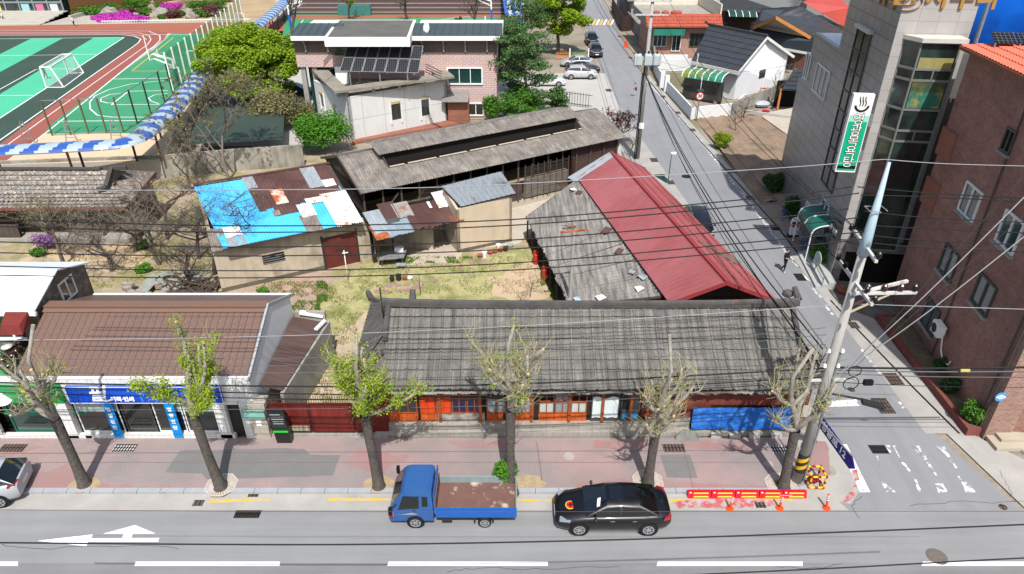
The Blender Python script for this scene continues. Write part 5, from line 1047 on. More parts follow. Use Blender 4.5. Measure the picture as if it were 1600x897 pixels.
# the sign stands out from the wall, its face turned to the main road
def sgp(o,z,s=0): p=C0+sd*(s_+s)+sn*(o); return Vector((p.x,p.y,z))
mb=MB(); a,b,c,d=sgp(1.35,0,-.0),sgp(.2,0,-.0),sgp(.2,0,.32),sgp(1.35,0,.32)
mb.hexa([(p.x,p.y,zb2) for p in (a,b,c,d)],[(p.x,p.y,zt2) for p in (a,b,c,d)]); build(mb,'box',WHITE,t)
SGG=mat('sign_green','#0ea57c',.4,.04); f=MB(); a,b=sgp(1.3,0,-.012),sgp(.25,0,-.012); f.add([(a.x,a.y,zb2+.1),(b.x,b.y,zb2+.1),(b.x,b.y,zb2+(zt2-zb2)*.66),(a.x,a.y,zb2+(zt2-zb2)*.66)],[(0,1,2,3)]); build(f,'green_field',SGG,t)
f=MB(); a,b=sgp(1.3,0,-.011),sgp(.25,0,-.011); f.add([(a.x,a.y,zb2+(zt2-zb2)*.66),(b.x,b.y,zb2+(zt2-zb2)*.66),(b.x,b.y,zb2+(zt2-zb2)*.74),(a.x,a.y,zb2+(zt2-zb2)*.74)],[(0,1,2,3)]); build(f,'pale_green_field',mat('sign_pale_green','#8fd0b4',.4,.04),t)
ud=-sn; hh=(zt2-zb2)
BLK=mat('sign_black','#1a1a1a',.5,.03); IVO=mat('sign_ivory','#ecebe2',.5,.03)
for k,ch in enumerate('영광목욕탕'):
    c=sgp(.775,zb2+hh*(.685-.138*k),-.0); 
    text(ch,'lettering_outline',BLK,t,tuple(c-sd*.016),ud,(0,0,1),.74,.003,.028); text(ch,'lettering',IVO,t,tuple(c-sd*.026),ud,(0,0,1),.74,.003,-.002)
f=MB(); c=sgp(.775,zb2+hh*.87,-.02); n_=14
def arc(r0,r1,a0,a1,cz):
    pts=[]; 
    for k in range(n_+1): a=a0+(a1-a0)*k/n_; pts.append((r1*math.cos(a),r1*math.sin(a)))
    for k in range(n_,-1,-1): a=a0+(a1-a0)*k/n_; pts.append((r0*math.cos(a),r0*math.sin(a)))
    f.add([c+ud*x+Vector((0,0,y+cz)) for x,y in pts],[(k,k+1,2*n_-k,2*n_+1-k) for k in range(n_)])
arc(.3,.42,PI*1.03,PI*1.97,0)
for k in (-1,0,1): 
    P=[c+ud*(k*.15+.05*math.sin(j*1.1))+Vector((0,0,-.08+j*.11)) for j in range(6)]
    for p,q in zip(P,P[1:]): f.bar(p,q,.05,.01,up=tuple(sd))
build(f,'steam_mark',BLK,t)
f=MB(); a,b=sgp(1.3,0,-.018),sgp(.25,0,-.018); f.add([(a.x,a.y,zb2+.22),(b.x,b.y,zb2+.22),(b.x,b.y,zb2+.42),(a.x,a.y,zb2+.42)],[(0,1,2,3)]); build(f,'black_band',BLK,t)
for z in (zb2+1,zt2-1.5): f=MB(); f.bar(sgp(.2,z,.15),sgp(0,z,.15),.4,.7); build(f,'bracket',STEEL,t)
# lettering high on the tower
GOLD=mat('gold_letters','#b08a4a',.4,.1,3,metal=.4)
p=FW_(1478,-4,.02); text('♨사우나','lettering',GOLD,bG,tuple(p),fd,(0,0,1),1.35,.06,.03)
p=SW_(1392,-2,.02); text('사우나','lettering',GOLD,bG,tuple(p+sd*.6),-sd,(0,0,1),1.2,.05,.02)
# awning, steps, side door
P=[SW_(x,y,o) for x,y,o in ((1287,340,0),(1330,333,0))]
a0=(SW_(1295,325)-C0).dot(sd)
t=thing('entrance_awning','curved dark green awning over the bath house side entrance','awning',tuple(C0+sd*3+sn*.6+Vector((0,0,2.6))))
mb=MB(); n=8; s0,s1=1.2,4.6
AWG=mat('green_awning','#0f5b4c',.35,.1,2,spec=.5)
prof=[(0,3.35)]+[(1.35*math.sin(PI/2*k/n)+.0,3.35-.55*(1-math.cos(PI/2*k/n))) for k in range(1,n+1)]+[(1.42,2.65)]
for k in range(len(prof)-1):
    (o0,za_),(o1,zb_)=prof[k],prof[k+1]; q=[C0+sd*s0+sn*o0,C0+sd*s1+sn*o0,C0+sd*s1+sn*o1,C0+sd*s0+sn*o1]; zz=(za_,za_,zb_,zb_); mb.add([(p.x,p.y,z) for p,z in zip(q,zz)],[(0,1,2,3)])
build(mb,'cover',AWG,t)
for s in (s0,(s0+s1)/2,s1): 
    f=MB(); 
    for k in range(len(prof)-1): (o0,za_),(o1,zb_)=prof[k],prof[k+1]; p=C0+sd*s+sn*o0; r_=C0+sd*s+sn*o1; f.bar((p.x,p.y,za_+.02),(r_.x,r_.y,zb_+.02),.06)
    build(f,'rib',ALU,t)
for s in (s0,s1): f=MB(); p=C0+sd*s+sn*1.4; f.bar((p.x,p.y,0.5),(p.x,p.y,2.7),.06); build(f,'post',ALU,t)
blk('side_door',1.6,4.2,-.04,0,.45,2.6,GLASSG); blk('sign_box',-.1,1.15,-.35,.0,2.9,3.9,DARK)
p=C0+sd*.5+sn*.36+Vector((0,0,3.4)); text('♨ 남탕','lettering',WHITE,bG,tuple(p),-sd,(0,0,1),.4,.01,.01)
t=thing('entrance_steps','three pale granite steps with a thin handrail at the bath house entrance','steps',tuple(C0+sd*1+sn*.8))
for k in range(3):
    q=[C0+sd*(-1.3)+sn*(1.2-.38*k),C0+sd*(-1.3)+sn*0,C0+sd*3.6+sn*0,C0+sd*3.6+sn*(1.2-.38*k)]; q=[q[0],q[3],q[2],q[1]][::-1]; mb=MB(); mb.hexa([(p.x,p.y,.17*k-.02) for p in q],[(p.x,p.y,.17*(k+1)) for p in q]); build(mb,'step',mat('pale_step','#a3a5a2',.7,.1,2),t)
mb=MB(); 
for s,z in ((-1.2,.95),(1.3,1.0)): p=C0+sd*s+sn*.8; mb.bar((p.x,p.y,.1),(p.x,p.y,z),.05)
p=C0+sd*-1.2+sn*.8; r_=C0+sd*1.3+sn*.8; mb.bar((p.x,p.y,.95),(r_.x,r_.y,1.0),.05); mb.bar((p.x,p.y,.6),(r_.x,r_.y,.65),.04); build(mb,'handrail',STEEL,t)
# ---- brick block right ---------------------------------
BRKD=mat('dark_red_brick','#95604f',.85,.25,.3,pat='brick',col2='#74463c',streak=.12,pargs=dict(w=.21,h=.075,m=.014,mc='#8f7a70',bias=-.1,su=.8,sv=1.5),finevar=.1,fscale=3)
bK=thing('brick_block','five-storey dark red brick block with orange tiled eaves on the street corner','building',(26,31,0))
K0=Vector((22.08,24.44,0)); K1=Vector((23.85,36.9,0)); kd=(K1-K0).normalized(); kf=Vector((kd.y,-kd.x,0)); kn=-kf; KT=15.2
KL=(K1-K0).length
def kq(s,f,z): p=K0+kd*s+kf*f; return Vector((p.x,p.y,z))
def kblk(name,s0,s1,f0,f1,z0,z1,m,par=bK):
    mb=MB(); mb.hexa([kq(s0,f0,z0),kq(s0,f1,z0),kq(s1,f1,z0),kq(s1,f0,z0)],[kq(s0,f0,z1),kq(s0,f1,z1),kq(s1,f1,z1),kq(s1,f0,z1)]); return build(mb,name,m,par)
kblk('wall',0,KL,0,12,0,KT,BRKD)
def KW(px,py): return OP(px,py,K0,kf)
def kwin(pts,fm,gm,n=2,sill=True,ft=.09,out=.1):
    P=[KW(*p) for p in pts]; ss=[(p-K0).dot(kd) for p in P]; s0,s1=min(ss),max(ss); zs=[p.z for p in P]; z0,z1=min(zs),max(zs)
    return s0,s1,z0,z1
def kwindow(s0,s1,z0,z1,fm,gm,n=2,out=.05):
    g=kblk('window',s0,s1,-.02,.02,z0,z1,gm); f=MB()
    for k in range(n+1): s=s0+(s1-s0)*k/n; f.bar(kq(s,-out,z0),kq(s,-out,z1),.09,.09)
    for z in (z0,z1): f.bar(kq(s0-.045,-out,z),kq(s1+.045,-out,z),.09,.09)
    build(f,'frame',fm,g); f=MB(); f.bar(kq(s0-.15,-.08,z0-.12),kq(s1+.15,-.08,z0-.12),.2,.1); build(f,'sill',CONCD,g); return g
GW=mat('grey_window_glass','#596260',.12,.2,1,spec=.8,coat=.3)
def kauto(c,w_,h_,fm,gm,n=2):
    p=KW(*c); s=(p-K0).dot(kd); return kwindow(s-w_/2,s+w_/2,p.z-h_/2,p.z+h_/2,fm,gm,n)
kauto((1517,315),1.7,1.5,ALU,GLASSG,2); kauto((1579,363),1.6,1.5,ALU,GLASSG,2); kauto((1483,410),1.6,1.5,ALUD,GW,2); kauto((1538,460),1.6,1.5,ALUD,GW,2); kauto((1455,495),1.6,1.5,ALUD,GW,2); kauto((1462,165),1.5,2.2,ALUD,GW,1); kauto((1577,220),.8,1.0,ALUD,DKIN,2)
for c,h_ in (((1452,262),1.35),((1432,333),1.35),((1440,360),1.3)):
    p=KW(*c)
PKP=mat('salmon_panel','#8f5e4c',.8,.08,1)
for za_ in (6.6,9.5): kblk('balcony_panel',KL-1.6,KL+.12,-.12,.02,za_,za_+1.5,PKP)
kblk('damp_line',0.05,.12,-.06,0,0,KT,ALUD)
s=(KW(1555,300)-K0).dot(kd)
for ss in (.4,s): mb=MB(); mb.tube([kq(ss,-.07,.3),kq(ss,-.07,KT-.3)],.04,6); build(mb,'downpipe',ALUD,bK)
ORT=mat('orange_roof_tile','#c25f48',.6,.12,2,finevar=.08,fscale=6)
mb=MB(); n=5
ns=[kq(KL+.3,-.45,KT),kq(-.3,-.45,KT),kq(-.3,3.0,KT+.25),kq(KL+.3,3.0,KT+.25)]
for i in range(n):
    t0,t1=i/n,(i+1)/n; mb.sheet(ns[0].lerp(ns[3],t0)+Vector((0,0,.05)),ns[1].lerp(ns[2],t0)+Vector((0,0,.05)),ns[1].lerp(ns[2],t1),ns[0].lerp(ns[3],t1),pitch=.3,amp=.05,kind='tile')
mb.slab([p-Vector((0,0,.06)) for p in ns][::-1],-.03); build(mb,'tiled_eave',ORT,bK)
mb=MB(); mb.bar(kq(KL+.3,-.45,KT-.08),kq(-.3,-.45,KT-.08),.14,.16); build(mb,'gutter',mat('brown_gutter','#7a4a3a',.5,.1),bK)
kblk('roof_deck',0,KL,3.0,12,KT-.3,KT+.1,CONC)
t=thing('roof_solar_panels','row of dark solar panels behind the orange tiled eaves','solar panels',tuple(kq(KL-1,3,KT+1)))
for k in range(4): 
    mb=MB(); a_=kq(KL-.7,.7+k*1.15,KT+.35); b_=kq(KL-.7,1.75+k*1.15,KT+.35); c_=b_+kd*.8+Vector((0,0,.4)); d_=a_+kd*.8+Vector((0,0,.4)); mb.slab([a_,b_,c_,d_],.05); build(mb,'panel',SPM,t)
    for q in (a_,c_): mb=MB(); mb.bar((q.x,q.y,KT+.05),q,.06); build(mb,'leg',STEEL,t)
# air conditioner
p=KW(1478,515); s=(p-K0).dot(kd)
t=thing('air_conditioner','white outdoor air conditioner bracketed on the brick wall with a hanging hose','air conditioner',tuple(kq(s,-.3,p.z)))
mb=MB(); mb.hexa([kq(s-.42,-.55,p.z-.3),kq(s-.42,-.2,p.z-.3),kq(s+.42,-.2,p.z-.3),kq(s+.42,-.55,p.z-.3)][::-1],[kq(s-.42,-.55,p.z+.35),kq(s-.42,-.2,p.z+.35),kq(s+.42,-.2,p.z+.35),kq(s+.42,-.55,p.z+.35)][::-1]); build(mb,'casing',WHITE,t)
mb=MB(); c=kq(s+.1,-.56,p.z+.02); mb.tube([c,c-kf*.02],.26,16); build(mb,'fan_grille',DARK,t)
mb=MB(); mb.bar(kq(s-.3,0,p.z-.32),kq(s-.3,-.6,p.z-.32),.04); mb.bar(kq(s+.3,0,p.z-.32),kq(s+.3,-.6,p.z-.32),.04); build(mb,'bracket',STEEL,t)
mb=MB(); mb.tube([kq(s-.45,-.3,p.z-.1),kq(s-.6,-.2,p.z-.9),kq(s-1.0,-.12,p.z-1.4),kq(s-1.5,-.1,p.z-1.2),kq(s-1.6,-.1,p.z-.9)],.035,6); build(mb,'hose',WHITE,t)
# planter at its foot
t=thing('brick_planter','long low red brick planter along the foot of the brick block','planter',(21.9,29,0))
PLB=mat('planter_brick','#7c4038',.9,.15,1,pat='brick',pargs=dict(w=.21,h=.075,m=.012,mc='#5f453f'))
pl=[(21.45,24.35),(21.65,24.35),(21.98,34.4),(21.75,34.4)]; mb=MB(); mb.prism([(21.4,24.35),(21.62,24.35),(21.98,34.4),(21.72,34.4)],0,.42); mb.prism([(21.62,24.35),(22.05,24.35),(22.05,24.55),(21.62,24.55)],0,.42); mb.prism([(21.98,34.2),(23.4,34.2),(23.4,34.4),(21.98,34.4)],0,.42); build(mb,'brick_rim',PLB,t)
mb=MB(); mb.prism([(21.62,24.5),(22.1,24.5),(23.5,34.3),(21.98,34.3)],0,.33); build(mb,'soil',mat('planter_soil','#5f5444',.95,.3,3,col2='#6b6c45',c2amt=.42,c2scale=1),t)
# front of the block with the white shop
t=bK
mb=MB(); kp=V(1529,679,24.4)
STB=mat('front_brick','#8f6a58',.85,.2,1,pat='brick',col2='#7a4a40',pargs=dict(w=.21,h=.075,m=.012,mc='#9a8f85'))
mb.box(22.12,24.18,0,23.35,24.42,KT-1); build(mb,'front_pier',STB,bK)
mb=MB(); mb.box(23.35,24.3,.35,36,24.4,3.1); build(mb,'roller_shutter',mat('pale_shutter','#8f9a9e',.5,.05,.4,pat='board',pargs=dict(ax=1,w=.09,bv=.03)),bK)
mb=MB(); mb.box(23.3,23.9,3.2,36,24.3,5.0); build(mb,'sign_board',WHITE,bK)
mb=MB(); mb.box(23.3,23.95,5.0,36,24.3,5.6); build(mb,'sign_board',mat('maroon_sign','#7d1f35',.5,.1),bK)
mb=MB(); mb.box(22.2,23.3,0,36,24.3,.2); mb.box(22.6,23.7,.2,36,24.3,.36); build(mb,'doorstep',mat('beige_step','#a39a88',.85,.12,1),bK)
mb=MB(); c=V(1563,620,24.15); mb.tube([c,c+Vector((0,-.03,0))],.24,18); build(mb,'round_sign',mat('sky_blue_sign','#3a93cc',.4,.05),bK)
text('◁▷','sign_mark',WHITE,bK,(c.x,c.y-.04,c.z),(1,0,0),(0,0,1),.25,.004,.01)
# blue tank behind
t=thing('blue_tank','huge bright blue tank behind the granite tower at the top right','tank',(36,60,0)); BLT=mat('bright_blue_tank','#0d5fc4',.4,.12,.3,col2='#0a4fae',c2amt=.5,c2scale=.3)
mb=MB(); c=G(1600,20,14); mb.lathe((38.5,52,6),[(8.2,0),(8.2,16)],40); build(mb,'shell',BLT,t,smooth=True)
mb=MB(); p=V(1533,40,45); mb.tube([(p.x,45,6),(p.x,45,22)],.12,8); build(mb,'pipe',STEEL,t)
# ================================================================ HOUSES TOP RIGHT
BLT_=mat('black_roof_tile','#34373a',.5,.15,1,finevar=.15,fscale=6,spec=.4); TRIM=mat('pale_trim','#c6c6c0',.7,.08)
def tslope(a,b,c,d,m,par,pitch=.33,n=7,name='roof'):    # a,b eave left/right, c,d ridge right/left
    mb=MB()
    for i in range(n):
        t0,t1=i/n,(i+1)/n; mb.sheet(a.lerp(d,t0)+Vector((0,0,.05)),b.lerp(c,t0)+Vector((0,0,.05)),b.lerp(c,t1),a.lerp(d,t1),pitch=pitch,amp=.04,kind='tile')
    dz=Vector((0,0,.06)); mb.hexa([p-dz*1.5 for p in (a,b,c,d)],[p-dz for p in (a,b,c,d)]); return build(mb,name,m,par)
def wallpts(name,pts,z0,zs,m,par,t=.15):
    for i in range(len(pts)-1): wallq(name,pts[i],pts[i+1],zs[i] if hasattr(zs,'__len__') else zs,zs[i+1] if hasattr(zs,'__len__') else zs,t,m,par,z0)
# --- white house with black tiled roof, gable to the right
h=thing('white_tiled_house','white rendered house with black tile roof and green porch canopy by the street','house',(24,80,0))
zE,zR=3.6,6.2
a,b,c,d=G(1080,95,zE),G(1155,112,zE),G(1199,58,zR),G(1108,40,zR)
tslope(a,b,c,d,BLT_,h)
rb=c+(c-b)*.0; e2=Vector((2*c.x-b.x,2*c.y-b.y,zE)); e1=Vector((2*d.x-a.x,2*d.y-a.y,zE)); gr=G(1241,88,zE); 
tslope(gr,Vector((gr.x+(a.x-b.x),gr.y+(a.y-b.y),zE)),d,c,BLT_,h,n=5,name='rear_roof')
mb=MB(); mb.bar(d+Vector((0,0,.15)),c+Vector((0,0,.15)),.3,.3); mb.bar(d+Vector((0,0,.1)),d+Vector((-.6,0,.5)),.3,.3); build(mb,'ridge',BLT_,h)
mb=MB(); mb.bar(b+Vector((0,0,-.1)),c+Vector((0.05,0,-.1)),.12,.3); mb.bar(c+Vector((0.05,0,-.1)),gr+Vector((0,0,-.1)),.12,.3); mb.bar(a+Vector((0,-.05,-.2)),b+Vector((0,-.05,-.2)),.15,.4); build(mb,'barge_board',TRIM,h)
dn=(a-b).normalized(); i=dn*.5
WR_=mat('white_render','#cfd1d2',.85,.05,.5); 
p=b+i+(c-b)*.1; q=gr+i+(c-gr)*.1; r_=c+i
mb=MB(); mb.add([(p.x,p.y,0),(q.x,q.y,0),(q.x,q.y,zE+.2),(r_.x,r_.y,zR-.15),(p.x,p.y,zE+.2)],[(0,1,2,3,4)]); build(mb,'gable_wall',WR_,h)
a_=a-i*.6; wallpts('wall',[(a_.x,a_.y+.6),(p.x,p.y)],0,zE,WR_,h); wallpts('wall',[(q.x,q.y),(a_.x+(q.x-p.x),a_.y+(q.y-p.y)),(a_.x,a_.y+.6)],0,zE,WR_,h)
n_=Vector(((q-p).y,-(q-p).x,0)).normalized(); w_=[OP(x,y,p,n_) for x,y in ((1188,112),(1194,119))]
mb=MB(); c2=(w_[0]+w_[1])/2; g_=(q-p).normalized()*.7; mb.hexa([c2-g_+n_*.03+Vector((0,0,-.5)),c2+g_+n_*.03+Vector((0,0,-.5)),c2+g_-n_*.03+Vector((0,0,-.5)),c2-g_-n_*.03+Vector((0,0,-.5))],[c2-g_+n_*.03+Vector((0,0,.5)),c2+g_+n_*.03+Vector((0,0,.5)),c2+g_-n_*.03+Vector((0,0,.5)),c2-g_-n_*.03+Vector((0,0,.5))]); build(mb,'window',GLASS,h)
# glazed porch with green canopy
pa,pb=G(1066,150,.3),G(1127,160,.3)
pw=pb-pa; pn=Vector((pw.y,-pw.x,0)).normalized()
g=wallq('porch_glazing',(pa.x,pa.y),(pb.x,pb.y),2.7,2.7,.1,mat('smoked_porch_glass','#3a3835',.2,.3,1,spec=.6,pat='board',pargs=dict(w=1.1,bv=.2)),h,.3)
wallq('porch_side',(pb.x,pb.y),(pb.x+.6,pb.y+3),2.7,2.7,.1,GLASSG,h)
mb=MB()
for k in range(7):
    t=k/6; o=pa.lerp(pb,t); P=[o+pn*(.9*math.cos(a))+Vector((0,0,2.5+.7*math.sin(a))) for a in [0,.5,1.0,1.57]]+[o-pn*1.2+Vector((0,0,3.3))]
    for u,v in zip(P,P[1:]): mb.bar(u,v,.09)
build(mb,'canopy_rib',ALU,h)
mb=MB(); prev=None
for j,a in enumerate([0,.4,.8,1.2,1.57,99]):
    f=lambda o:(o+pn*(.88*math.cos(a))+Vector((0,0,2.46+.7*math.sin(a)))) if a<9 else o-pn*1.2+Vector((0,0,3.26))
    cur=(f(pa),f(pb)); 
    if prev: mb.add([prev[0],prev[1],cur[1],cur[0]],[(0,1,2,3)])
    prev=cur
build(mb,'canopy',mat('green_canopy','#2c7a5c',.3,.2,.4,spec=.5,col2='#6d7a2e',c2amt=.5,c2scale=.22,c2sharp=.05),h)
mb=MB(); mb.box(pa.x+3.0,pa.y-.12,.3,pa.x+4.0,pa.y-.05,2.3); build(mb,'door',mat('dark_green_door','#123c38',.5,.1),h)
t=thing('closed_parasol','pink and white folded parasol in front of the glazed porch','parasol',tuple(G(1116,158,.1))); p=G(1116,158,.1); mb=MB(); mb.lathe((p.x,p.y-.6,.1),[(.28,0),(.3,.3),(.2,1.2),(.05,2.1),(0,2.3)],10); build(mb,'canopy',mat('pink_cloth','#c98f92',.8,.2,6,pat='board',pargs=dict(w=.15,bv=.3)),t)
mb=MB(); mb.cyl((p.x,p.y-.6,0),.25,.1); build(mb,'base',CONC,t)
# garden wall white
t=thing('garden_wall','white low garden wall in front of the black roofed house','wall',(19.5,80,0)); GWm=mat('whitewash','#cdcfce',.85,.08,1)
wp=[G(x,y) for x,y in ((1021,112),(1033,137),(1040,143),(1079,187),(1145,180),(1163,165))]
for k,(p,q) in enumerate(zip(wp,wp[1:])):
    if k==1: continue
    wallq('wall_section',(p.x,p.y),(q.x,q.y),1.5 if k==0 else 1.35,1.35 if k else 1.5,.2,GWm,t)
for p in (wp[1],wp[2]): mb=MB(); mb.box(p.x-.25,p.y-.25,0,p.x+.3,p.y+.3,2.0); build(mb,'gate_post',GWm,t)
p=wp[0]; wallq('wall_section',(p.x+6,p.y+1),(p.x,p.y),1.6,1.6,.2,GWm,t)
# --- pink house with red tile pent
h=thing('pink_brick_house','flat roofed house with pink brick front and red tile pent roof','house',(27,104,0))
Y0=G(1060,92).y; xa,xb=V(1012,60,Y0).x,V(1128,60,Y0).x; zt=V(1060,44,Y0).z
PB=mat('salmon_brick','#98705f',.85,.1,1,pat='brick',pargs=dict(w=.4,h=.14,m=.02,mc='#a38f84'))
mb=MB(); mb.box(xa+.5,Y0,0,xb,Y0+10,zt); build(mb,'wall',PB,h)
RT=mat('red_clay_tile','#9c4a36',.7,.2,2,finevar=.15,fscale=6)
a,b=V(1010,42,Y0-1.2),V(1130,42,Y0-1.2); tslope(a,b,Vector((b.x,Y0+.6,a.z+1.5)),Vector((a.x,Y0+.6,a.z+1.5)),RT,h,.45,4,'tile_pent')
mb=MB(); mb.box(a.x+.4,Y0+.6,zt,b.x,Y0+14,a.z+.9); build(mb,'roof_deck',CONCD,h)
mb=MB(); zz=a.z+.9; mb.box(a.x+.4,Y0+13.8,zz,b.x,Y0+14,zz+2.4); mb.box(b.x-.2,Y0+.6,zz,b.x,Y0+13.8,zz+1.9); build(mb,'parapet',CREAM,h)
fwin(1020,50,1042,72,GLASSG,n=2,Y=Y0,par=h,ft=.08); fwin(1077,53,1100,72,GLASS,n=2,Y=Y0,par=h,ft=.08,fm=ALUD)
o=fwin(1049,54,1064,79,GLASS,n=1,Y=Y0,par=h,ft=.1,nm='door')
mb=MB(); p,q=V(1022,46,Y0-1.3),V(1070,46,Y0-1.3); mb.box(p.x,Y0-1.6,p.z-.8,q.x,Y0-.2,p.z); build(mb,'awning',mat('teal_awning','#2a7461',.4,.15,1),h)
mb=MB(); p,q=V(1030,85,Y0-2.5),V(1075,85,Y0-2.5); mb.box(p.x,Y0-2.5,0,q.x,Y0-2.3,1.1); build(mb,'balustrade',mat('white_render','#cfd1d2'),h)
for k,x in enumerate((1026,1040,1054,1060)): p=V(x,17,Y0+1.5); mb=MB(); mb.lathe((p.x,Y0+1.5,a.z+.9),[(.3,0),(.5,.2),(.55,.7),(.3,.9)],10); one(mb,'clay_pot',RT,['leftmost red clay pot on the flat roof of the pink house','second red clay pot from the left on the pink house roof','third red clay pot from the left on the pink house roof','rightmost red clay pot on the flat roof of the pink house'][k],'pot','pots on the pink house roof')
# grey stone wall along the street up there
t=thing('stone_garden_wall','grey block wall along the street below the pink house','wall',(18.5,105,0))
for p,q in (((979,36),(1000,62)),((1000,62),(1019,95)),((1019,95),(1020,112))): p,q=G(*p),G(*q); wallq('wall_section',(p.x,p.y),(q.x,q.y),2.0,2.0,.25,mat('block_wall','#85817b',.95,.12,1,pat='brick',pargs=dict(w=.6,h=.3,m=.03,mc='#5f5c58')),t)
t=thing('board_fence','dark brown upright board fence at the far street corner','fence',(19,120,0))
FB=mat('dark_brown_boards','#3a2721',.8,.15,1,pat='board',pargs=dict(w=.5))
for p,q in (((955,18),(971,49)),((971,49),(985,48))): p,q=G(*p),G(*q); wallq('fence_panel',(p.x,p.y),(q.x,q.y),2.6,2.6,.12,FB,t)
h=thing('small_grey_house','small grey rendered house with white gable behind the board fence','house',(25,125,0))
Y1=G(985,30).y; p,q=V(985,30,Y1),V(1012,30,Y1); mb=MB(); mb.box(p.x,Y1,0,q.x+3,Y1+10,3.6); build(mb,'wall',mat('grey_render','#8e8c88',.9,.1,1),h)
mb=MB(); mb.slab([(p.x-1,Y1-1,3.5),(q.x+4,Y1-1,3.5),(q.x+4,Y1+5,5.2),(p.x-1,Y1+5,5.2)],.2); mb.slab([(q.x+4,Y1+11,3.5),(p.x-1,Y1+11,3.5),(p.x-1,Y1+5,5.2),(q.x+4,Y1+5,5.2)],.2); build(mb,'roof',mat('grey_roof_sheet','#7d7c7a',.8,.1),h)
mb=MB(); mb.box(p.x+2,Y1-.05,.9,p.x+4.5,Y1,2.4); build(mb,'window',GLASS,h)
h=thing('dark_grey_house','grey blockwork outbuilding at the very top beside the far street','house',(24,150,0))
Y2=145; p,q=V(975,5,Y2),V(1020,5,Y2); mb=MB(); mb.box(p.x,Y2,0,q.x,Y2+10,4.2); build(mb,'wall',mat('block_wall','#85817b'),h); mb=MB(); mb.slab([(p.x-.5,Y2-.5,4.2),(q.x+.5,Y2-.5,4.2),(q.x+.5,Y2+10.5,5),(p.x-.5,Y2+10.5,5)],.2); build(mb,'roof',RT,h)
# --- big black tiled house with timber barge boards
h=thing('timber_gable_house','dark tiled house with broad orange timber gable boards beside the granite tower','house',(36,95,0))
TB=mat('orange_timber','#b5763c',.6,.15,3)
zA=7.6; zL=5.0
ap=G(1213,26,zA); gl=G(1177,42,zL+.2); gr=G(1266,57,zL); rb=G(1251,10,zA); er=G(1325,52,zL)
tslope(gr,Vector((er.x,er.y,zL)),rb,ap,BLT_,h,n=8)
tslope(G(1190,14,zL+.5),gl,ap,rb,BLT_,h,n=4,name='rear_roof')
mb=MB(); 
for u,v in ((ap,gl),(ap,gr)): mb.bar(u+Vector((0,-.15,-.15)),v+Vector((0,-.15,-.15)),.15,.4)
build(mb,'barge_board',TB,h)
mb=MB(); s=Vector((0,.35,0)); mb.add([gl+s+Vector((.6,0,-.1)),gr+s+Vector((-.6,0,-.1)),ap+s+Vector((0,0,-.3))],[(0,1,2)]); build(mb,'gable_wall',mat('white_brick','#b9b5ad',.9,.1,1,pat='brick',pargs=dict(w=.5,h=.2,m=.03,mc='#7f7b75')),h)
mb=MB(); p0,p1,p2,p3=G(1140,60,3.6),G(1272,84,3.2),G(1270,64,4.8),G(1182,44,5.0); build(mb.add([p0,p1,p2,p3],[(0,1,2,3)]),'lower_roof',mat('slate_blue_roof','#3c444c',.5,.1,.4),h)
mb=MB(); mb.bar(p0+Vector((0,0,-.1)),p1+Vector((0,0,-.1)),.2,.3); build(mb,'eave',TRIM,h)
p,q=G(1195,104),G(1268,112); mb=MB(); mb.hexa([(p.x,p.y,0),(q.x,q.y,0),(q.x,q.y+8,0),(p.x,p.y+8,0)],[(p.x,p.y,3.2),(q.x,q.y,3.0),(q.x,q.y+8,4.6),(p.x,p.y+8,4.6)]); build(mb,'wall',mat('dark_brown_wall','#5b4038',.9,.15),h)  # plain dark brown wall below the lower roof
o=MB(); o.box(p.x+5,p.y-.1,1.0,p.x+8,p.y-.02,2.6); build(o,'window',GLASS,h)
# --- black tiled row at the top
h=thing('long_black_roof_house','long house with low black tile roof and dark green canopy at the top edge','house',(36,130,0))
zE,zR=3.6,6.8
a,b=G(1128,16,zE),G(1240,22,zE); c,d=G(1262,-12,zR),G(1122,-16,zR); tslope(a,b,c,d,BLT_,h,.4,8)
mb=MB(); mb.hexa([(a.x+1,a.y+1,0),(b.x-1,b.y+1,0),(b.x-1,b.y+9,0),(a.x+1,a.y+9,0)],[(a.x+1,a.y+1,3.4),(b.x-1,b.y+1,3.4),(b.x-1,b.y+9,3.4),(a.x+1,a.y+9,3.4)]); build(mb,'wall',DKW,h)
p,q=G(1140,26,2.9),G(1183,27,2.9); mb=MB(); 
for k in range(5): t0,t1=k/5,(k+1)/5; A=[p+Vector((0,1.6*t0,.8*math.sin(t0*1.5))),q+Vector((0,1.6*t0,.8*math.sin(t0*1.5))),q+Vector((0,1.6*t1,.8*math.sin(t1*1.5))),p+Vector((0,1.6*t1,.8*math.sin(t1*1.5)))]; mb.add(A,[(0,1,2,3)])
build(mb,'canopy',mat('dark_green_canopy','#1d3f35',.3,.1,spec=.5),h)
mb=MB()
for k in range(5): o=p.lerp(q,k/4); mb.bar(o,o+Vector((0,.8,.6)),.1); mb.bar(o+Vector((0,.8,.6)),o+Vector((0,1.6,.8)),.1)
build(mb,'canopy_rib',ALU,h)
h=thing('coral_roof_house','house with bright coral red metal tile roof between dark roof and granite tower','house',(48,110,0))
CO=mat('coral_metal_tile','#c4564a',.5,.06,1,pat='scale',pargs=dict(w=.5,h=.7,dark=.7)); zE,zR=5.5,8
mb=MB(); mb.add([G(1254,3,zE+1.5),G(1319,42,zE),G(1330,12,zR),G(1283,20,zR-.9)],[(0,1,3),(1,2,3)]); mb.add([G(1254,3,zE+1.5),G(1283,20,zR-.9),G(1330,12,zR),G(1300,-15,zR+1)],[(0,1,2,3)]); mb.add([G(1319,42,zE),G(1390,42,zE),G(1390,5,zR),G(1330,12,zR)],[(0,1,2,3)]); build(mb,'roof',CO,h)
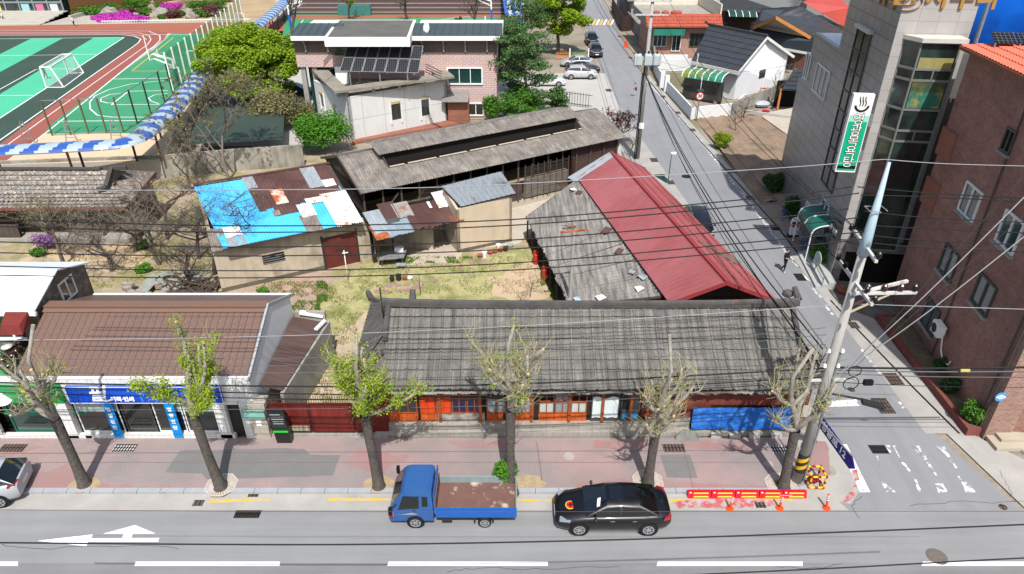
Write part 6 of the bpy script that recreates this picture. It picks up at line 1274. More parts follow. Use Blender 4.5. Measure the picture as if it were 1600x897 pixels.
p,q=G(1295,45,.0),G(1380,45,.0); mb=MB(); mb.box(G(1319,42,zE).x-4,G(1319,42,zE).y+1.5,0,G(1390,42,zE).x,G(1319,42,zE).y+10,zE); build(mb,'wall',mat('grey_render','#8e8c88'),h)
h=thing('grey_brick_outhouse','pale grey brick building at the very top left of the coral roof','house',(50,150,0)); mb=MB(); p,q=V(1262,3,135),V(1420,3,135); mb.box(p.x,135,0,q.x,145,G(1300,-8,0).z+9); build(mb,'wall',mat('block_wall','#85817b'),h); mb=MB(); mb.box(p.x-.4,134.6,9,q.x+.4,145.4,9.3); build(mb,'roof',CONC,h)
# small dark porch roof by the plot, next to the granite tower
h=thing('plot_outbuilding','small dark tiled outbuilding open towards the vegetable plot','shed',(29,72,0))
a,b,c,d=G(1222,140,2.6),G(1262,142,2.6),G(1268,108,3.9),G(1240,108,3.9); tslope(a,b,c,d,BLT_,h,.35,5)
mb=MB(); mb.box(a.x+.3,a.y+2.4,0,b.x+3,a.y+2.6,3.0); build(mb,'wall',DKIN,h)
for p in (a,b): mb=MB(); mb.box(p.x-.1,p.y+.2,0,p.x+.1,p.y+.4,2.6); build(mb,'post',TB,h)
t=thing('plot_wall','weathered concrete wall with creepers behind the ploughed plot','wall',(25,75,0))
wp=[G(x,y) for x,y in ((1145,182),(1205,158),(1240,128))]
for p,q in zip(wp,wp[1:]): wallq('wall_section',(p.x,p.y),(q.x,q.y),1.7,1.7,.2,CONCD,t)
mb=MB(); q=[G(x,y) for x,y in ((1160,178),(1234,188))]; mb.bar(q[0]+Vector((0,0,.3)),q[1]+Vector((0,0,.3)),.35,.35); one(mb,'plot_kerb',CONC,'low concrete edge at the top of the ploughed plot','kerb')
# things lying by the plot
for k,(x,y,m,lab,nm,cat) in enumerate(((1190,165,mat('grey_cover','#a3a8b0',.5,.2,5),'crumpled pale silver cover by the plot wall','ground_cover','cover'),(1196,176,mat('bright_red_plastic','#b01818',.4,.1),'bright red plastic basin on the bare soil','basin','basin'),(1200,148,mat('orange_red_bike','#a33a22',.5,.3,8),'red and orange hand cart against the plot wall','hand_cart','cart'))):
    p=G(x,y,.2); mb=MB(); rr=random.Random(k)
    if k==0: mb.ball((p.x,p.y,.4),1.0,.6,.4,8)
    elif k==1: mb.lathe((p.x,p.y,.15),[(.3,0),(.45,.3),(.4,.32),(.25,.05)],12)
    else:
        for j in range(5): mb.bar((p.x-1+.4*j,p.y,.2),(p.x-1+.4*j,p.y,1.1),.08)
        mb.box(p.x-1.1,p.y-.4,.5,p.x+1,p.y+.4,.6); mb.box(p.x-1.1,p.y-.4,1.0,p.x+1,p.y-.3,1.1)
        for j in(-.6,.6): mb.tube([(p.x+j,p.y-.5,.35),(p.x+j,p.y-.42,.35)],.35,12)
    one(mb,nm,m,lab,cat)
for k,(x,y) in enumerate(((1224,164),(1229,163),(1233,164),(1237,163))):
    p=G(x,y); mb=MB(); mb.lathe((p.x,p.y,0),[(.16,0),(.17,.5),(.08,.65),(.08,.75)],8); one(mb,'jug',[WHITE,ONG,ONG,WHITE][k],['white jug left of the brown jars by the outbuilding','left brown jar by the dark tiled outbuilding','right brown jar by the dark tiled outbuilding','white jug right of the brown jars by the outbuilding'][k],'jug','jugs by the outbuilding')
# low building seen right at the top, left of the street: playground shelter
# ================================================================ TREES AND PLANTS
import numpy as np
def leaves(name,m,parent,blobs,n,size,seed=1,flat=.5,squash=1,core=0,yaw=0):
    """blobs: list of (x,y,z,rx,ry,rz) ; n leaf faces spread through their volume, near the shell"""
    g=np.random.default_rng(seed); B=np.array(blobs,float); vol=(B[:,3]*B[:,4]*B[:,5])**(.7); pr=vol/vol.sum()
    idx=g.choice(len(B),n,p=pr); d=g.normal(size=(n,3)); d/=np.linalg.norm(d,axis=1)[:,None]
    r=(core+(1-core)*g.random(n)**.45)[:,None]; c=B[idx,:3]+d*r*B[idx,3:6]
    nrm=g.normal(size=(n,3)); nrm[:,2]=np.abs(nrm[:,2])*(1+flat*2)+.2; nrm=nrm*.7+d*.6; nrm/=np.linalg.norm(nrm,axis=1)[:,None]
    t=g.normal(size=(n,3)); t-=nrm*(t*nrm).sum(1)[:,None]; t/=np.linalg.norm(t,axis=1)[:,None]; b=np.cross(nrm,t)
    s=(size*(.6+.8*g.random(n)))[:,None]; asp=(.55+.3*g.random(n))[:,None]
    v=np.stack([c-t*s*.5,c+b*s*asp*.5,c+t*s*.5,c-b*s*asp*.5],1).reshape(-1,3)
    return rawmesh(name,m,parent,v,4)
def rawmesh(name,m,parent,v,k):
    o=np.array(porg(parent)) if parent is not None else np.array([v[:,0].mean(),v[:,1].mean(),v[:,2].min()])
    v=v-o; nf=len(v)//k; me=bpy.data.meshes.new(name); me.vertices.add(len(v)); me.vertices.foreach_set('co',v.astype(np.float32).ravel())
    me.loops.add(len(v)); me.loops.foreach_set('vertex_index',np.arange(len(v),dtype=np.int32)); me.polygons.add(nf); me.polygons.foreach_set('loop_start',np.arange(0,len(v),k,dtype=np.int32)); me.polygons.foreach_set('loop_total',np.full(nf,k,dtype=np.int32))
    me.materials.append(m); me.update(calc_edges=True); ob=bpy.data.objects.new(name,me); SC.collection.objects.link(ob)
    if parent is not None: ob.parent=parent
    else: ob.location=o
    return ob
LG=leafmat('leaf_yellow_green','#7d9a1e','#a5b83a',tr=.45); LM=leafmat('leaf_bright','#74921e','#9ab330',tr=.45); LD=leafmat('leaf_dark','#24401a','#3e5f24',tr=.2); LMD=leafmat('leaf_mid','#37601c','#5a8a2c',tr=.3); LP=leafmat('pine_needles','#33502a','#55733a',tr=.15)
LV=leafmat('leaf_vivid','#3f7019','#5c9428',tr=.35); LR=leafmat('leaf_maroon','#4a2228','#74424a',tr=.25); LGR=leafmat('leaf_greyish','#6a6a45','#8a8458',tr=.3); MAG=leafmat('azalea_magenta','#b02a9a','#d052c0',tr=.3); LO=leafmat('leaf_gold_green','#6f8a10','#93a81c',tr=.3)
BK2=mat('grey_bark','#544e48',.95,.35,5,bump=1,bscale=14,finevar=.3,fscale=18,pargs=dict(bd=.07)); BK3=mat('pale_limb_bark','#8a847a',.95,.35,7,bump=.9,bscale=22,finevar=.25,fscale=30); CUT=mat('cut_wood','#c49a6b',.8,.15); TW=mat('twig','#6b6258',.95,.2); TWD=mat('dark_twig','#4e4640',.95,.2)
def limb(rr,p,d,L,r0,r1,n=5,wob=.25,grav=0):
    pts=[Vector(p)]; d=Vector(d).normalized()
    for i in range(n):
        d=(d+Vector((rr.uniform(-wob,wob),rr.uniform(-wob,wob),rr.uniform(-wob,wob)*.5+grav))).normalized(); pts.append(pts[-1]+d*L/n)
    return pts,[r0+(r1-r0)*i/n for i in range(n+1)]
def ginkgo(base,top,crotch,seed,label,leafy,stubs,lean=(0,0)):
    """pruned street tree: base, top, fork as points"""
    rr=random.Random(seed); t=thing('street_tree',label,'tree',tuple(base),'pruned street trees along the pavement')
    base,top,crotch=map(Vector,(base,top,crotch)); mb=MB()
    mid=base.lerp(crotch,.5)+Vector((rr.uniform(-.06,.06),rr.uniform(-.05,.05),0))
    mb.tube([base-Vector((0,0,.05)),base+Vector((0,0,.12)),base.lerp(mid,.5),mid,crotch],[.33,.25,.205,.185,.2],14,cap=False); lb=MB()
    P,Rr=limb(rr,crotch,(top-crotch),(top-crotch).length*.95,.14,.06,8,.16); P[-1]=top; Rr=[r*rr.uniform(.85,1.25) for r in Rr]
    lb.tube(P,Rr,9); tips=[(P[-1],Rr[-1])]; segs=[P]; caps=[]
    twigs=MB()
    for k in range(stubs):
        q=k/max(1,stubs-1); b0=P[int(rr.uniform(0,4))] if k>2 else crotch; a=2*PI*(k*.381)+rr.uniform(-.4,.4); up=rr.uniform(.35,1.3) if k>2 else rr.uniform(3.5,5)
        L=(rr.uniform(1.2,2.6) if k>2 else rr.uniform(2.2,3.6))*(1.1-.5*(b0-crotch).length/((top-crotch).length+.1)); d=Vector((math.cos(a)*1.0,math.sin(a)*.75,up*.55))
        P1,R1=limb(rr,b0,d,L,rr.uniform(.085,.12),.045,6,.34,.16); R1=[r*rr.uniform(.8,1.3) for r in R1]; lb.tube(P1,R1,8); segs.append(P1); caps.append((P1[-1],P1[-1]-P1[-2],R1[-1]))
        for j in range(rr.randint(3,5)):
            o=P1[rr.randint(2,5)]; a2=a+rr.uniform(-1.3,1.3); P2,R2=limb(rr,o,(math.cos(a2),math.sin(a2)*.8,rr.uniform(.3,1.5)),rr.uniform(.35,.95),.04,.022,4,.4,.1); lb.tube(P2,R2,6); segs.append(P2); caps.append((P2[-1],P2[-1]-P2[-2],R2[-1]))
    caps.append((P[-1],P[-1]-P[-2],Rr[-1]))
    for sgm in segs:
        for _ in range(4 if leafy>.5 else 6):
            o=rr.choice(sgm[1:]); P3_,R3=limb(rr,o,(rr.uniform(-1,1),rr.uniform(-1,1),rr.uniform(.1,1.6)),rr.uniform(.4,1.25),.011,.004,3,.3); twigs.tube(P3_,R3,3,cap=False)
    build(mb,'trunk',BK2,t,smooth=True,uv=False); build(lb,'limbs',BK3,t,smooth=True,uv=False)
    cb=MB()
    for p,d,r in caps: 
        d=d.normalized(); cb.tube([p-d*.02,p+d*.015],r*.97,8)
    build(cb,'pruning_cuts',CUT,t,uv=False); build(twigs,'twigs',TW if not leafy else mat('young_twig','#8a8560',.9,.1),t,uv=False)
    if leafy>0:
        bl=[]
        for sgm in segs:
            for p in sgm[1:]:
                if rr.random()<min(1,leafy*.8): bl.append((p.x,p.y,p.z,rr.uniform(.2,.4),rr.uniform(.2,.4),rr.uniform(.18,.34)))
        leaves('foliage',LG,t,bl,int(6200*leafy),.085,seed,flat=.3)
    return t
# base px, fork px, top px
GT=[((132,757),(86,655),(52,508),0.05,8,'bare pruned street tree in front of the green shop sign, leftmost in the row'),
((345,762),(302,648),(275,503),1.6,7,'slim leafy yellow green street tree in front of the blue shop sign'),
((592,760),(570,650),(557,525),1.3,11,'wide leafy street tree in front of the red gate'),
((800,768),(798,640),(803,508),.13,11,'pruned street tree behind the truck bed with a green bush at its foot'),
((1012,757),(1025,672),(1046,524),.03,9,'bare pruned street tree behind the black sedan'),
((1224,762),(1243,672),(1270,545),.03,9,'bare pruned street tree beside the tall utility pole and blue tarpaulin')]
TY=21.35
for k,(b,c,tp,lf,ns,lab) in enumerate(GT):
    B_=G(*b,.13); C_=V(c[0],c[1],B_.y+.0); T_=V(tp[0],tp[1],B_.y+.2); B_=Vector((B_.x,B_.y,.13)); ginkgo(B_,T_,C_,40+k,lab,lf,ns)
# grass collars and tree grates
for k,(x,y,s) in enumerate(((132,757,.7),(592,757,.75),(826,755,.75))):
    p=G(x,y,.13); mb=MB(); rr=random.Random(k); mb.poly([(p.x+s*(.8+.25*rr.random())*math.cos(a*PI/7),p.y+s*.8*(.7+.25*rr.random())*math.sin(a*PI/7),.137) for a in range(14)]); struct(mb,'tree_pit_soil',mat('pit_soil','#9b8a6c',.95,.25,5,bump=.5,bscale=20,finevar=.3))
for k,(x,y) in enumerate(((346,758),(1012,752),(1220,757))):
    p=G(x,y,.13); t=thing('tree_grate',['pale octagonal iron tree grate round the slim leafy tree','pale octagonal iron tree grate behind the black sedan','pale octagonal iron tree grate beside the striped pole base'][k],'tree grate',(p.x,p.y,.134),'tree grates in the pavement'); mb=MB()
    for j in range(32):
        a=2*PI*j/32; mb.bar((p.x+.36*math.cos(a),p.y+.36*math.sin(a),.15),(p.x+.66*math.cos(a),p.y+.66*math.sin(a),.15),.045,.02)
    for r in (.34,.67): 
        for j in range(8): a,b=2*PI*(j+.5)/8,2*PI*(j+1.5)/8; mb.bar((p.x+r*math.cos(a),p.y+r*math.sin(a),.15),(p.x+r*math.cos(b),p.y+r*math.sin(b),.15),.05,.025)
    build(mb,'grate',mat('pale_iron','#b5aba6',.7,.15,4),t)
    mb=MB(); mb.poly([(p.x+.62*math.cos(a*PI/4+.39),p.y+.62*math.sin(a*PI/4+.39),.1372) for a in range(8)]); build(mb,'soil',mat('pit_soil','#9b8a6c'),t)
    leaves('weeds',LMD,t,[(p.x,p.y,.17,.35,.3,.06)],160,.06,k)
def bush(name,label,cat,c,r,m,n,size,seed,group=None,blobs=6,stem=True):
    rr=random.Random(seed); c=Vector(c); t=thing(name,label,cat,(c.x,c.y,c.z),group); rx,ry,rz=r
    bl=[(c.x+rr.uniform(-.5,.5)*rx,c.y+rr.uniform(-.5,.5)*ry,c.z+rz*rr.uniform(.55,1.35),rx*rr.uniform(.4,.62),ry*rr.uniform(.4,.62),rz*rr.uniform(.35,.6)) for _ in range(blobs)]+[(c.x,c.y,c.z+rz*.8,rx*.75,ry*.75,rz*.75)]
    leaves('crown',m,t,bl,n,size,seed)
    if stem:
        mb=MB()
        for k in range(4): P,Rr=limb(rr,c,(rr.uniform(-.5,.5),rr.uniform(-.5,.5),1),rz*1.3,.05,.015,4,.2); mb.tube(P,Rr,5)
        build(mb,'stem',BARK,t,uv=False)
    return t
p=G(795,752,.13); bush('bush','fresh green bush at the foot of the street tree behind the truck','bush',(p.x-.1,p.y-.45,.45),(.62,.5,.85),LV,4200,.1,3)
def tree(name,label,base,hgt,crown,m,n,size,seed,trunk=.25,blobs=24,cat='tree',group=None,bark=None,flat=.5,forks=7,cz=None,core=.25):
    """crown: (rx,ry,rz) around the height cz"""
    rr=random.Random(seed); b=Vector(base); t=thing(name,label,cat,tuple(b),group); rx,ry,rz=crown; cz=cz or hgt-rz; C_=b+Vector((0,0,cz))
    mb=MB(); P,Rr=limb(rr,b,(0,0,1),cz*.75,trunk,trunk*.7,5,.08); mb.tube([b-Vector((0,0,.1))]+P,[trunk*1.25]+Rr,10,cap=False); bl=[]
    for k in range(forks):
        a=2*PI*k/forks+rr.uniform(-.3,.3); e=C_+Vector((math.cos(a)*rx*.65,math.sin(a)*ry*.65,rr.uniform(-.3,.5)*rz)); P1=[P[-1-(k%2)]]; 
        for j in (1,2,3,4): P1.append(P1[0].lerp(e,j/4)+Vector((rr.uniform(-.2,.2),rr.uniform(-.2,.2),math.sin(j/4*PI)*.3)))
        mb.tube(P1,[trunk*.55,trunk*.45,trunk*.3,trunk*.2,trunk*.08],7,cap=False)
        for _ in range(2): q=rr.choice(P1[2:]); P2,R2=limb(rr,q,(rr.uniform(-1,1),rr.uniform(-1,1),rr.uniform(.2,1)),rx*.45,trunk*.15,trunk*.05,4,.2); mb.tube(P2,R2,5,cap=False)
    build(mb,'trunk',bark or BARK,t,smooth=True,uv=False)
    for k in range(blobs):
        z=rr.uniform(-1,1); a=rr.uniform(0,2*PI); q=math.sqrt(max(0,1-z*z)); f=rr.uniform(.5,1.0); s=rr.uniform(.13,.33)
        bl.append((C_.x+rx*f*q*math.cos(a),C_.y+ry*f*q*math.sin(a),C_.z+rz*f*z,rx*s,ry*s,rz*s*.8))
    leaves('crown',m,t,bl,n,size,seed,flat,core=core); return t
# the big round tree by the school
def boxtree(name,label,bx,by,x0,x1,y0,y1,m,n,size,seed,trunk,blobs,forks,core,z=0,**k):
    p=G(bx,by,z); zt=V((x0+x1)/2,y0,p.y).z; zb=V((x0+x1)/2,y1,p.y).z; rx=(V(x1,(y0+y1)/2,p.y).x-V(x0,(y0+y1)/2,p.y).x)/2; ex=(V((x0+x1)/2,y0,p.y).x-p.x)*0
    rz=(zt-zb)*.43; return tree(name,label,p,zt,(rx,rx*.85,rz),m,n,size,seed,trunk,blobs,flat=1.2,cz=(zt+zb)/2-z+.3,forks=forks,core=core,**k)
boxtree('zelkova_tree','big round yellow green tree between the school court and the solar house',402,163,302,466,28,160,LM,60000,.3,11,.42,100,10,.35)
boxtree('street_maple','rounded bright green tree on the street side behind the parking ground',872,84,812,912,-30,62,LM,20000,.32,12,.3,40,7,.25)
p=G(505,240); bush('bush','rounded fresh green shrub behind the end of the long barn','bush',(p.x,p.y,.5),(3.1,2.4,1.9),LV,12000,.2,13,blobs=12)
p=G(1127,232); bush('bush','compact golden green conical bush on the plot edge by the street','bush',(p.x,p.y,.1),(1.0,1.0,1.0),LO,6500,.11,14,blobs=8)
p=G(430,200); bush('bush','dark olive shrub mass beside the solar house','bush',(p.x,p.y,0),(3.4,3,2.4),LGR,7000,.24,15,blobs=14)
p=G(475,195); bush('bush','thin olive shrub against the left side of the solar house','bush',(p.x,p.y,0),(1.8,1.5,1.7),LGR,3000,.2,16)
p=G(769,188); bush('bush','small green shrub at the right corner of the pink brick wall','bush',(p.x,p.y,.1),(1.3,1.2,1.5),LMD,3500,.2,17)
for k,(x,y,r,lab) in enumerate(((1240,340,1.1,'dark green shrub bed at the foot of the granite wall, nearest the awning'),(1207,300,1.0,'dark green shrub at the far street end of the granite wall'),(1283,415,.95,'broad leafed green shrub under the green awning'))):
    p=G(x,y); bush('shrub',lab,'shrub',(p.x,p.y,0),(r,r*1.1,r*1.0),LD if k<2 else LMD,5000,.16,20+k,'shrubs along the granite wall')
for k,(x,y,r,lab) in enumerate(((1518,660,.6,'green shrub in the brick planter nearest the corner'),(1480,610,.45,'small dark shrub in the middle of the brick planter'),(1468,580,.4,'thin dark shrub further back in the brick planter'))):
    p=G(x,y,.3); bush('shrub',lab,'shrub',(p.x,p.y,.3),(r,r,r*1.15),LMD if k==0 else LD,2200,.11,25+k,'shrubs in the brick planter')
# pines in front of the parking ground
def pine(label,px,py,hh,rx,seed,m=LP,n=9000):
    b=G(px,py); rr=random.Random(seed); t=thing('pine_tree',label,'tree',tuple(b),'pines by the parking ground'); mb=MB(); P,Rr=limb(rr,b,(rr.uniform(-.1,.1),0,1),hh*.92,.2,.05,7,.1); mb.tube(P,Rr,8); bl=[]
    for k in range(20):
        f=.25+.75*k/20; o=P[0].lerp(P[-1],f); a=k*2.4+rr.uniform(-.4,.4); L=rx*(1.15-f*.75)*rr.uniform(.7,1.1); e=o+Vector((math.cos(a)*L,math.sin(a)*L,rr.uniform(.0,.5))); mb.tube([o,o.lerp(e,.5)+Vector((0,0,.15)),e],[.07,.05,.02],5)
        for q in (.5,.8,1.0): c=o.lerp(e,q); bl.append((c.x,c.y,c.z+.15,rx*.3,rx*.3,rx*.13))
    bl.append((P[-1].x,P[-1].y,P[-1].z,rx*.25,rx*.25,rx*.3)); build(mb,'trunk',BARK,t,uv=False); leaves('crown',m,t,bl,n,.22,seed,flat=.2,core=.1)
pine('tall loose pine with cars showing behind its trunk, left of the parking ground',832,182,11.0,3.6,31); pine('dense pine left of the white car under the trees',800,150,9,3.6,32); pine('low spreading bright pine in front of the parking ground',812,192,3.4,3.4,33,LMD,8000); pine('tall pine behind the parking ground next to the maple',815,98,9.5,4.6,34,n=8000); pine('small pine left of the iron fence by the barn roof',868,178,2.8,1.6,35,n=3000); pine('dark pine at the far left behind the brick house corner',790,120,7.5,3,36,n=6000)
b=G(720,60,ZS); tree('conifer','small pointed conifer on the upper school court','%s'%0 and b,3.6,(1.1,1.1,1.8),LP,3000,.22,37,.12,blobs=12,forks=3)
# bare and budding trees
def bare(label,base,hgt,spread,seed,lv=0,m=TW,n0=7,depth=4,r0=.14,name='bare_tree',lm=LGR,cat='tree',leaf=.09,group='bare trees around the old yards'):
    rr=random.Random(seed); b=Vector(base); t=thing(name,label,cat,tuple(b),group); mb=MB(); tips=[]
    def grow(p,d,L,r,k):
        P,Rr=limb(rr,p,d,L,r,r*.6,4,.22,.05); mb.tube(P,Rr,6 if k>1 else 3,cap=False)
        if k==0: tips.extend(P[1:]); return
        for _ in range(n0 if k==depth else rr.randint(3,4)):
            q=P[rr.randint(2,4)]; a=rr.uniform(0,2*PI); dd=(P[-1]-P[-2]).normalized()*.6+Vector((math.cos(a)*spread,math.sin(a)*spread,rr.uniform(-.1,.75))); grow(q,dd,L*rr.uniform(.55,.8),r*.5,k-1)
    grow(b,(rr.uniform(-.2,.2),rr.uniform(-.2,.2),1),hgt*.36,r0,depth); build(mb,'trunk',m,t,uv=False)
    if lv and tips:
        bl=[(p.x,p.y,p.z,.14,.14,.14) for p in rr.sample(tips,min(len(tips),500))]; leaves('buds',lm,t,bl,lv,leaf,seed)
    return t
def gp(x,y,z=0): return tuple(G(x,y,z))
bare('large budding tree behind the blue patchwork roof, left of the solar house',gp(362,290),12,1.1,51,6500,TW,6,5,leaf=.14)
bare('wide spreading bare tree left of the patchwork shed',gp(335,430),9,1.35,52,500,TWD,6,5)
bare('tangled bare tree between the old tiled house and the patchwork shed',gp(262,375),8,1.4,53,300,mat('reddish_twig','#5e4c48',.95,.2),7,5)
bare('budding tree in front of the derelict tiled house',gp(100,415),6.4,1.0,54,1500,TW,6,5)
bare('grey leafless tree on the slope behind the derelict tiled house',gp(300,300),8,1.2,69,1200,TW,6,5)
bare('tall grey bare tree rising beside the end of the derelict tiled house',gp(250,415),8.6,1.3,91,200,TW,6,5); bare('leaning bare tree at the left corner of the patchwork shed',gp(312,405),8,1.5,92,0,TWD,6,5); bare('grey bare tree in the middle of the old house yard',gp(175,425),7,1.3,93,200,TW,6,5)
bare('low bare thicket tree over the wood pile',gp(300,450),4.6,1.5,55,0,TWD,6,5)
bare('small bare tree at the old house corner',gp(212,395),5.4,1.3,56,150,TW,6,5)
bare('twiggy pale tree beside the striped walkway roof',gp(285,225),6.0,1.2,57,1800,leaf=.13)
bare('bare sapling on the sand patch beside the grey lean-to',gp(828,466),2.6,1.0,58,0,TW,5,3,.04); bare('second bare sapling nearer the ridge of the long roof',gp(812,474),1.9,1.2,59,0,TW,5,3,.03)
bare('bare fruit tree on the plot beside the golden bush',gp(1150,205),4.2,1.1,60,0,TW,5,3,.08); bare('thin climber covered tree by the plot wall',gp(1160,185),4.0,1.2,61,150,TWD,5,3,.08)
bare('slender bare tree against the white gable',gp(1200,165),6.5,.7,62,100,TW,6,3,.08)
bare('maroon leaved bare tree at the barn end beside the street',gp(965,230),5.2,1.2,63,2200,TWD,6,4,.1,lm=LR,leaf=.13,name='plum_tree'); bare('grey leafless shrub between the maroon tree and the street pole',gp(985,245),3.2,1.1,64,0,TW,6,3,.05)
bare('bare budding tree in front of the bleachers, left',gp(545,30,ZS),7,1.0,65,700,TWD,6,3,.2,lm=LG,leaf=.2); bare('bare dark tree in front of the bleachers, middle',gp(637,32,ZS),8,1.0,66,0,TWD,6,3,.25)
bare('bare dark tree in front of the bleachers, right',gp(742,48,ZS),10,.7,67,0,TWD,6,3,.25); bare('tall bare trunk beside the blue hoop post',gp(455,55,ZS),11,.5,68,0,TWD,5,3,.25)
# shrubs of the school garden
rr=random.Random(70)
SHR=[(178,14,1.6,0),(194,3,2.3,0),(208,9,2.2,0),(224,10,1.7,0),(203,14,1.0,0),(228,22,1.6,0),(250,11,1.4,0),(272,22,1.1,0),(284,22,1.1,0),(253,27,.8,0),(303,14,2.0,0),(322,12,2.0,0),(345,10,2.0,0),(296,2,3.4,0),(344,16,1.2,0),(318,24,1.3,0),(355,0,2,0),(188,18,1.5,0),
(262,13,1.6,1),(276,15,1.8,1),(194,8,1.3,1),(330,23,2.1,2),(267,26,1.2,2),(278,25,1.2,2),(214,20,1.2,2),(216,-2,2,1)]
WORDS=['clipped round green shrub','magenta flowering bush','dark maroon bush']
used=set()
POS=['at the far left of','low at the left of','above the azaleas in','left of the middle rocks in','behind the azaleas in','beside the azaleas in','left of centre in','just left of the centre of','just right of the centre of','at the foot of the rocks in','right of centre in','second from the right in','rightmost in','at the very top of','below the rightmost one in','at the lower right of','at the upper right of','among rocks at the left of','in the centre of','in the middle right of','among green balls at the left of','large and low at the right of','low in the centre of','lowest just right of centre in','small, right of the azaleas in','at the top left of']
for k,(x,y,r,m) in enumerate(SHR):
    p=G(x,y+3,ZS); bush('garden_shrub','%s %s the school rock garden'%(WORDS[m],POS[k]),'shrub',(p.x,p.y,ZS),(r*1.15,r,r*.62),[LMD,MAG,LR][m],1500,.22,100+k,'round shrubs of the school rock garden',3,False)
azl=[(166,33,2),(166,29,3),(178,31,3),(190,27,2.6),(200,30,2.8),(212,32,2.4),(222,33,1.8),(195,22,2.2)]
t=thing('azalea_bed','large bed of bright magenta azaleas in front of the rock garden','flower bed',gp(190,32,ZS)); bl=[]
for x,y,r in azl: p=G(x,y,ZS); bl.append((p.x,p.y,ZS+.3,r*.85,r*.9,.5))
leaves('blossom',MAG,t,bl,9000,.3,71); t['kind']='stuff'
ROCK=mat('garden_rock','#86827b',.95,.25,1,bump=.8,bscale=6,finevar=.2)
RX=[(172,22,2.6),(180,10,1.6),(238,14,1.5),(253,22,2.4),(243,26,1.7),(293,22,2.2),(300,27,1.8),(340,20,1.6),(213,25,1.4),(268,9,1.4),(312,20,1.3),(234,4,1.5)]
RW_=['largest rock beside the azaleas','rock above the azaleas','small rock left of centre','tall grey rock in the centre','low rock left of the tall one','broad rock right of centre','low rock at the foot right of centre','rock near the right end','rock beside the brick path','rock high in the centre','rock between the clipped shrubs','rock near the top left']
for k,(x,y,r) in enumerate(RX):
    p=G(x,y+2,ZS); mb=MB(); r*=.62; mb.ball((p.x,p.y,ZS+r*.3),r,r*.7,r*.6,9); rk=random.Random(k); mb.v=[(a+rk.uniform(-.15,.15)*r,b+rk.uniform(-.15,.15)*r,c+rk.uniform(-.1,.12)*r) for a,b,c in mb.v]; one(mb,'garden_rock',ROCK,RW_[k]+' of the school rock garden','rock','rocks of the school garden')
flat('garden_bank',[(160,34),(430,31),(430,-10),(170,-10)],ZS+.03,mat('garden_soil','#a08a6a',.95,.2,.3,finevar=.15)) if True else 0
# weeds and grass tufts
def tufts(name,areas,n,size,m,seed,z=.06):
    g=np.random.default_rng(seed); V_=[]
    for (x0,y0,x1,y1,w_) in areas:
        k=int(n*w_); xs=g.uniform(x0,x1,k); ys=g.uniform(y0,y1,k)
        for x,y in zip(xs,ys):
            if noise.noise(Vector((x*.05,y*.08,seed)))<-.05: continue
            p=G(x,y,z); a=g.uniform(0,2*PI); s=size*g.uniform(.5,1.3); t=Vector((math.cos(a),math.sin(a),0))*s*.35; u=Vector((g.uniform(-.4,.4),g.uniform(-.4,.4),1))*s
            V_+= [p-t,p+t,p+u]
    return tag(rawmesh(name,m,None,np.array([tuple(v) for v in V_]),3),kind='stuff',label='green weeds and grass tufts scattered over the yards',cat='grass')
tufts('grass',[(425,440,560,560,.25),(560,400,860,460,.25),(60,380,330,450,.25),(400,440,520,470,.1),(430,560,520,650,.15)],22000,.1,leafmat('grass_blade','#6f7340','#8f8a55',tr=.2),81)
tufts('grass',[(495,440,512,540,.3),(455,470,500,560,.2),(845,380,870,465,.3),(620,402,760,412,.2),(440,545,500,600,.3)],8000,.14,leafmat('fresh_grass','#4a6a24','#6b8a36',tr=.25),82)
for k,(x,y,r,lab) in enumerate(((412,458,.5,'bright green clump at the foot of the patchwork shed'),(484,545,.75,'green weed clump behind the green folding chair'),(478,560,.6,'green weed clump in front of the plastered yard wall'),(225,425,.7,'green weed clump right of the old house yard'),(60,400,.8,'weed clump with pale twigs in the old house yard'),(225,388,1.0,'dark green shrub under the bare trees of the old yard'),(1075,0,0,''))): 
    if r: p=G(x,y,.05); bush('weed_clump',lab,'plant',(p.x,p.y,.05),(r,r*.7,r*.5),LV if k<4 else LMD,900,.12,90+k,None,4,False)
p=G(75,388,.05); bush('azalea','faded lilac azalea bush in the old house yard','bush',(p.x,p.y,.1),(1.3,.8,.7),leafmat('lilac','#8a5a92','#a880b0',tr=.3),1300,.12,98)
# ================================================================ POLES, CABLES, STREET FURNITURE
POLE=mat('concrete_pole','#9b9993',.85,.1,1.5,finevar=.1); INS=mat('brown_insulator','#3b1d16',.25,.2,spec=.7); INK=mat('dark_insulator','#1d1b1b',.3,.1); CAB=mat('black_cable','#17181a',.6,.05); CABG=mat('pale_cable','#8f9294',.5,.05); CABM=mat('grey_cable','#55585a',.6,.05); LBL=mat('pale_blue_steel','#9fb3bd',.45,.08)
pb=Vector((12.4,21.4,.13))
t=thing('utility_pole','tall concrete utility pole with pale blue top at the street corner','utility pole',tuple(pb)); PX,PY=pb.x-.05,pb.y
mb=MB(); mb.tube([(PX,PY,.1),(PX,PY,11.3)],[.21,.15],16); build(mb,'pole',POLE,t,smooth=True)
mb=MB(); mb.tube([(PX,PY,11.2),(PX,PY,12.0),(PX,PY,14.6)],[.2,.17,.05],12); build(mb,'steel_top',LBL,t,smooth=True)
mb=MB(); mb.tube([(PX+.28,PY-.05,.13),(PX+.25,PY-.02,7)],[.045,.045],8); build(mb,'conduit',STEEL,t)
mb=MB(); mb.tube([(PX,PY,.75),(PX,PY,1.75)],[.222,.216],16); build(mb,'wrap',DARK,t)
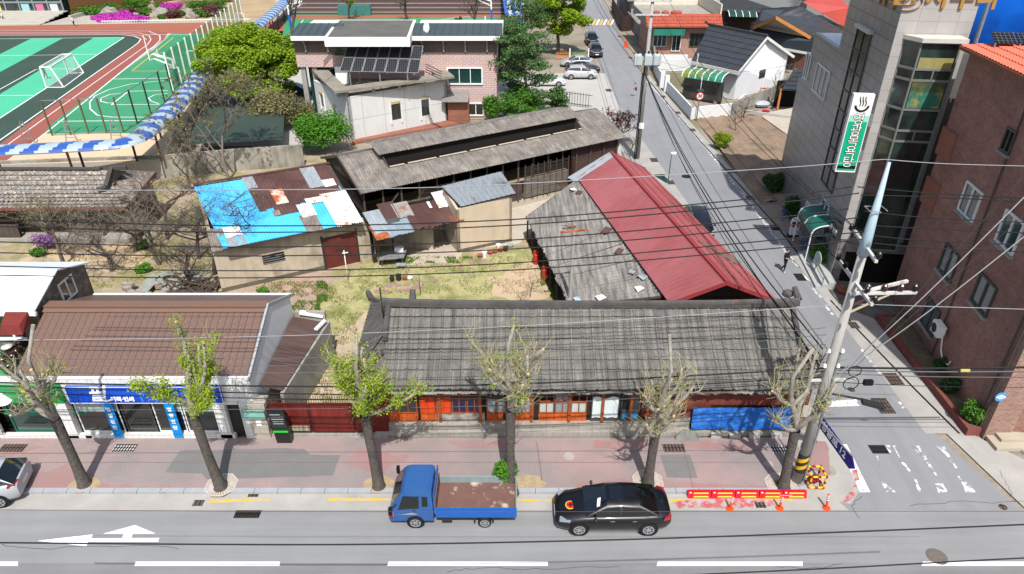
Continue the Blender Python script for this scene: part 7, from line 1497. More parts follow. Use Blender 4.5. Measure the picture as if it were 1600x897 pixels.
for z in (.95,1.35):                        # slanted yellow bands
    mb=MB(); n=16
    for j in range(n):
        a0,a1=2*PI*j/n,2*PI*(j+1)/n; h=lambda a:z+.12*math.sin(a+2.2); r=.226
        mb.add([(PX+r*math.cos(a0),PY+r*math.sin(a0),h(a0)),(PX+r*math.cos(a1),PY+r*math.sin(a1),h(a1)),(PX+r*math.cos(a1),PY+r*math.sin(a1),h(a1)+.2),(PX+r*math.cos(a0),PY+r*math.sin(a0),h(a0)+.2)],[(0,1,2,3)])
    build(mb,'yellow_band',mat('warning_yellow','#d3a21c',.5,.1),t)
ARMS=[]
def arm(par,a,b,w=.1,name='crossarm',m=None): mb=MB(); mb.bar(a,b,w); return build(mb,name,m or mat('white_crossarm','#b9b9b5',.5,.15,4,col2='#9a6b48',c2amt=.34,c2scale=3),par)
def insul(par,p,s=1,m=None):
    mb=MB(); p=Vector(p); mb.lathe(p,[(.04*s,0),(.05*s,.04*s),(.11*s,.08*s),(.05*s,.11*s),(.1*s,.15*s),(.05*s,.18*s),(.09*s,.22*s),(.04*s,.27*s),(0,.3*s)],8); return build(mb,'insulator',m or INK,par)
arm(t,(PX-.1,PY-1.1,11.5),(PX+.2,PY+1.3,11.5)); arm(t,(PX-.1,PY-1.6,10.1),(PX+.1,PY+1.6,10.1)); arm(t,(PX-.15,PY-.18,9.7),(PX+2.3,PY-.1,9.7)); arm(t,(PX-.1,PY-.3,9.75),(PX+2.1,PY+.3,9.95))
arm(t,(PX,PY,9.0),(PX+.95,PY-.1,9.65),.06,'brace',RUST); arm(t,(PX,PY,8.7),(PX+1.3,PY-.15,9.65),.06,'brace',mat('cream_brace','#b5a68a',.6,.1))
arm(t,(PX-.6,PY,5.6),(PX+1.2,PY+.1,5.6),.09,'crossarm')
for y in (-1.0,-.1,1.2): insul(t,(PX,PY+y,11.55))
for y in (-1.5,-.9,.9,1.5): insul(t,(PX,PY+y,10.15))
for x in (.5,1.1,1.7,2.2): insul(t,(PX+x,PY-.1,9.75),1.1,INS if x<1.8 else INK)
for z in (6.3,7.0): 
    for sx in (-1,1): insul(t,(PX+sx*.26,PY-.1,z),.7,mat('porcelain_white','#d5d5d2',.3,.05))
mb=MB(); mb.tube([(PX+.1,PY-.2,12.9),(PX-.3,PY-.2,12.95),(PX-.3,PY+.2,12.95),(PX+.3,PY+.2,12.95),(PX+.3,PY-.2,12.95)],.02,5); build(mb,'ring_bracket',STEEL,t)
mb=MB(); mb.bar((PX+.1,PY,5.0),(PX+1.5,PY-.3,4.9),.06); build(mb,'lamp_arm',DARK,t)
mb=MB(); mb.hexa([(PX+1.45,PY-.45,4.75),(PX+2.2,PY-.75,4.7),(PX+2.3,PY-.45,4.7),(PX+1.5,PY-.2,4.75)],[(PX+1.45,PY-.45,4.9),(PX+2.2,PY-.75,4.83),(PX+2.3,PY-.45,4.83),(PX+1.5,PY-.2,4.9)]); build(mb,'street_light',DARK,t)
mb=MB(); mb.box(PX+1.5,PY-.1,5.42,PX+1.85,PY+.05,5.64); build(mb,'junction_box',BLACK,t)
for k,(z,r) in enumerate(((5.5,.3),(6.1,.25))): mb=MB(); mb.tube([(PX+1.0+r*math.cos(a*PI/6),PY-.05,z+r*math.sin(a*PI/6)) for a in range(13)],.02,5); build(mb,'cable_loop',CAB,t)
# blue street name sign on its own arm
t=thing('street_name_sign','dark blue street name sign with white lettering hung from the corner pole','sign',(13.3,21.0,3.0)); a=V(1292,640,21.2); b=V(1318,684,20.7)
a=Vector((12.75,21.9,3.55)); b=Vector((13.25,19.6,3.2)); NB=mat('navy_sign','#131c7a',.4,.05)
n=(b-a).normalized(); mb=MB(); z=Vector((0,0,.55)); tt=Vector((.02,0,0)); pts=[a-tt,b-tt,b+n*.25-z*.5-tt,b-z-tt,a-z-tt,a-n*.1-z*.5-tt]; mb.hexa(pts,[p+tt*2 for p in pts]); build(mb,'panel',NB,t); 
mb=MB(); mb.bar((PX+.1,PY+.4,3.6),(13.25,19.6,3.27),.05); build(mb,'arm',STEEL,t)
c=(a+b)/2-z*.5-Vector((.03,0,0)); text('영광로 12','lettering',WHITE,t,tuple(c),n,(0,0,1),.42,.004,.01)
# cables --------------------------------------------------------------
ORD=['first','second','third','fourth','fifth','sixth','seventh','eighth']
def cable(pts,r,m,label,Y=None,grp=None,sub=10):
    P=[V(x,y,Y) if Y else Vector(p) for p in pts for x,y in [p[:2]]] if Y else [Vector(p) for p in pts]
    out=[]
    for i in range(len(P)-1):       # catmull-rom
        p0,p1,p2,p3=P[max(i-1,0)],P[i],P[i+1],P[min(i+2,len(P)-1)]
        for k in range(sub):
            t=k/sub; out.append(.5*((2*p1)+(p2-p0)*t+(2*p0-5*p1+4*p2-p3)*t*t+(3*p1-p0-3*p2+p3)*t**3))
    out.append(P[-1]); mb=MB(); mb.tube(out,r,5); return one(mb,'overhead_cable',m,label,'cable',grp,smooth=True,uv=False)
up=[((-60,341),(0,343),(400,353),(800,343),(1200,308),(1330,292)),((-60,352),(0,354),(400,363),(800,352),(1200,318),(1342,302)),((-60,376),(0,378),(400,386),(800,375),(1200,341),(1326,326)),((-60,393),(0,395),(400,400),(800,389),(1200,355),(1342,340)),((-60,414),(0,416),(400,423),(800,411),(1200,376),(1350,362)),((-60,427),(0,430),(400,434),(800,422),(1200,389),(1365,372))]
for k,w_ in enumerate(up): cable(w_,.022,CAB,'black power line over the yard, %s from the top of the six upper lines'%ORD[k],21.4,'six upper power lines left of the pole')
for k,(a,b,c) in enumerate(((292,302,312),(305,308,318),(330,341,349),(352,358,366),(368,377,384),(380,388,395))):
    cable(((1340+k*5,a),(1460,b),(1640,c)),.02,CAB,'black power line in front of the brick block, %s from the top'%ORD[k],21.4,'power lines right of the pole')
cable(((-60,297),(300,297),(700,292),(1180,265),(1381,249)),.013,CABG,'pale earth wire from the pole top to the left edge',21.4); cable(((1381,249),(1480,256),(1660,261)),.013,CABG,'pale earth wire from the pole top to the right edge',21.4)
cable(((-60,534),(0,532),(400,526),(800,510),(1200,484),(1335,475)),.014,CABG,'pale communication cable across the grey tiled roof',21.5); cable(((1335,475),(1460,479),(1660,485)),.014,CABG,'pale communication cable from the pole across the brick block',21.5)
low=[((-60,596),(0,598),(300,602),(560,604),(800,600),(1060,588),(1290,575),.035),((-60,600),(0,603),(400,614),(800,618),(1100,600),(1300,588),.028),((-60,612),(200,618),(520,624),(800,622),(1100,607),(1295,596),.02),((-60,560),(200,561),(500,559),(800,553),(1100,530),(1290,512),.014),((-60,568),(200,572),(500,570),(800,562),(1100,541),(1290,523),.014),((-60,580),(200,583),(500,582),(800,573),(1100,552),(1290,538),.016),((-60,640),(300,640),(700,636),(1000,622),(1290,600),.012)]
for k,w_ in enumerate(low): cable(w_[:-1],w_[-1],CAB if k in(0,1,2) else CABM,['thickest black cable along the shop eaves','thick black cable just below the thickest one along the eaves','thin black cable below the thick pair along the eaves','topmost thin grey wire across the grey tiled roof','second thin grey wire across the grey tiled roof','lowest thin grey wire across the grey tiled roof','thin grey wire hanging in front of the shop windows'][k],21.7)
for k,(a,b,r,m) in enumerate(((574,573,.045,CAB),(578,580,.03,CABM),(583,590,.02,CABM),(597,606,.014,CAB))): cable(((1300,a),(1450,(a+b)/2+2),(1660,b)),r,m,'%s of the bundled cables from the pole to the right edge'%['topmost and thickest','second','third','lowest and thinnest'][k],21.5)
# bundle spacer
mb=MB(); p=V(1508,579,21.4); mb.box(p.x-.18,p.y-.03,p.z-.05,p.x+.18,p.y+.03,p.z+.05); one(mb,'cable_marker',mat('pale_yellow_tag','#b6ad5a',.6,.1),'small yellow marker on the thick cable in front of the brick block','marker')
# cables over the main road (other side)
for (p,r,m,lab) in ((((-60,847),(0,848),(500,851),(900,845),(1300,832),(1660,817)),.028,CAB,'thick black cable low over the middle of the main road'),(((1040,900),(1300,888),(1500,877),(1660,869)),.024,CAB,'black cable over the bottom right corner of the main road')):
    P=[]; 
    for x,y in p: q=V(x,y,12.9 if r>.026 else 11.9); P.append(q)
    cable(P,r*.8,m,lab)
cable([V(x,y,14.6) for x,y in ((-60,796),(400,799),(900,799.5),(1300,799),(1660,799))],.008,mat('copper_wire','#5c3a30',.6,.1),'thin reddish brown wire over the parked truck and black sedan')
# street cables from the far pole
t=thing('transformer_pole','street utility pole carrying three pale transformers, seen against the far lane','utility pole',(11.95,62.5,0)); QX,QY=11.95,62.5
mb=MB(); mb.tube([(QX,QY,-.05),(QX,QY,16)],[.2,.14],12); build(mb,'pole',POLE,t,smooth=True)
mb=MB(); mb.tube([(QX-.32,QY-.1,0),(QX-.3,QY-.1,8)],.05,6); mb.tube([(QX-.22,QY-.25,0),(QX-.2,QY-.2,9)],.06,6); build(mb,'conduit',CAB,t)
for z,l in ((14.0,1.6),(12.9,1.4),(9.0,1.0)): arm(t,(QX-l,QY-.2,z),(QX+l,QY-.2,z),.12)
for x in (-.9,0,.75): 
    mb=MB(); mb.lathe((QX+x,QY-.5,8.7),[(.3,0),(.34,.05),(.34,.95),(.25,1.05)],10); mb.box(QX+x-.34,QY-.9,8.85,QX+x+.34,QY-.6,9.6); o=build(mb,'transformer',mat('pale_transformer','#aab2b5',.5,.08),t); insul(o,(QX+x,QY-.5,9.7),1,INK)
for x in (-1.5,-.8,.8,1.5): insul(t,(QX+x,QY-.2,14.05))
mb=MB(); mb.box(QX-.2,QY-.35,3.0,QX+.25,QY-.2,3.5); build(mb,'meter_box',WHITE,t)
for k,(dx,z0,x1,y1,z1,sg,r) in enumerate(((-.2,8.2,PX-.3,PY+.3,6.9,1.3,.03),(-.1,8.0,PX-.3,PY+.2,6.6,1.8,.02),(.0,7.7,PX-.3,PY+.2,6.2,1.1,.035),(.2,7.6,PX-.2,PY+.3,5.7,1.6,.02),(.3,8.4,PX+.8,PY+.3,5.8,1.0,.015),(.8,12.9,PX+.2,PY+1.2,11.6,1.3,.016),(-.8,12.9,PX-.1,PY+.9,10.3,1.3,.016),(1.4,14,PX+.1,PY+1.5,11.7,1.5,.016))):
    a=Vector((QX+dx,QY-.2,z0)); b=Vector((x1,y1,z1)); P=[a.lerp(b,t_)+Vector((0,0,-sg*4*t_*(1-t_))) for t_ in [0,.2,.4,.6,.8,1]]; cable(P,r,CAB,'cable slung over the side street, %s from the left at the far pole'%ORD[[2,3,4,5,6,7,0,7][k]] if k<7 else 'highest cable slung over the side street between the two poles',None,'cables over the side street')
for k,(x0,y0,x1,y1) in enumerate(((780,0,1010,18),(860,0,1010,38),(1240,210,1015,35))): pass
for k,dx in enumerate((-.7,-.3,.5,1.1)):
    a=Vector((QX+dx,QY-.2,8.4+k*.3)); b=Vector((15+dx,150,7+k*.3)); P=[a.lerp(b,t_)+Vector((0,0,-2.2*4*t_*(1-t_)*.5)) for t_ in [0,.25,.5,.75,1]]; cable(P,.028,CAB,'cable running up the far lane, %s from the left'%ORD[k],None,'cables up the far lane')
# white guy cables over the right side
a=Vector((PX+.4,PY,5.9)); 
for k,(x,y) in enumerate(((1640,268),(1640,338))):
    b=V(x,y,17.5); P=[a.lerp(b,t_)+Vector((0,0,-.25*4*t_*(1-t_))) for t_ in [0,.3,.6,1]]; cable(P,.018,mat('white_cable','#c8c8c6',.5,.03),['upper','lower'][k]+' of the two thick white cables rising to the right edge from the pole',None)
for k,(x,y) in enumerate(((1640,230),(1640,300))):
    b=V(x,y,17.5); P=[Vector((PX+.3,PY,5.2)).lerp(b,t_) for t_ in [0,.5,1]]; cable(P,.008,CABM,['upper','lower'][k]+' thin grey wire rising to the right edge beside the white cables',None)
# drop wires over the plot
for k,(x0,y0,z0,x1,y1,z1) in enumerate(((QX+1,QY,9,24,60,9.3),(QX+.6,QY,8.5,24.5,74,6),(QX+.4,QY,8.2,27,82,7),(PX,PY,7,QX+5,50,5.5))): 
    if k==3: continue
    a=Vector((x0,y0,z0)); b=Vector((x1,y1,z1)); P=[a.lerp(b,t_)+Vector((0,0,-.8*4*t_*(1-t_))) for t_ in [0,.25,.5,.75,1]]; cable(P,.012,CABM,['thin wire from the transformer pole to the granite tower','thin wire from the transformer pole over the white tiled house gable','thin wire from the transformer pole to the timber gable house'][k])
# small poles
def spole(px,py,h_,r,label,arms=(),nm='service_pole',m=None,tilt=0):
    p=G(px,py); t=thing(nm,label,'pole',tuple(p)); mb=MB(); mb.tube([p,p+Vector((tilt,0,h_))],[r,r*.75],10); build(mb,'pole',m or POLE,t,smooth=True)
    for z,l,d in arms: mm=MB(); q=p+Vector((tilt*z/h_,0,z)); mm.bar(q-Vector((l,0,0)),q+Vector((l*d,0,.1)),.08); build(mm,'crossarm',RUST,t)
    return t,p
p=V(897,362,33.5); 
t=thing('yard_pole','slim pale concrete pole with a rusty crossarm behind the grey tiled roof','pole',(p.x,33.5,0)); mb=MB(); mb.tube([(p.x-.05,33.5,0),(p.x,33.5,p.z)],[.13,.09],10); build(mb,'pole',POLE,t); mb=MB(); mb.bar((p.x-.75,33.5,p.z-.05),(p.x+.75,33.5,p.z+.12),.09); build(mb,'crossarm',RSTO,t); mb=MB(); mb.tube([(p.x-.7,33.5,p.z),(p.x-.65,33.5,p.z-1.4),(p.x-.3,33.5,p.z-2.2)],.012,5); build(mb,'hanging_wire',CAB,t)
t,p=spole(544,440,2.3,.035,'thin white clothes pole standing on the lawn',m=WHITE,nm='clothes_pole'); mb=MB(); mb.bar(p+Vector((-.12,0,2.1)),p+Vector((.25,0,2.15)),.05); build(mb,'hook',WHITE,t)
t,p=spole(1082,152,5.2,.1,'grey lamp post inside the white garden wall, left of the round speed sign'); 
t,p=spole(1088,188,5.0,.06,'post with round speed limit sign at the white garden wall',nm='sign_post',m=STEEL)
c=p+Vector((0,-.1,2.7)); mb=MB(); mb.tube([c,c+Vector((0,-.03,0))],.45,24); build(mb,'red_ring',mat('sign_red','#b3202a',.4,.03),t); mb=MB(); mb.tube([c+Vector((0,-.035,0)),c+Vector((0,-.04,0))],.33,24); build(mb,'white_face',WHITE,t); text('30','lettering',DARK,t,tuple(c+Vector((0,-.045,0))),(1,0,0),(0,0,1),.48,.003,.02)
mb=MB(); mb.box(c.x-.35,c.y-.04,c.z+.5,c.x+.35,c.y,c.z+.75); build(mb,'green_plate',mat('sign_green_plate','#1f5a48',.4,.05),t)
t,p=spole(1044,284,2.6,.04,'thin black security lamp post by the red roofed warehouse',m=DARK,nm='lamp_post'); mb=MB(); mb.box(p.x-.05,p.y-.1,2.55,p.x+.4,p.y+.05,2.7); build(mb,'lamp_head',WHITE,t)
mb=MB(); q=[G(1022,273,2.2),G(1042,285,2.2),G(1046,282,2.2),G(1035,272,2.4)]; mb.hexa([v-Vector((0,0,.08)) for v in q],q) ; one(mb,'side_canopy',mat('dark_green_canopy','#1d3f35'),'small dark green canopy on the street side of the red roof','canopy')
# things on the roof: tv mast
p=V(600,470,31.0); t=thing('roof_antenna','thin dark antenna mast on the left end of the grey tiled roof','antenna',(p.x,29,4)); mb=MB(); q=V(601,512,28.2); mb.bar((q.x,28.2,q.z-.1),(q.x-.02,28.2,q.z+2.3),.05); build(mb,'mast',CAB,t); mb=MB(); mb.box(q.x-.28,28.1,q.z-.55,q.x-.08,28.2,q.z-.3); build(mb,'box',DARK,t); mb=MB(); mb.bar((q.x-.1,28.2,q.z+1.5),(q.x+.2,28.2,q.z+1.5),.04); mb.box(q.x+.05,28.1,q.z+1.5,q.x+.2,28.2,q.z+1.75); build(mb,'aerial',STEEL,t)
t,p=spole(657,462,1.6,.025,'thin dark rod standing on the lawn behind the grey tiled roof',m=CAB,nm='rod')
# barrier, cones, crate frame on the corner -----------------------------
t=thing('kerb_barrier','long low red kerb barrier with yellow lettered panels','barrier',(9.6,20.62,0)); xa,xb=G(1073,773).x,G(1258,773).x; BR=mat('barrier_red','#b8182a',.4,.1,3); BY=mat('barrier_yellow','#d8b93c',.5,.05)
n=5
for k in range(n):
    a=xa+(xb-xa)*k/n; b=xa+(xb-xa)*(k+1)/n-.03; mb=MB(); mb.hexa([(a,20.5,.02),(b,20.5,.02),(b,20.74,.02),(a,20.74,.02)],[(a,20.6,.3),(b,20.6,.3),(b,20.74,.3),(a,20.74,.3)]); o=build(mb,'segment',BR,t)
    mb=MB(); 
    for z0,z1,f in ((.05,.11,.2),(.2,.26,.72)): y=lambda z:20.5+.1*z/.28-.006; mb.add([(a+.22,y(z0),z0+.02),(b-.1,y(z0),z0+.02),(b-.14,y(z1),z1+.02),(a+.26,y(z1),z1+.02)],[(0,1,2,3)])
    build(mb,'yellow_panel',BY,o); mb=MB(); mb.add([(a+.04,20.57,.26),(a+.16,20.57,.26),(a+.1,20.6,.31)],[(0,1,2)]); build(mb,'white_triangle',WHITE,o)
CO_=mat('cone_orange','#d8481c',.45,.08)
pr=None
for k,(x,y) in enumerate(((1140,795),(1218,794),(1291,794))):
    p=G(x,y,.01); lab=['leftmost orange flexible post at the kerb, nearest the black sedan','middle orange flexible post in front of the barrier','rightmost orange flexible post, leaning, nearest the crossing'][k]
    if pr is None:
        t=thing('flexible_post',lab,'bollard',(0,0,0),'orange flexible posts at the kerb'); mb=MB(); mb.lathe((0,0,0),[(.17,0),(.16,.03),(.06,.06),(.05,.12),(.045,.72),(.03,.75)],14); build(mb,'post',CO_,t,smooth=False)
        mb=MB(); 
        for z in (.42,.53,.64): mb.lathe((0,0,z),[(.051,0),(.051,.05)],14)
        build(mb,'reflective_bands',mat('reflective_white','#d5d5d5',.4,.03),t); pr=t; t.location=p; t.rotation_euler=(0,.05,0)
    else: c=copy_tree(pr); c.location=p; c['label']=lab; c.rotation_euler=(0,[0,-.04,.12][k],k)
t=thing('cube_frame','yellow and red bolted tube frame standing at the foot of the corner pole','frame',(12.95,21.1,.13)); x0,y0=12.72,20.98; s=.62; YL=mat('frame_yellow','#e3b21b',.4,.05); mb=MB(); rd=MB()
cs_=[(x0+i*s+.06*k*(1 if i else -1)*0,y0+j*s,.16+k*.62) for i in(0,1) for j in(0,1) for k in(0,1)]
for a in cs_:
    for b in cs_:
        if a<b and sum(abs(u-v)>.01 for u,v in zip(a,b))==1: mb.tube([a,b],.045,7); m_=(Vector(a)+Vector(b))/2; d=(Vector(b)-Vector(a)).normalized()*.07; rd.tube([m_-d,m_+d],.052,7)
    rd.ball(a,.07,n=8)
rd.ball((x0+s/2,y0+s/2,.35),.2,n=8); build(mb,'tube_frame',YL,t); build(rd,'red_joints',mat('frame_red','#8e1420',.4,.05),t)
p=G(712,121,0)
mb=MB(); p=G(977.5,74); mb.lathe((p.x,p.y,0),[(.4,0),(.38,.1),(.2,.6),(.25,.65),(.1,1.1),(.12,1.2)],10); one(mb,'traffic_cone',CO_,'red orange traffic cone against the grey block wall','cone')
# grates and manholes
GRT=mat('iron_grate','#5b4d46',.75,.2,6,pat='tile',pargs=dict(w=.16,h=.3,m=.03,mc='#1c1816')); GRB=mat('black_grate','#3b3633',.75,.2,6,pat='tile',pargs=dict(w=.11,h=.24,m=.04,mc='#0c0b0a')); GRW=mat('pale_grate','#b5b0ab',.7,.1,6,pat='tile',pargs=dict(w=.13,h=.2,m=.035,mc='#1c1816'))
GR=[(387,803,40,13,0,GRB,'dark slotted drain grate in the road left of the truck'),(397,771,16,11,.01,GRT,'small brown drain grate at the kerb between the left trees'),(195,700,34,12,.14,GRW,'pale pavement grate in front of the blue banner'),(20,700,38,12,.14,GRT,'brown pavement grate at the left edge'),(1053,700,34,12,.14,GRT,'brown pavement grate right of the bare tree behind the sedan'),(1218,702,26,12,.14,GRW,'pale pavement grate beside the corner pole'),(1188,789,16,9,.012,GRT,'small reddish grate in the gutter by the posts'),(310,786,16,9,.012,GRT,'round edged small gutter cover at the left kerb'),
(1373,702,26,13,.018,GRB,'dark square drain cover at the crossing'),(1380,634,24,24,.018,GRT,'long brown framed cover in the side street'),(1334,508,14,10,.018,GRT,'brown grate beside the driveway'),(1396,592,22,18,.018,GRT,'rust brown grate at the right gutter of the side street'),(1250,433,14,11,.018,GRB,'dark grate near the entrance steps'),(1211,356,14,8,.018,GRB,'dark grate beside the blue cable fence'),(1172,309,12,6,.018,GRT,'brown grate in the right gutter opposite the warehouse'),(1142,267,11,5,.018,GRT,'brown grate at the end of the ploughed plot'),(1022,250,11,6,.018,GRT,'brown grate in the left gutter by the transformer pole'),(1048,285,11,6,.018,GRT,'brown grate in the left gutter by the thin lamp post'),(1077,327,11,7,.018,GRT,'brown grate in the left gutter behind the warehouse ridge'),(951,141,9,4,.018,GRT,'grate at the parking ground mouth'),(1036,151,7,3,.018,GRT,'brown grate by the white garden wall'),(1059,176,8,3.5,.018,GRT,'brown grate at the speed sign'),(1082,203,9,4,.018,GRT,'brown grate beside the dry plot corner'),(985,90,6,2.5,.018,GRT,'grate by the block wall, near'),(968,57,5,2,.018,GRT,'grate by the board fence corner'),(1448,2,0,0,0,None,'')]
for x,y,w_,h_,z,m,lab in GR:
    if not m: continue
    sk=(x-800)/ (y+178)*h_*1.0
    q=[G(x-w_/2+sk/2,y+h_/2,z),G(x+w_/2+sk/2,y+h_/2,z),G(x+w_/2-sk/2,y-h_/2,z),G(x-w_/2-sk/2,y-h_/2,z)]; mb=MB(); mb.hexa([p-Vector((0,0,.012)) for p in q],[p+Vector((0,0,.006)) for p in q]); one(mb,'drain_grate' if m is not None else 'cover',m,lab,'drain','drain grates')
for x,y,r,m,lab in ((1464,870,.38,mat('iron_cover','#80766f',.7,.2,8,pat='tile',pargs=dict(w=.06,h=.06,m=.012,mc='#4a423d')),'round dark manhole cover at the lower right of the main road'),(1567,792.5,.16,GRT,'small round valve cover near the right corner'),(1293,735,.36,mat('concrete_cover','#8f8a80',.9,.15,3),'round worn concrete cover on the corner apron'),(1330,633-24,.18,GRT,'small round cover in the side street'),(1072,276,.42,GRB,'round manhole in the side street by the thin lamp post'),(889,716,.25,mat('pale_cover','#9c9590',.9,.1),'faint round cover in the pavement above the sedan'),(1200,728,.2,mat('pale_cover','#9c9590'),'faint round cover in the pavement near the corner tree')):
    p=G(x,y,.02 if y>680 and y<760 and x<1240 else .0); z=.14 if (680<y<760 and x<1240) else .016; mb=MB(); mb.tube([(p.x,p.y,z-.02),(p.x,p.y,z+.004)],r,24); one(mb,'manhole_cover',m,lab,'manhole cover')
# standing sign, planter pots, blue rail by the bath house
t=thing('standing_sign','white rounded standing sign with red lettering by the granite wall','sign',tuple(G(1238,370))); p=G(1238,370); mb=MB(); mb.hexa([(p.x-.3,p.y-.1,.2),(p.x+.3,p.y-.1,.2),(p.x+.3,p.y+.1,.2),(p.x-.3,p.y+.1,.2)],[(p.x-.3,p.y-.1,1.25),(p.x+.3,p.y-.1,1.25),(p.x+.3,p.y+.1,1.25),(p.x-.3,p.y+.1,1.25)]); mb.tube([(p.x,p.y-.1,1.25),(p.x,p.y+.1,1.25)],.3,16); build(mb,'panel',WHITE,t); text('목욕','lettering',mat('sign_red','#b3202a'),t,(p.x,p.y-.11,.9),(1,0,0),(0,0,1),.3,.004,.01); mb=MB(); mb.box(p.x-.35,p.y-.25,0,p.x+.35,p.y+.25,.2); build(mb,'base',DARK,t)
t=thing('rope_fence','low railing with sagging blue rope along the granite wall','fence',tuple(G(1220,350))); q=[G(x,y) for x,y in ((1208,318),(1222,345),(1236,368),(1252,388),(1272,412))]
BLU=mat('blue_rope','#2c62b8',.5,.05)
for p in q: mb=MB(); mb.bar(p,p+Vector((0,0,.9)),.05); build(mb,'post',BLU if p in (q[1],q[3]) else STEEL,t)
for a,b in zip(q,q[1:]): mb=MB(); mb.tube([a+Vector((0,0,.85)),a.lerp(b,.5)+Vector((0,0,.7)),b+Vector((0,0,.85))],.025,5); build(mb,'rope',BLU,t)
p=G(1319,458); mb=MB(); mb.lathe((p.x,p.y,0),[(.3,0),(.5,.28),(.53,.3),(.45,.28),(.4,.2)],12); t=thing('plant_tub','terracotta tub with dry plants at the end of the entrance steps','planter',tuple(p)); build(mb,'tub',RT,t); leaves('plants',LGR,t,[(p.x,p.y,.35,.35,.35,.15)],300,.08,5)
p=G(1294,412,.4); t=thing('flower_pot','white round flower pot with red flowers on the entrance steps','flower pot',tuple(p)); mb=MB(); mb.lathe((p.x,p.y,.5),[(.1,0),(.2,.12),(.17,.28)],10); build(mb,'pot',WHITE,t); leaves('flowers',leafmat('red_flower','#a01820','#c02030'),t,[(p.x,p.y,.9,.18,.18,.1)],160,.07,6)
mb=MB(); p=G(1276,440); mb.hexa([(p.x-.05,p.y-.5,.1),(p.x+.05,p.y-.5,.1),(p.x+.05,p.y+.5,.1),(p.x-.05,p.y+.5,.1)],[(p.x-.05,p.y-.4,1.3),(p.x+.05,p.y-.4,1.3),(p.x+.05,p.y+.4,1.3),(p.x-.05,p.y+.4,1.3)]); 
p=G(1272,428); mb=MB(); mb.tube([(p.x-.02,p.y,1.15),(p.x+.02,p.y,1.15)],.5,18); mb.bar((p.x,p.y,0),(p.x,p.y,.8),.06); one(mb,'round_board',mat('pale_grey_board','#a9b3ad',.5,.1),'grey edge-on round board standing beside the green shrub','sign')
# yard objects
def pot(x,y,r,h_,m,lab,nm='flower_pot',cat='pot',grp=None):
    p=G(x,y,.05); mb=MB(); mb.lathe((p.x,p.y,.05),[(r*.7,0),(r,h_),(r*1.05,h_+.01),(r*.85,h_-.02),(r*.7,h_*.7)],12); return one(mb,nm,m,lab,cat,grp)
TC=mat('terracotta','#8c4f3a',.8,.15,4)
for k,(x,y,m) in enumerate(((750,402,TC),(766,397,TC),(773,395,TC),(782,393,TC))): pot(x,y,.2,.2,m,['leftmost terracotta pot at the foot of the beige shed','terracotta pot right of the white bucket','third terracotta pot along the beige shed','rightmost terracotta pot along the beige shed'][k],grp='pots along the beige shed')
pot(757,402,.17,.45,WHITE,'white bucket among the pots by the beige shed','bucket','bucket'); pot(779,388,.18,.3,WHITE,'white tub on the pots by the beige shed wall','tub','tub'); pot(790,392,.2,.3,DARK,'black tub near the corner of the beige shed','tub','tub'); pot(797,386,.25,.2,CORS,'grey basin at the corner of the beige shed','basin','basin')
pot(613,440,.16,.35,DARK,'left black pot on the lawn by the stepping stones','pot','pot'); pot(623,438,.2,.4,DARK,'large black pot on the lawn by the stepping stones','pot','pot'); pot(633,437,.18,.2,TC,'terracotta bowl on the lawn beside the black pots'); pot(640,436,.2,.12,WHITE,'broken white bowl on the lawn beside the terracotta bowl','bowl','bowl')
for k,(x,y) in enumerate(((838,412),(852,437))): p=G(x,y,.05); mb=MB(); mb.lathe((p.x,p.y,.05),[(.2,0),(.24,.1),(.24,.75),(.15,.85),(.22,.95)],14); one(mb,'gas_canister',mat('canister_red','#a8311c',.5,.15,3),['red orange canister by the lean-to posts, further','red orange canister by the lean-to posts, nearer'][k],'canister','red canisters by the lean-to')
p=G(842,378); mb=MB(); mb.bar((p.x,p.y,.3),(p.x+.25,p.y+.3,2.0),.16,.04); one(mb,'yellow_plank',mat('yellow_plank','#b59a1e',.6,.1),'yellow plank leaning at the back of the grey lean-to','plank')
t=thing('garden_table','low grey sheet topped table under the patched lean-to','table',tuple(G(617,412))); p=G(617,414); mb=MB(); mb.hexa([(p.x-.95,p.y-.5,.6),(p.x+.7,p.y-.2,.62),(p.x+.75,p.y+.9,.68),(p.x-.95,p.y+.7,.66)],[(p.x-.95,p.y-.5,.66),(p.x+.7,p.y-.2,.68),(p.x+.75,p.y+.9,.74),(p.x-.95,p.y+.7,.72)]); build(mb,'tabletop',mat('grey_tabletop','#77797a',.5,.2,3,col2='#4a443e',c2amt=.38,c2scale=4),t)
for dx,dy in ((-.8,-.3),(.55,-.1),(.55,.7),(-.8,.5)): mb=MB(); mb.bar((p.x+dx,p.y+dy,.03),(p.x+dx,p.y+dy,.62),.08); build(mb,'leg',WOOD,t)
mb=MB(); q=G(624,392,.7); mb.box(q.x-.3,q.y-.2,.72,q.x+.3,q.y+.2,1.0); one(mb,'sink_basin',WHITE,'white sink on the back of the grey topped table','sink')
mb=MB(); q=G(628,419); mb.box(q.x-.35,q.y-.2,.25,q.x+.3,q.y+.15,.33); mb.bar((q.x-.3,q.y-.1,.03),(q.x-.3,q.y-.1,.3),.05); mb.bar((q.x+.25,q.y,.03),(q.x+.25,q.y,.3),.05); one(mb,'low_stool',CORS,'small grey stool in front of the grey topped table','stool')
pot(586,410,.18,.5,DARK,'black bin beside the lean-to post','bin','bin')
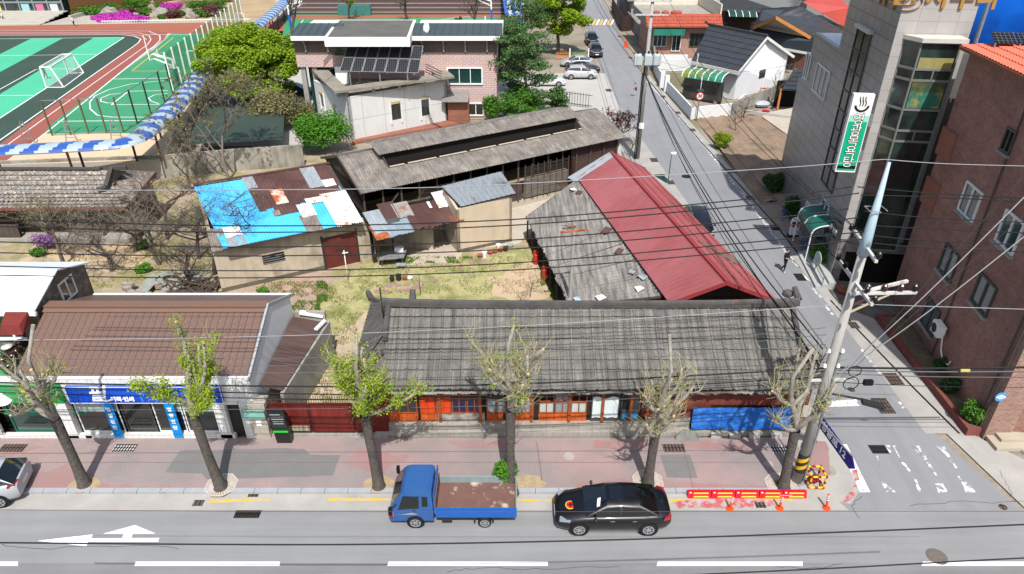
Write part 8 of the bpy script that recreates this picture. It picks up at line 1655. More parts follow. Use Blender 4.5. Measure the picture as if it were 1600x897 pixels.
# folding chair
t=thing('folding_chair','mint green folding chair on the sandy ground by the yard wall','chair',tuple(G(482,566,.06))); p=G(482,567,.06); MG=mat('mint_plastic','#3fae88',.5,.05); mb=MB(); mb.hexa([(p.x-.22,p.y-.2,.42),(p.x+.25,p.y-.22,.42),(p.x+.25,p.y+.2,.42),(p.x-.22,p.y+.2,.42)],[(p.x-.22,p.y-.2,.46),(p.x+.25,p.y-.22,.46),(p.x+.25,p.y+.2,.46),(p.x-.22,p.y+.2,.46)]); build(mb,'seat',MG,t)
mb=MB(); mb.hexa([(p.x-.27,p.y-.2,.5),(p.x-.24,p.y-.2,.5),(p.x-.24,p.y+.2,.5),(p.x-.27,p.y+.2,.5)],[(p.x-.45,p.y-.2,.9),(p.x-.42,p.y-.2,.9),(p.x-.42,p.y+.2,.9),(p.x-.45,p.y+.2,.9)]); build(mb,'backrest',MG,t)
for dx,dy in ((-.2,-.2),(.22,-.2),(.22,.2),(-.2,.2)): mb=MB(); mb.bar((p.x-dx*1.5,p.y+dy,.05),(p.x+dx,p.y+dy,.45),.03); build(mb,'leg',STEEL,t)
# scrap heaps
for (x,y,n,m,lab,nm,seed) in ((272,447,16,mat('pale_scrap','#83877f',.8,.2,2),'heap of pale broken roofing pieces by the bare trees','scrap_heap',1),(305,456,70,WOOD,'heap of old brown planks and sticks left of the patchwork shed','wood_heap',2),(225,462,14,mat('rubble','#8a8279',.9,.3,2),'row of grey rubble behind the brown tiled roof','rubble_heap',3)):
    c=G(x,y,.05); rr=random.Random(seed); mb=MB()
    for k in range(n):
        p=c+Vector((rr.uniform(-1.5,1.5),rr.uniform(-.9,.9),rr.uniform(.05,.5))); a=rr.uniform(0,PI); 
        if seed==1: mb.bar(p-Vector((math.cos(a)*.5,math.sin(a)*.5,.1)),p+Vector((math.cos(a)*.5,math.sin(a)*.5,.1)),.6,.03)
        elif seed==2: mb.bar(p-Vector((math.cos(a),math.sin(a)*.6,.1)),p+Vector((math.cos(a),math.sin(a)*.6,.15)),rr.uniform(.05,.12),.05)
        else: mb.ball(p,rr.uniform(.2,.4),.25,.18,6)
    tag(build(mb,nm,m,uv=False),lab,'heap',kind='stuff')
# iron fence at the parking ground and play fence
t=thing('iron_fence','black iron spiked fence between the parking ground and the barn','fence',tuple(G(900,164))); q=[G(868,162),G(925,170)]; mb=MB(); L=(q[1]-q[0]).length; 
for k in range(int(L/.35)): p=q[0].lerp(q[1],k*.35/L); mb.bar(p,p+Vector((0,0,1.7)),.05)
for z in (.3,1.5): mb.bar(q[0]+Vector((0,0,z)),q[1]+Vector((0,0,z)),.05)
build(mb,'railing',DARK,t)
for k,(a,b,m,lab) in enumerate((((868,93),(890,93),mat('orange_fence','#c9781f',.5,.08),'orange arched play fence behind the parked cars'),((891,93),(919,93),mat('green_fence','#3c7d45',.5,.08),'green arched play fence next to the dark sport utility car'))):
    q=[G(*a),G(*b)]; L=(q[1]-q[0]).length; t=thing('play_fence',lab,'fence',tuple(q[0])); mb=MB(); n=int(L/.22)
    for j in range(n+1): p=q[0].lerp(q[1],j/n); mb.bar(p+Vector((0,0,.1)),p+Vector((0,0,1.0+.35*math.sin(PI*j/n))),.07,.05)
    for z in (.2,.9): mb.bar(q[0]+Vector((0,0,z)),q[1]+Vector((0,0,z)),.08)
    build(mb,'slats',m,t); mb=MB(); mb.bar(q[1],q[1]+Vector((0,0,1.6)),.16); build(mb,'post',WHITE,t)
# striped play shelter roof at the top
t=thing('striped_shelter','blue and white striped canopy roof above the play area by the trees','shelter',tuple(G(800,60,ZS))); 
q=[G(790,26,5.2),G(822,22,5.2),G(817,-25,5.2),G(782,-20,5.2)]
for k in range(6):
    a0,a1=k/6,(k+1)/6; mb=MB(); mb.poly([q[0].lerp(q[1],a0),q[0].lerp(q[1],a1),q[3].lerp(q[2],a1),q[3].lerp(q[2],a0)]); build(mb,'roof_stripe',[mat('canopy_blue','#2a62c0',.4,.05),mat('canopy_white','#c3cdd2',.4,.05)][k%2],t)
for p in q: mb=MB(); mb.bar((p.x,p.y,0),p,.15); build(mb,'post',RSTO,t)
p=G(808,62); 
for k,(x,y) in enumerate(((815,40),(820,50))): q_=G(x,y+8); mb=MB(); mb.tube([(q_.x,q_.y,0),(q_.x,q_.y,1.6)],.06,6); mb.box(q_.x-.6,q_.y-.4,1.2,q_.x+.6,q_.y+.4,2.0); one(mb,'play_unit',mat('turquoise_plastic','#2ba5bd',.4,.05),['upper turquoise play unit under the trees','lower turquoise play unit under the trees'][k],'play equipment')
# dark shade net beside the walkway
t=thing('shade_net','large low dark green shade net between the walkway and the big tree','shade net',tuple(G(340,215))); q=[G(290,226,2.1),G(442,218,2.1),G(445,168,2.1),G(318,168,2.1)]; mb=MB(); mb.slab(q,.04); build(mb,'net',netmat('dark_net','#33423a',.85),t)
# ================================================================ VEHICLES
TYRE=mat('tyre_rubber','#1a1a1a',.85,.1); RIM=mat('alloy_rim','#b5b7b9',.3,.05,metal=.7); CGL=mat('car_glass','#0c0f10',.04,.1,spec=.9,coat=.6); HL=mat('headlight','#7f878b',.15,.05,spec=.9,coat=.5); TL=mat('tail_light','#a01018',.15,.1,spec=.8,coat=.4); CHR=mat('chrome','#c9c9c9',.15,.03,metal=.9); PLT=mat('number_plate','#d9dbd8',.5,.03)
def paint(k,c,v=.02): return mat(k,c,.38,v,1,spec=.5,coat=.5)
def wheel(t,x,y,r,sd_,wd=.2,spokes=7):
    mb=MB(); n=24; prof=[(r*.62,wd/2),(r*.92,wd/2),(r,wd*.3),(r,-wd*.3),(r*.92,-wd/2),(r*.5,-wd/2)]; k=len(prof)
    vs=[(x+a*math.cos(2*PI*j/n),y+b*sd_,r+a*math.sin(2*PI*j/n)) for j in range(n) for a,b in prof]; fs=[(j*k+i,j*k+i+1,((j+1)%n)*k+i+1,((j+1)%n)*k+i) for j in range(n) for i in range(k-1)]; mb.add(vs,fs); w_=build(mb,'wheel',TYRE,t,smooth=True,uv=False)
    mb=MB(); mb.tube([(x,y+sd_*(wd/2-.05),r),(x,y+sd_*(wd/2-.04),r)],r*.64,20,1)
    for j in range(spokes): a=2*PI*j/spokes; mb.bar((x,y+sd_*(wd/2-.015),r),(x+r*.62*math.cos(a),y+sd_*(wd/2-.01),r+r*.62*math.sin(a)),r*.17,.02,up=(0,1,0))
    n=20
    for j in range(n): a,b=2*PI*j/n,2*PI*(j+1)/n; mb.bar((x+r*.63*math.cos(a),y+sd_*(wd/2-.01),r+r*.63*math.sin(a)),(x+r*.63*math.cos(b),y+sd_*(wd/2-.01),r+r*.63*math.sin(b)),.05,.03,up=(0,1,0))
    mb.tube([(x,y+sd_*(wd/2-.03),r),(x,y+sd_*(wd/2+.005),r)],r*.16,10); build(mb,'rim',[RIM,DARK],w_,uv=False)
def lofted(mb,rings,close=False):
    b=len(mb.v); n=len(rings[0])
    for r in rings: mb.v+=[tuple(p) for p in r]
    for i in range(len(rings)-1):
        for j in range(n-1): mb.f.append((b+i*n+j,b+i*n+j+1,b+(i+1)*n+j+1,b+(i+1)*n+j)); mb.m.append(0)
def car(label,kind,P,loc,yaw,cat='car',L=4.6,W=1.8,HH=1.47,name='parked_car',sunroof=False,group=None,wr=.33,extra=None):
    t=thing(name,label,cat,(0,0,0),group); h=W/2; s=HH/1.47
    if kind=='sedan':
        S=[(0,.72,.36,.56,.58),(.02,.84,.24,.66,.69),(.1,.95,.2,.78,.84),(.27,.99,.2,.93,.97),(.45,1,.2,.96,.99),(.75,1,.2,.99,1.01),(.86,.98,.22,1.01,1.07),(.96,.9,.27,.97,1.05),(1,.78,.38,.86,.92)]
        Gh=[(.255,.97,0),(.44,1.42,1),(.55,1.46,1),(.57,1.465,1),(.66,1.45,1),(.72,1.42,1),(.885,1.07,0)]
    else:
        S=[(0,.75,.38,.66,.7),(.025,.87,.28,.8,.84),(.1,.95,.22,.88,.94),(.24,.99,.22,.98,1.03),(.45,1,.22,1.0,1.03),(.75,1,.22,1.05,1.06),(.9,.98,.25,1.08,1.1),(.975,.93,.3,1.05,1.08),(1,.86,.4,.95,1.0)]
        Gh=[(.21,1.02,0),(.38,1.42,1),(.5,1.46,1),(.52,1.465,1),(.68,1.46,1),(.84,1.42,1),(.985,1.08,0)]
    mb=MB()
    for sy in (-1,1):
        R_=[[(x*L,sy*y,z*s) for y,z in ((.0,zb),(w_*h*.88,zb),(w_*h*.99,zb+.16),(w_*h,(zb+zs)/2+.08),(w_*h*.985,zs-.08),(w_*h*.9,zs),(w_*h*.5,zt+.01),(0,zt+.02))] for x,w_,zb,zs,zt in S]
        if sy<0: R_=R_[::-1]
        lofted(mb,R_)
    for x,w_,zb,zs,zt in (S[0],S[-1]): r=[(x*L,y,z*s) for y,z in ((-w_*h*.88,zb),(w_*h*.88,zb),(w_*h,(zb+zs)/2+.08),(w_*h*.9,zs),(0,zt+.02),(-w_*h*.9,zs),(-w_*h,(zb+zs)/2+.08))]; mb.add(r if x>.5 else r[::-1],[tuple(range(7))])
    gl={k:MB() for k in('windshield','rear_window','side_window','side_window_')}; rf=MB()
    def ring(x,z,o):
        yb=h*.9; zb_=(.95 if kind=='sedan' else 1.02); 
        return [(x*L,yb,(zb_)*s),(x*L,h*(.9-.17*o),(zb_+(z-zb_)*.8)*s),(x*L,h*(.9-.25*o),(zb_+(z-zb_)*.93)*s),(x*L,h*.35,z*s),(x*L,0,(z+.012)*s)]
    Rg=[ring(*g) for g in Gh]
    for sy in (-1,1):
        for i in range(len(Gh)-1):
            a=[(x,y*sy,z) for x,y,z in Rg[i]]; b=[(x,y*sy,z) for x,y,z in Rg[i+1]]
            for j in range(4):
                q=[a[j],a[j+1],b[j+1],b[j]]; q=q if sy<0 else q[::-1]; q=q[::-1]
                if j==0: tgt=rf if i in(2,) else gl['side_window' if sy<0 else 'side_window_']
                elif j==1: tgt=rf
                elif i==0: tgt=gl['windshield']
                elif i==len(Gh)-2: tgt=gl['rear_window']
                else: tgt=rf
                tgt.add(q,[(0,1,2,3)])
    body=build(mb,'body',P,t,smooth=True,uv=False); build(rf,'roof',P,t,uv=False,smooth=True,weld=True)
    for k,m in gl.items(): build(m,k.strip('_'),CGL,t,uv=False)
    wx=(.205*L,.805*L)
    for x in wx:
        for sy in (-1,1):
            mb=MB(); mb.tube([(x,sy*(h-.06),wr+.02),(x,sy*(h+.004),wr+.02)],wr*1.16,22); build(mb,'wheel_arch',BLACK,t,uv=False); wheel(t,x,sy*(h-.09),wr,sy)
    for sy in (-1,1):
        mb=MB(); z=(.66 if kind=='sedan' else .8)*s; mb.hexa([(.03*L,sy*h*.84,z),(.115*L,sy*h*.955,z+.03),(.115*L,sy*h*.85,z+.04),(.03*L,sy*h*.6,z)],[(.035*L,sy*h*.83,z+.07),(.13*L,sy*h*.95,z+.13),(.12*L,sy*h*.8,z+.13),(.04*L,sy*h*.58,z+.06)]); build(mb,'headlight',HL,t,uv=False)
        mb=MB(); z=(.86 if kind=='sedan' else .98)*s; mb.hexa([(.925*L,sy*h*.985,z-.03),(.99*L,sy*h*.86,z-.06),(1.003*L,sy*h*.5,z-.02),(.97*L,sy*h*.6,z)],[(.93*L,sy*h*.975,z+.09),(.985*L,sy*h*.86,z+.09),(.998*L,sy*h*.5,z+.06),(.97*L,sy*h*.6,z+.1)]); build(mb,'tail_light',TL,t,uv=False)
        mb=MB(); x=Gh[0][0]*L+.38; mb.ball((x,sy*(h+.08),1.0*s),.07,.11,.08,8); build(mb,'mirror',P,t,smooth=True,uv=False)
        mb=MB(); mb.bar((.34*L,sy*(h*.9+.01),.955*s),(.8*L,sy*(h*.9+.012),.985*s),.02,.015) 
        for x in (.47,.66): mb.bar((x*L,sy*(h+.01),.82*s),((x+.035)*L,sy*(h+.012),.83*s),.02,.025)
        mb.bar((.3*L,sy*(h+.005),.3*s),(.72*L,sy*(h+.005),.3*s),.015,.02); build(mb,'trim',CHR,t,uv=False)
        mb=MB(); 
        for x in (.295,.5,.7): mb.bar((x*L,sy*(h*1.0+.001),.3*s),(x*L,sy*(h*.995),.9*s),.012,.006)
        build(mb,'door_gap',BLACK,t,uv=False)
    mb=MB(); mb.box(-.012,-.26,.42*s,.02,.26,.54*s); mb.box(L-.02,-.26,.62*s,L+.012,.26,.74*s); build(mb,'number_plate',PLT,t,uv=False)
    mb=MB(); mb.hexa([(-.005,-.55,.3),(.03,-.6,.26),(.03,.6,.26),(-.005,.55,.3)],[(-.008,-.5,.4),(.02,-.55,.4),(.02,.55,.4),(-.008,.5,.4)]); build(mb,'grille',BLACK,t,uv=False)
    if sunroof:
        mb=MB(); z=1.478*s; mb.hexa([(.47*L,-.36,z-.02),(.585*L,-.36,z-.02),(.585*L,.36,z-.02),(.47*L,.36,z-.02)],[(.47*L,-.36,z-.002),(.585*L,-.36,z+.002),(.585*L,.36,z+.002),(.47*L,.36,z-.002)]); build(mb,'sunroof',CGL,t,uv=False)
    if kind!='sedan':
        for sy in (-1,1): mb=MB(); mb.bar((.4*L,sy*h*.66,1.475*s),(.84*L,sy*h*.66,1.465*s),.04); build(mb,'roof_rail',CHR,t,uv=False)
    if extra: extra(t)
    # origin to the middle
    for ch in SC.objects:
        if ch.parent==t: ch.location.x-=L/2
    t.location=loc; t.rotation_euler=(0,0,yaw); return t
def gy(px,py,off): p=G(px,py,.004); return p.y+off
yn=gy(903,835,.83); xs=G(956,828).x
def stick(t):
    mb=MB(); mb.tube([(.62,-.12,.86),(.62,-.12,.895)],.21,20); d=build(mb,'round_sticker',mat('sticker_yellow','#e0b030',.5,.03),t,uv=False)
    mb=MB(); mb.tube([(.62,-.12,.895),(.62,-.12,.9)],.175,20); build(mb,'red_disc',mat('sticker_red','#c01c24',.5,.03),d,uv=False); mb=MB()
    for a in range(4): mb.tube([(.62+.02*math.cos(a*1.6),-.12+.02*math.sin(a*1.6),.903),(.62+.11*math.cos(a*1.6),-.12+.11*math.sin(a*1.6),.903)],[.05,.012],6)
    build(mb,'dark_mark',BLACK,d,uv=False)
    mb=MB(); q=[(1.62,-.5,1.19),(1.74,-.5,1.25),(1.8,-.15,1.33),(1.68,-.15,1.27)]; mb.hexa(q,[(x,y,z+.03) for x,y,z in q]); build(mb,'paper_note',WHITE,t)
c=car('black sedan with round red sticker on its bonnet parked behind the blue truck','sedan',paint('black_paint','#08090d'),(xs,yn,.004),0,L=4.58,sunroof=True,extra=stick)
# blue truck
TB_=mat('truck_blue','#2b5388',.45,.1,2,coat=.2,finevar=.06); TBB=mat('bright_bed_blue','#1b55a0',.4,.08,2,coat=.2); BEDR=mat('worn_brown_bed','#6a4e46',.85,.15,2,col2='#b0a593',c2amt=.4,c2scale=1.6,c2sharp=.05,finevar=.15)
t=thing('flatbed_truck','small blue flatbed truck with empty rusty brown bed parked at the kerb','truck',(0,0,0)); hw=.86
pf=[(.06,.42),(0,.55),(.0,.82),(.1,1.12),(.52,1.78),(.66,1.9),(.85,1.95),(1.62,1.95),(1.74,1.88),(1.78,1.2),(1.78,.42)]
def ty(z): return hw-.17*max(0,(z-1.05))
mb=MB(); n=len(pf); vs=[(x,-ty(z),z) for x,z in pf]+[(x,ty(z),z) for x,z in pf]; mb.add(vs,[tuple(range(n-1,-1,-1)),tuple(range(n,2*n))]+[(i,(i+1)%n,n+(i+1)%n,n+i) for i in range(n)]); mb.f=[tuple(reversed(f)) for f in mb.f]
for k in range(6): y=-.55+.22*k; mb.bar((.95,y,1.955),(1.6,y,1.955),.05,.02)
cab=build(mb,'cab',TB_,t,uv=False)
mb=MB(); A=Vector((.12,0,1.15)); B=Vector((.5,0,1.75)); nn=Vector((-.012,0,.008)); mb.poly([(A.x-.01,-.74,A.z+.01),(B.x-.01,-.66,B.z+.01),(B.x-.01,.66,B.z+.01),(A.x-.01,.74,A.z+.01)][::-1]); build(mb,'windshield',CGL,t,uv=False)
for sy in (-1,1):
    f=lambda x,z:(x,sy*(ty(z)+.008),z)
    mb=MB(); q=[f(.42,1.12),f(1.2,1.18),f(1.2,1.68),f(.62,1.7)]; mb.poly(q if sy<0 else q[::-1]); build(mb,'side_window',CGL,t,uv=False)
    mb=MB(); q=[f(1.35,1.2),f(1.58,1.2),f(1.58,1.66),f(1.35,1.68)]; mb.poly(q if sy<0 else q[::-1]); build(mb,'rear_quarter_window',CGL,t,uv=False)
    mb=MB(); mb.bar(f(.38,1.1),f(1.22,1.15),.03); mb.bar(f(1.22,1.15),f(1.22,1.7),.03); mb.bar(f(1.27,.45),f(1.27,1.72),.012); mb.bar(f(.95,1.0),f(1.1,1.0),.03); build(mb,'door_trim',DARK,t,uv=False)
    mb=MB(); mb.hexa([(-.01,sy*.6,.78),(-.01,sy*.8,.78),(.2,sy*(hw+.01),.8),(.15,sy*.6,.8)],[(.0,sy*.6,.88),(.02,sy*.8,.88),(.2,sy*(hw+.01),.9),(.15,sy*.6,.9)]); hl=build(mb,'headlight',HL,t,uv=False); mb=MB(); mb.box(-.015,sy*.55,.68,.2,sy*(hw+.012),.77); build(mb,'indicator',mat('amber','#c8501a',.3,.05),hl,uv=False)
    mb=MB(); mb.bar((.35,sy*.8,1.3),(.15,sy*1.08,1.35),.025); mb.box(.08,sy*1.02,1.1,.2,sy*1.2,1.42); build(mb,'mirror',BLACK,t,uv=False)
    mb=MB(); q=[f(.3,.78),f(.5,.8),f(.95,.9),f(1.2,.78)]; 
    mb.poly(q if sy<0 else q[::-1]); build(mb,'door_stripe',mat('grey_stripe','#8b8f92',.5,.05),t,uv=False)
    for x,r in ((1.04,.31),(3.82,.27)): 
        mb=MB(); mb.tube([(x,sy*(hw-.1),r+.03),(x,sy*(hw+.005),r+.03)],r*1.15,20); 
        if x<2: build(mb,'wheel_arch',BLACK,t,uv=False)
        wheel(t,x,sy*(hw-(.075 if x<2 else .1)),r,sy,.2,6)
mb=MB(); mb.box(1.8,-.35,.5,5.05,.35,.68); mb.box(1.8,-.75,.66,5.05,.75,.72); build(mb,'chassis',BLACK,t,uv=False)
mb=MB(); mb.box(1.86,-.85,.74,5.08,.85,.8); build(mb,'bed_floor',BEDR,t,uv=False)
for y0,y1,nm in ((-.87,-.83,'bed_side'),(.83,.87,'bed_side')):
    mb=MB(); mb.box(1.88,y0,.62,5.1,y1,1.12); mb.box(1.88,y0-.01*(1 if y0<0 else -1)*1,.8,5.1,y1+.01*(1 if y1>0 else -1),.86); mb.box(1.88,y0-.012,1.08,5.1,y1+.012,1.14); o=build(mb,nm,TBB if y0<0 else mat('grey_bed_panel','#7f8c8c'),t,uv=False)
    m=MB(); yi=(y1+.004) if y0<0 else (y0-.004); m.box(1.9,min(yi,yi),.8,5.05,yi+(.003 if y0<0 else -.003),1.08); build(m,'inner_panel',mat('grey_bed_panel','#7f8c8c',.5,.1,3),o,uv=False)
mb=MB(); mb.box(5.06,-.85,.62,5.11,.85,1.13); build(mb,'tailgate',mat('grey_bed_panel','#7f8c8c'),t,uv=False)
mb=MB(); mb.box(1.86,-.84,.8,1.9,.84,1.5); build(mb,'headboard',BEDR,t,uv=False)
mb=MB(); 
for y in (-.8,-.3,.3,.8): mb.bar((1.84,y,.8),(1.84,y,1.8),.06)
for z in (1.5,1.8): mb.bar((1.84,-.8,z),(1.84,.8,z),.05)
build(mb,'cab_guard',TB_,t,uv=False)
mb=MB(); mb.box(.02,-.84,.4,.1,.84,.55); build(mb,'bumper',DARK,t,uv=False)
mb=MB(); mb.box(3.4,-.87,.35,3.46,-.6,.62); mb.box(4.15,-.87,.35,4.2,-.6,.62); mb.box(2.1,-.8,.3,2.5,-.5,.5); build(mb,'mudguard',DARK,t,uv=False)
yn=gy(655,822,.76); t.location=(G(615.5,800).x-.02,yn,.004)
# the others
car('silver hatchback entering the frame at the left kerb','suv',paint('silver_paint','#9ea2a6'),tuple(G(-32,797,.004)+Vector((-.6,.65,0))),R(14),L=4.2,W=1.78,HH=1.5)
def fc(label,kind,p,px,py,yaw,L,W,HH,**k): return car(label,kind,p,tuple(G(px,py,.02)),yaw,L=L,W=W,HH=HH,group='cars parked up the side street',**k)
fc('silver white sport utility car parked nearest in the parking ground','suv',paint('pearl_paint','#b4b6ba'),907,122,PI,4.4,1.85,1.62); fc('black car parked right behind the silver white sport utility car','sedan',paint('black_paint','#08090d'),911,113,PI,4.6,1.8,1.45); fc('grey silver sedan parked third in the parking ground','sedan',paint('silver_paint','#9ea2a6'),901,103,0,4.7,1.8,1.45)
fc('white car half hidden by pines at the edge of the parking ground','sedan',paint('white_car_paint','#c8c9ca'),856,133,PI,4.6,1.8,1.45); fc('dark grey sport utility car parked facing down the lane','suv',paint('dark_grey_paint','#2b2d33'),930,86,PI/2,4.7,1.9,1.68); fc('dark car parked behind the dark grey sport utility car','suv',paint('black_paint','#08090d'),924,68,PI/2,4.7,1.9,1.7)
fc('dark car at the very top of the lane under the trees','sedan',paint('black_paint','#08090d'),908,8,PI/2,4.6,1.8,1.45)
fc('dark car mostly hidden behind the red roof ridge','suv',paint('black_paint','#08090d'),1090,362,PI/2-.1,4.5,1.8,1.5); fc('dark blue car behind the grey wall left of the solar house','sedan',paint('navy_paint','#121c30'),462,148,PI,4.6,1.8,1.45); fc('silver car under the big round tree','sedan',paint('silver_paint','#9ea2a6'),395,156,.2,4.6,1.8,1.45)
# ================================================================ PEOPLE
SKIN=mat('skin','#b98a6c',.6,.08); HAIR=mat('black_hair','#100d0c',.6,.1)
def person(label,loc,yaw,top,leg,pose='walk',hh=1.72,shoe=WHITE,extra=None):
    s=hh/1.72; k=1 if pose=='walk' else .25
    J={'pel':(0,0,.95,.135),'wa':(0,0,1.1,.125),'ch':(0,.01,1.32,.15),'nk':(0,.01,1.48,.06),'hd':(0,.03,1.56,.085),'ht':(0,.03,1.67,.09),
       'lh':(.09,0,.9,.095),'lk':(.1,.14*k,.5,.065),'la':(.1,.1*k-.02,.09,.045),'lt':(.1,.1*k+.13,.035,.04),'rh':(-.09,0,.9,.095),'rk':(-.1,-.02*k,.5,.065),'ra':(-.1,-.26*k,.12,.045),'rt':(-.1,-.26*k+.14,.035,.04),
       'ls':(.17,.01,1.4,.065),'le':(.24,.0,1.13,.048),'lw':(.16,.2,1.08,.034),'lf':(.1,.27,1.12,.03),'rs':(-.17,.01,1.4,.065),'re':(-.25,-.04,1.13,.048),'rw':(-.22,.1,.95,.034),'rf':(-.21,.15,.88,.03)}
    E=[('pel','wa'),('wa','ch'),('ch','nk'),('nk','hd'),('hd','ht'),('pel','lh'),('lh','lk'),('lk','la'),('la','lt'),('pel','rh'),('rh','rk'),('rk','ra'),('ra','rt'),('ch','ls'),('ls','le'),('le','lw'),('lw','lf'),('ch','rs'),('rs','re'),('re','rw'),('rw','rf')]
    N_=list(J); me=bpy.data.meshes.new('b'); me.from_pydata([J[n][:3] for n in N_],[(N_.index(a),N_.index(b)) for a,b in E],[]); o=bpy.data.objects.new('b',me); SC.collection.objects.link(o)
    m=o.modifiers.new('s','SKIN'); sv=me.skin_vertices[0].data
    for i,n in enumerate(N_): sv[i].radius=(J[n][3]*(1.15 if n in('ch','wa','pel') else 1),J[n][3]*(.8 if n in('ch','wa','pel') else 1)); sv[i].use_root=(i==0)
    u=o.modifiers.new('u','SUBSURF'); u.levels=2; dg=bpy.context.evaluated_depsgraph_get(); mm=bpy.data.meshes.new_from_object(o.evaluated_get(dg)); bpy.data.objects.remove(o)
    t=thing('person',label,'person',loc); mm.materials.clear()
    for q in (top,leg,SKIN,shoe,HAIR): mm.materials.append(q)
    for p in mm.polygons:
        c=p.center; z=c.z; arm_=abs(c.x)>.12 and (c.y>.14) and .85<z<1.2
        p.material_index=4 if (z>1.62 or (z>1.53 and c.y<.03)) else 2 if (z>1.47 or arm_ or (z<.93 and c.x<-.19 and c.y>.1)) else 0 if (z>.93 or abs(c.x)>.19) else 1 if z>.09 else 3
        p.use_smooth=True
    mm.name='body'; b=bpy.data.objects.new('body',mm); SC.collection.objects.link(b); b.parent=t
    mb=MB(); mb.ball((0,.115,1.585),.016,.02,.02,6); 
    for e in (-.085,.085): mb.ball((e,.03,1.59),.014,.02,.03,6)
    build(mb,'nose_and_ears',SKIN,t,uv=False)
    if extra: extra(t)
    t.location=loc; t.rotation_euler=(0,0,yaw); t.scale=(s,s,s); return t
def bag(t):
    mb=MB(); mb.ball((-.3,-.08,.95),.1,.18,.24,10); build(mb,'bag',BLACK,t,smooth=True); mb=MB(); mb.lathe((0,.03,1.65),[(.1,0),(.098,.05),(.05,.09),(0,.1)],12); mb.hexa([(-.07,.1,1.655),(.07,.1,1.655),(.06,.2,1.65),(-.06,.2,1.65)],[(-.07,.1,1.67),(.07,.1,1.67),(.06,.2,1.66),(-.06,.2,1.66)]); build(mb,'cap',BLACK,t)
    mb=MB(); mb.tube([(0,0,.98),(0,.0,1.04)],[.17,.165],12); build(mb,'red_hem',mat('red_cloth','#a3231f'),t)
NAVC=mat('navy_cloth','#151c2e',.9,.1); BLC=mat('black_cloth','#17181b',.9,.1); WHC=mat('white_cloth','#cfcfcd',.9,.05)
person('person in navy jacket and black cap walking down the side street with a bag',tuple(G(1224,424,.01)),PI+.5,NAVC,BLC,extra=bag)
person('person in black standing inside the white goal frame',tuple(G(73,124,ZS)),-.6,BLC,BLC,hh=1.75); person('person in white top crossing the orange path by the school steps',tuple(G(117,42,ZS)),1.2,WHC,BLC)
person('person in black top by the school entrance steps, left of two',tuple(G(1,33,ZS)),2,BLC,BLC); person('person in white top by the school entrance steps, right of two',tuple(G(7,34,ZS)),2,WHC,BLC)
# ================================================================ SCHOOL FURNITURE
t=thing('covered_walkway','long barrel roofed walkway with blue and white stripes along the school ground','walkway',tuple(G(220,235,ZS)))
zc=ZS+2.3; path=[G(x,y,zc) for x,y in ((-300,250),(-60,238),(0,235.5),(100,231),(190,225),(215,216),(235,200),(262,176),(290,147),(303,130),(320,112),(350,82),(390,50),(420,25),(445,2),(452,-6))]
out=[]
for i in range(len(path)-1):
    p0,p1,p2,p3=path[max(i-1,0)],path[i],path[i+1],path[min(i+2,len(path)-1)]; k=max(2,int((p2-p1).length/.25))
    for j in range(k): s=j/k; out.append(.5*((2*p1)+(p2-p0)*s+(2*p0-5*p1+4*p2-p3)*s*s+(3*p1-p0-3*p2+p3)*s**3))
mb=MB(); acc=0; W_=1.05; na=7; b0=None
for i in range(len(out)-1):
    a,b=out[i],out[i+1]; d=(out[min(i+1,len(out)-1)]-out[max(i-1,0)]).normalized(); n=Vector((-d.y,d.x,0)); d2=(out[min(i+2,len(out)-1)]-a).normalized(); n2=Vector((-d2.y,d2.x,0)); acc+=(b-a).length
    for j in range(na):
        f=lambda o,nn,u:o+nn*(W_*math.cos(PI*u))+Vector((0,0,.38*math.sin(PI*u))); u0,u1=j/na,(j+1)/na
        mb.add([f(a,n,u0),f(b,n2,u0),f(b,n2,u1),f(a,n,u1)],[(3,2,1,0)],1 if ((acc+.35*j*.5)%2.1)<1.05 else 0)
build(mb,'striped_roof',[mat('canopy_pale','#9dabb0',.35,.08,1,spec=.5),mat('canopy_stripe_blue','#2c529c',.3,.08,1,spec=.5)],t)
for sgn in (-1,1):
    mb=MB(); st=[o+Vector((0,0,-.04)) for o in out[::6]]
    for a,b in zip(st,st[1:]): d=(b-a).normalized(); n=Vector((-d.y,d.x,0))*W_*sgn; mb.bar(a+n,b+n,.08)
    build(mb,'eave_rail',STEEL,t)
acc=0
for i in range(1,len(out)):
    acc+=(out[i]-out[i-1]).length
    if acc>6.2 and out[i].y<140 and abs(out[i].x)<58:
        acc=0; d=(out[i]-out[i-1]).normalized(); n=Vector((-d.y,d.x,0))*W_
        for sgn in (-1,1): q=out[i]+n*sgn; mb=MB(); mb.bar((q.x,q.y,ZS),q,.14); build(mb,'post',mat('maroon_post','#4a2720',.6,.1),t)
# safety net with white posts
a,b=G(271,142,ZS),G(381,39,ZS); h=V(256,82,a.y).z-ZS; n=15; t=thing('safety_net','tall green safety net on a row of white posts between court and walkway','net',tuple(a)); GN=netmat('green_net','#3f9a3a',.5)
for k in range(n+1): p=a.lerp(b,k/n); mb=MB(); mb.bar(p,p+Vector((0,0,h)),.16); build(mb,'post',WHITE,t)
mb=MB(); mb.poly([a,b,b+Vector((0,0,h*.97)),a+Vector((0,0,h*.97))]); build(mb,'netting',GN,t)
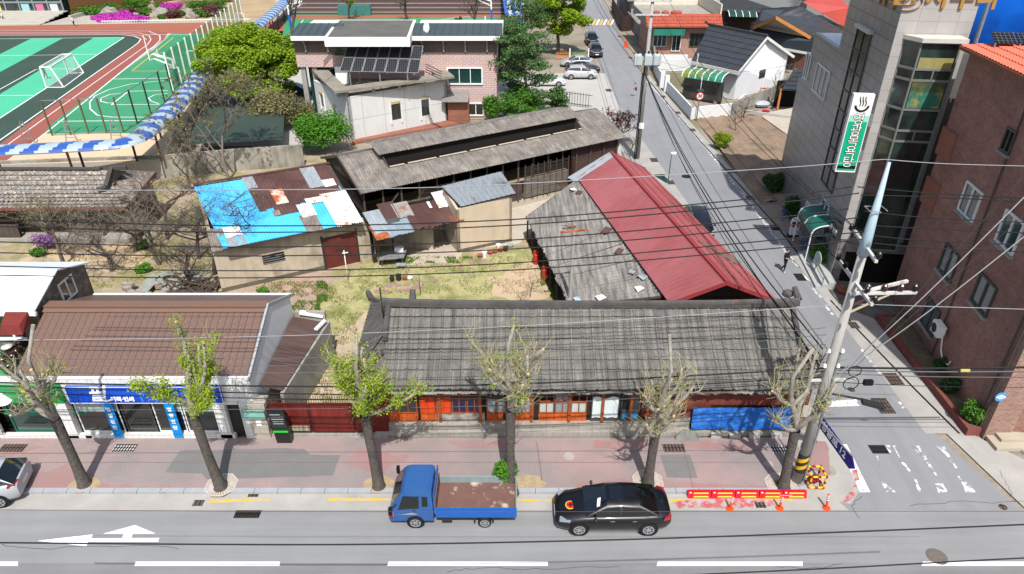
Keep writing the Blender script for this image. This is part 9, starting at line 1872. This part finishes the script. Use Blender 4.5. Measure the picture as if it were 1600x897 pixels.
# brown post fence at the court edge
bs=[(82,212),(111,211),(139,209),(167,208),(193,207),(215,194),(236,178),(258,161),(270,147)]; t=thing('court_fence','thin brown fence posts with top rail at the near edge of the green court','fence',tuple(G(140,209,ZS))); q=[G(x,y,ZS) for x,y in bs]
for k,p in enumerate(q): mb=MB(); mb.bar(p,p+Vector((0,0,3.4)),.12); build(mb,'post',mat('olive_post','#5d5640') if k<5 else DARK,t)
for p,r in zip(q,q[1:]): mb=MB(); mb.bar(p+Vector((0,0,3.35)),r+Vector((0,0,3.35)),.06); mb.bar(p+Vector((0,0,.1)),r+Vector((0,0,.1)),.06); build(mb,'rail',STEEL,t)
# goal
g=[G(x,y,ZS) for x,y in ((73,137),(107,115),(131,114),(100,137))]; hz=V(62,105,g[0].y).z-ZS; t=thing('football_goal','white football goal with box net on the near goal line','goal',tuple(g[0])); up_=Vector((0,0,hz)); tops=[g[0]+up_,g[1]+up_,g[1].lerp(g[2],.6)+up_,g[0].lerp(g[3],.6)+up_]; mb=MB()
for a,b in ((g[0],tops[0]),(g[1],tops[1]),(tops[0],tops[1]),(tops[1],tops[2]),(tops[2],tops[3]),(tops[3],tops[0]),(g[2],tops[2]),(g[3],tops[3]),(g[2],g[3]),(g[0],g[3]),(g[1],g[2])): mb.bar(a,b,.13)
build(mb,'frame',WHITE,t); NW=netmat('white_net','#d8d8d8',.16)
for q in ((g[2],g[3],tops[3],tops[2]),(g[0],g[3],tops[3],tops[0]),(g[1],g[2],tops[2],tops[1]),(tops[0],tops[1],tops[2],tops[3])): mb=MB(); mb.poly(q); build(mb,'net',NW,t)
def hoop(label,px,py,dx,dy,hh=3.9,col='#1d58b0',s=1):
    p=G(px,py,ZS); d=Vector((dx,dy,0)).normalized(); t=thing('basketball_hoop',label,'basketball hoop',tuple(p)); mb=MB(); mb.bar(p,p+Vector((0,0,hh*.55)),.3); build(mb,'padded_post',mat('pad_'+col,col,.6,.05),t)
    mb=MB(); e=p+d*2.2*s+Vector((0,0,hh)); k=p+Vector((0,0,hh*.85)); mb.bar(p+Vector((0,0,hh*.55)),k,.2); mb.bar(k,e,.2); mb.bar(k+Vector((0,0,-.8)),e+Vector((0,0,-.5)),.12); build(mb,'arm',WHITE,t)
    n=Vector((-d.y,d.x,0)); mb=MB(); 
    for z in (-.5,.6): mb.bar(e-n*.9+Vector((0,0,z)),e+n*.9+Vector((0,0,z)),.1)
    for sg in (-.9,.9): mb.bar(e+n*sg+Vector((0,0,-.5)),e+n*sg+Vector((0,0,.6)),.1)
    mb.bar(e-n*.3,e+n*.3,.4,.06); build(mb,'backboard',WHITE,t)
    mb=MB(); c=e+d*.4+Vector((0,0,-.4)); mb.tube([c+Vector((.23*math.cos(a*PI/5),.23*math.sin(a*PI/5),0)) for a in range(11)],.03,5); build(mb,'ring',CO_,t)
hoop('white basketball hoop leaning over the near green court, beside the walkway',279,134,-1,.1,3.6,'#1e6f6a'); hoop('basketball hoop with blue padded post at the left of the upper court',455,47,1,.1,4.4); hoop('basketball hoop with blue padded post at the right of the upper court',768,38,-1,.1,4.4)

# small white handball frames
for k,(x,y) in enumerate(((268,132),(297,104),(372,40))): p=G(x,y,ZS); mb=MB(); mb.bar(p,p+Vector((0,0,2)),.12); mb.bar(p+Vector((0,0,2)),p+Vector((1.3,0,2)),.12); mb.bar(p+Vector((1.3,0,2)),p+Vector((1.3,0,0)),.12); one(mb,'small_goal',WHITE,['small white frame by the first net post','small white frame halfway along the green net','small white frame at the far end of the green net'][k],'goal frame')
# bleachers
t=thing('bleachers','long dark stepped bleachers behind the upper green court','bleachers',tuple(G(615,22,ZS))); yb=G(615,23,ZS).y; xa,xb=G(452,23,ZS).x,G(792,23,ZS).x; BL=mat('dark_plum_steps','#54433f',.85,.1,.4)
for k in range(7): mb=MB(); mb.box(xa,yb+k*2.2,ZS,xb,yb+(k+1)*2.2,ZS+.45*(k+1)); build(mb,'step',BL,t); m=MB(); m.box(xa,yb+k*2.2-.03,ZS+.45*(k+1)-.1,xb,yb+k*2.2+.25,ZS+.45*(k+1)+.02); build(m,'step_edge',mat('pale_edge','#8d8480',.8,.1),t)
mb=MB(); p=G(555,24,ZS); mb.box(p.x-3,p.y-.5,ZS,p.x+3,p.y+.5,ZS+1.8); one(mb,'score_shelter',mat('teal_board','#3c6f68',.5,.1),'small teal board standing at the foot of the bleachers','board')
# entrance building, steps, garden border
ye=G(50,26,ZS).y; xr=G(103,26,ZS).x; t=thing('school_building','school entrance with glazed doors and brown side wall at the top left','building',(xr-15,ye,ZS)); mb=MB(); mb.box(xr-60,ye,ZS,xr,ye+20,ZS+9); build(mb,'glass_front',GLASSG,t)
for k in range(12): x=xr-k*2.6; mb=MB(); mb.box(x-.12,ye-.15,ZS+.2,x+.12,ye,ZS+9); build(mb,'mullion',STEEL,t)
for z in (2.3,4.9): mb=MB(); mb.box(xr-60,ye-.16,ZS+z,xr,ye-.01,ZS+z+.3); build(mb,'transom',STEEL,t)
for k,c in enumerate(('#b9c2c8','#b56a8c','#8fb8c0','#3a3c3e','#c9c06a','#a9b4bc')): x=xr-1.0-k*2.6; mb=MB(); mb.box(x-1.3,ye-.05,ZS+.3,x+.1,ye-.02,ZS+2.2); build(mb,'poster',mat('poster'+c,c,.6,.1),t)
a=G(112,25,ZS); mb=MB(); mb.hexa([(a.x,ye+1,ZS),(a.x+16,ye+30,ZS),(a.x+14,ye+40,ZS),(a.x-4,ye+20,ZS)],[(a.x,ye+1,ZS+8),(a.x+16,ye+30,ZS+8),(a.x+14,ye+40,ZS+8),(a.x-4,ye+20,ZS+8)]); build(mb,'side_wall',mat('ochre_brown_wall','#6b4a2c',.8,.1,.3),t)
y0=G(50,39.5,ZS).y; mb=MB(); 
for k in range(6): mb.box(xr-60,y0+(ye-y0)*k/6,ZS,xr+.6,ye+.1,ZS+.17*(k+1))
one(mb,'entrance_stairs',mat('pale_stairs','#a9a59a',.85,.08,.5),'broad pale stairs in front of the school entrance','stairs')
pa,pb_=G(110,30,ZS),G(190,8,ZS); mb=MB(); mb.bar(pa+Vector((0,0,.3)),pb_+Vector((0,0,.3)),.5,.6); one(mb,'ramp_kerb',CONC,'slanting pale kerb beside the planted bank right of the school entrance','kerb')
bush('bank_planting','low green planting on the bank right of the school entrance','plant',tuple(G(143,22,ZS)),(4,3,.8),LMD,2500,.3,130,None,8,False)
t=thing('picket_border','low white picket border along the orange path in front of the rock garden','fence',tuple(G(260,35,ZS))); pa,pb_=G(160,36,ZS),G(392,32.5,ZS); mb=MB(); L=(pb_-pa).length
for k in range(int(L/.45)): p=pa.lerp(pb_,k*.45/L); mb.bar(p,p+Vector((0,0,.45)),.16,.05)
mb.bar(pa+Vector((0,0,.3)),pb_+Vector((0,0,.3)),.1); build(mb,'pickets',WHITE,t)
p=G(231,82,ZS); q=G(227,55,ZS); mb=MB(); mb.bar(G(231,83,ZS),G(231,83,ZS)+Vector((0,0,2.4)),.1); one(mb,'court_post',WHITE,'single white post on the track bend','post')
for k,(x,y,ln) in enumerate(((46,223,1),(114,222,1),(184,218,1))):
    p=G(x,y+3,ZS); mb=MB(); 
    for sg in (-1,1): mb.bar(p+Vector((sg*.6,0,0)),p+Vector((sg*.1,0,2.2)),.07)
    for z in (.6,1.2,1.8): mb.bar(p+Vector((-.55+z*.2,0,z)),p+Vector((.55-z*.2,0,z)),.05)
    one(mb,'steel_stand',STEEL,['leftmost steel frame stand behind the striped walkway','middle steel frame stand behind the striped walkway','rightmost steel frame stand behind the striped walkway'][k],'stand')
print('objects',len(SC.objects),'polys',sum(len(o.data.polygons) for o in SC.objects if o.type=='MESH'))
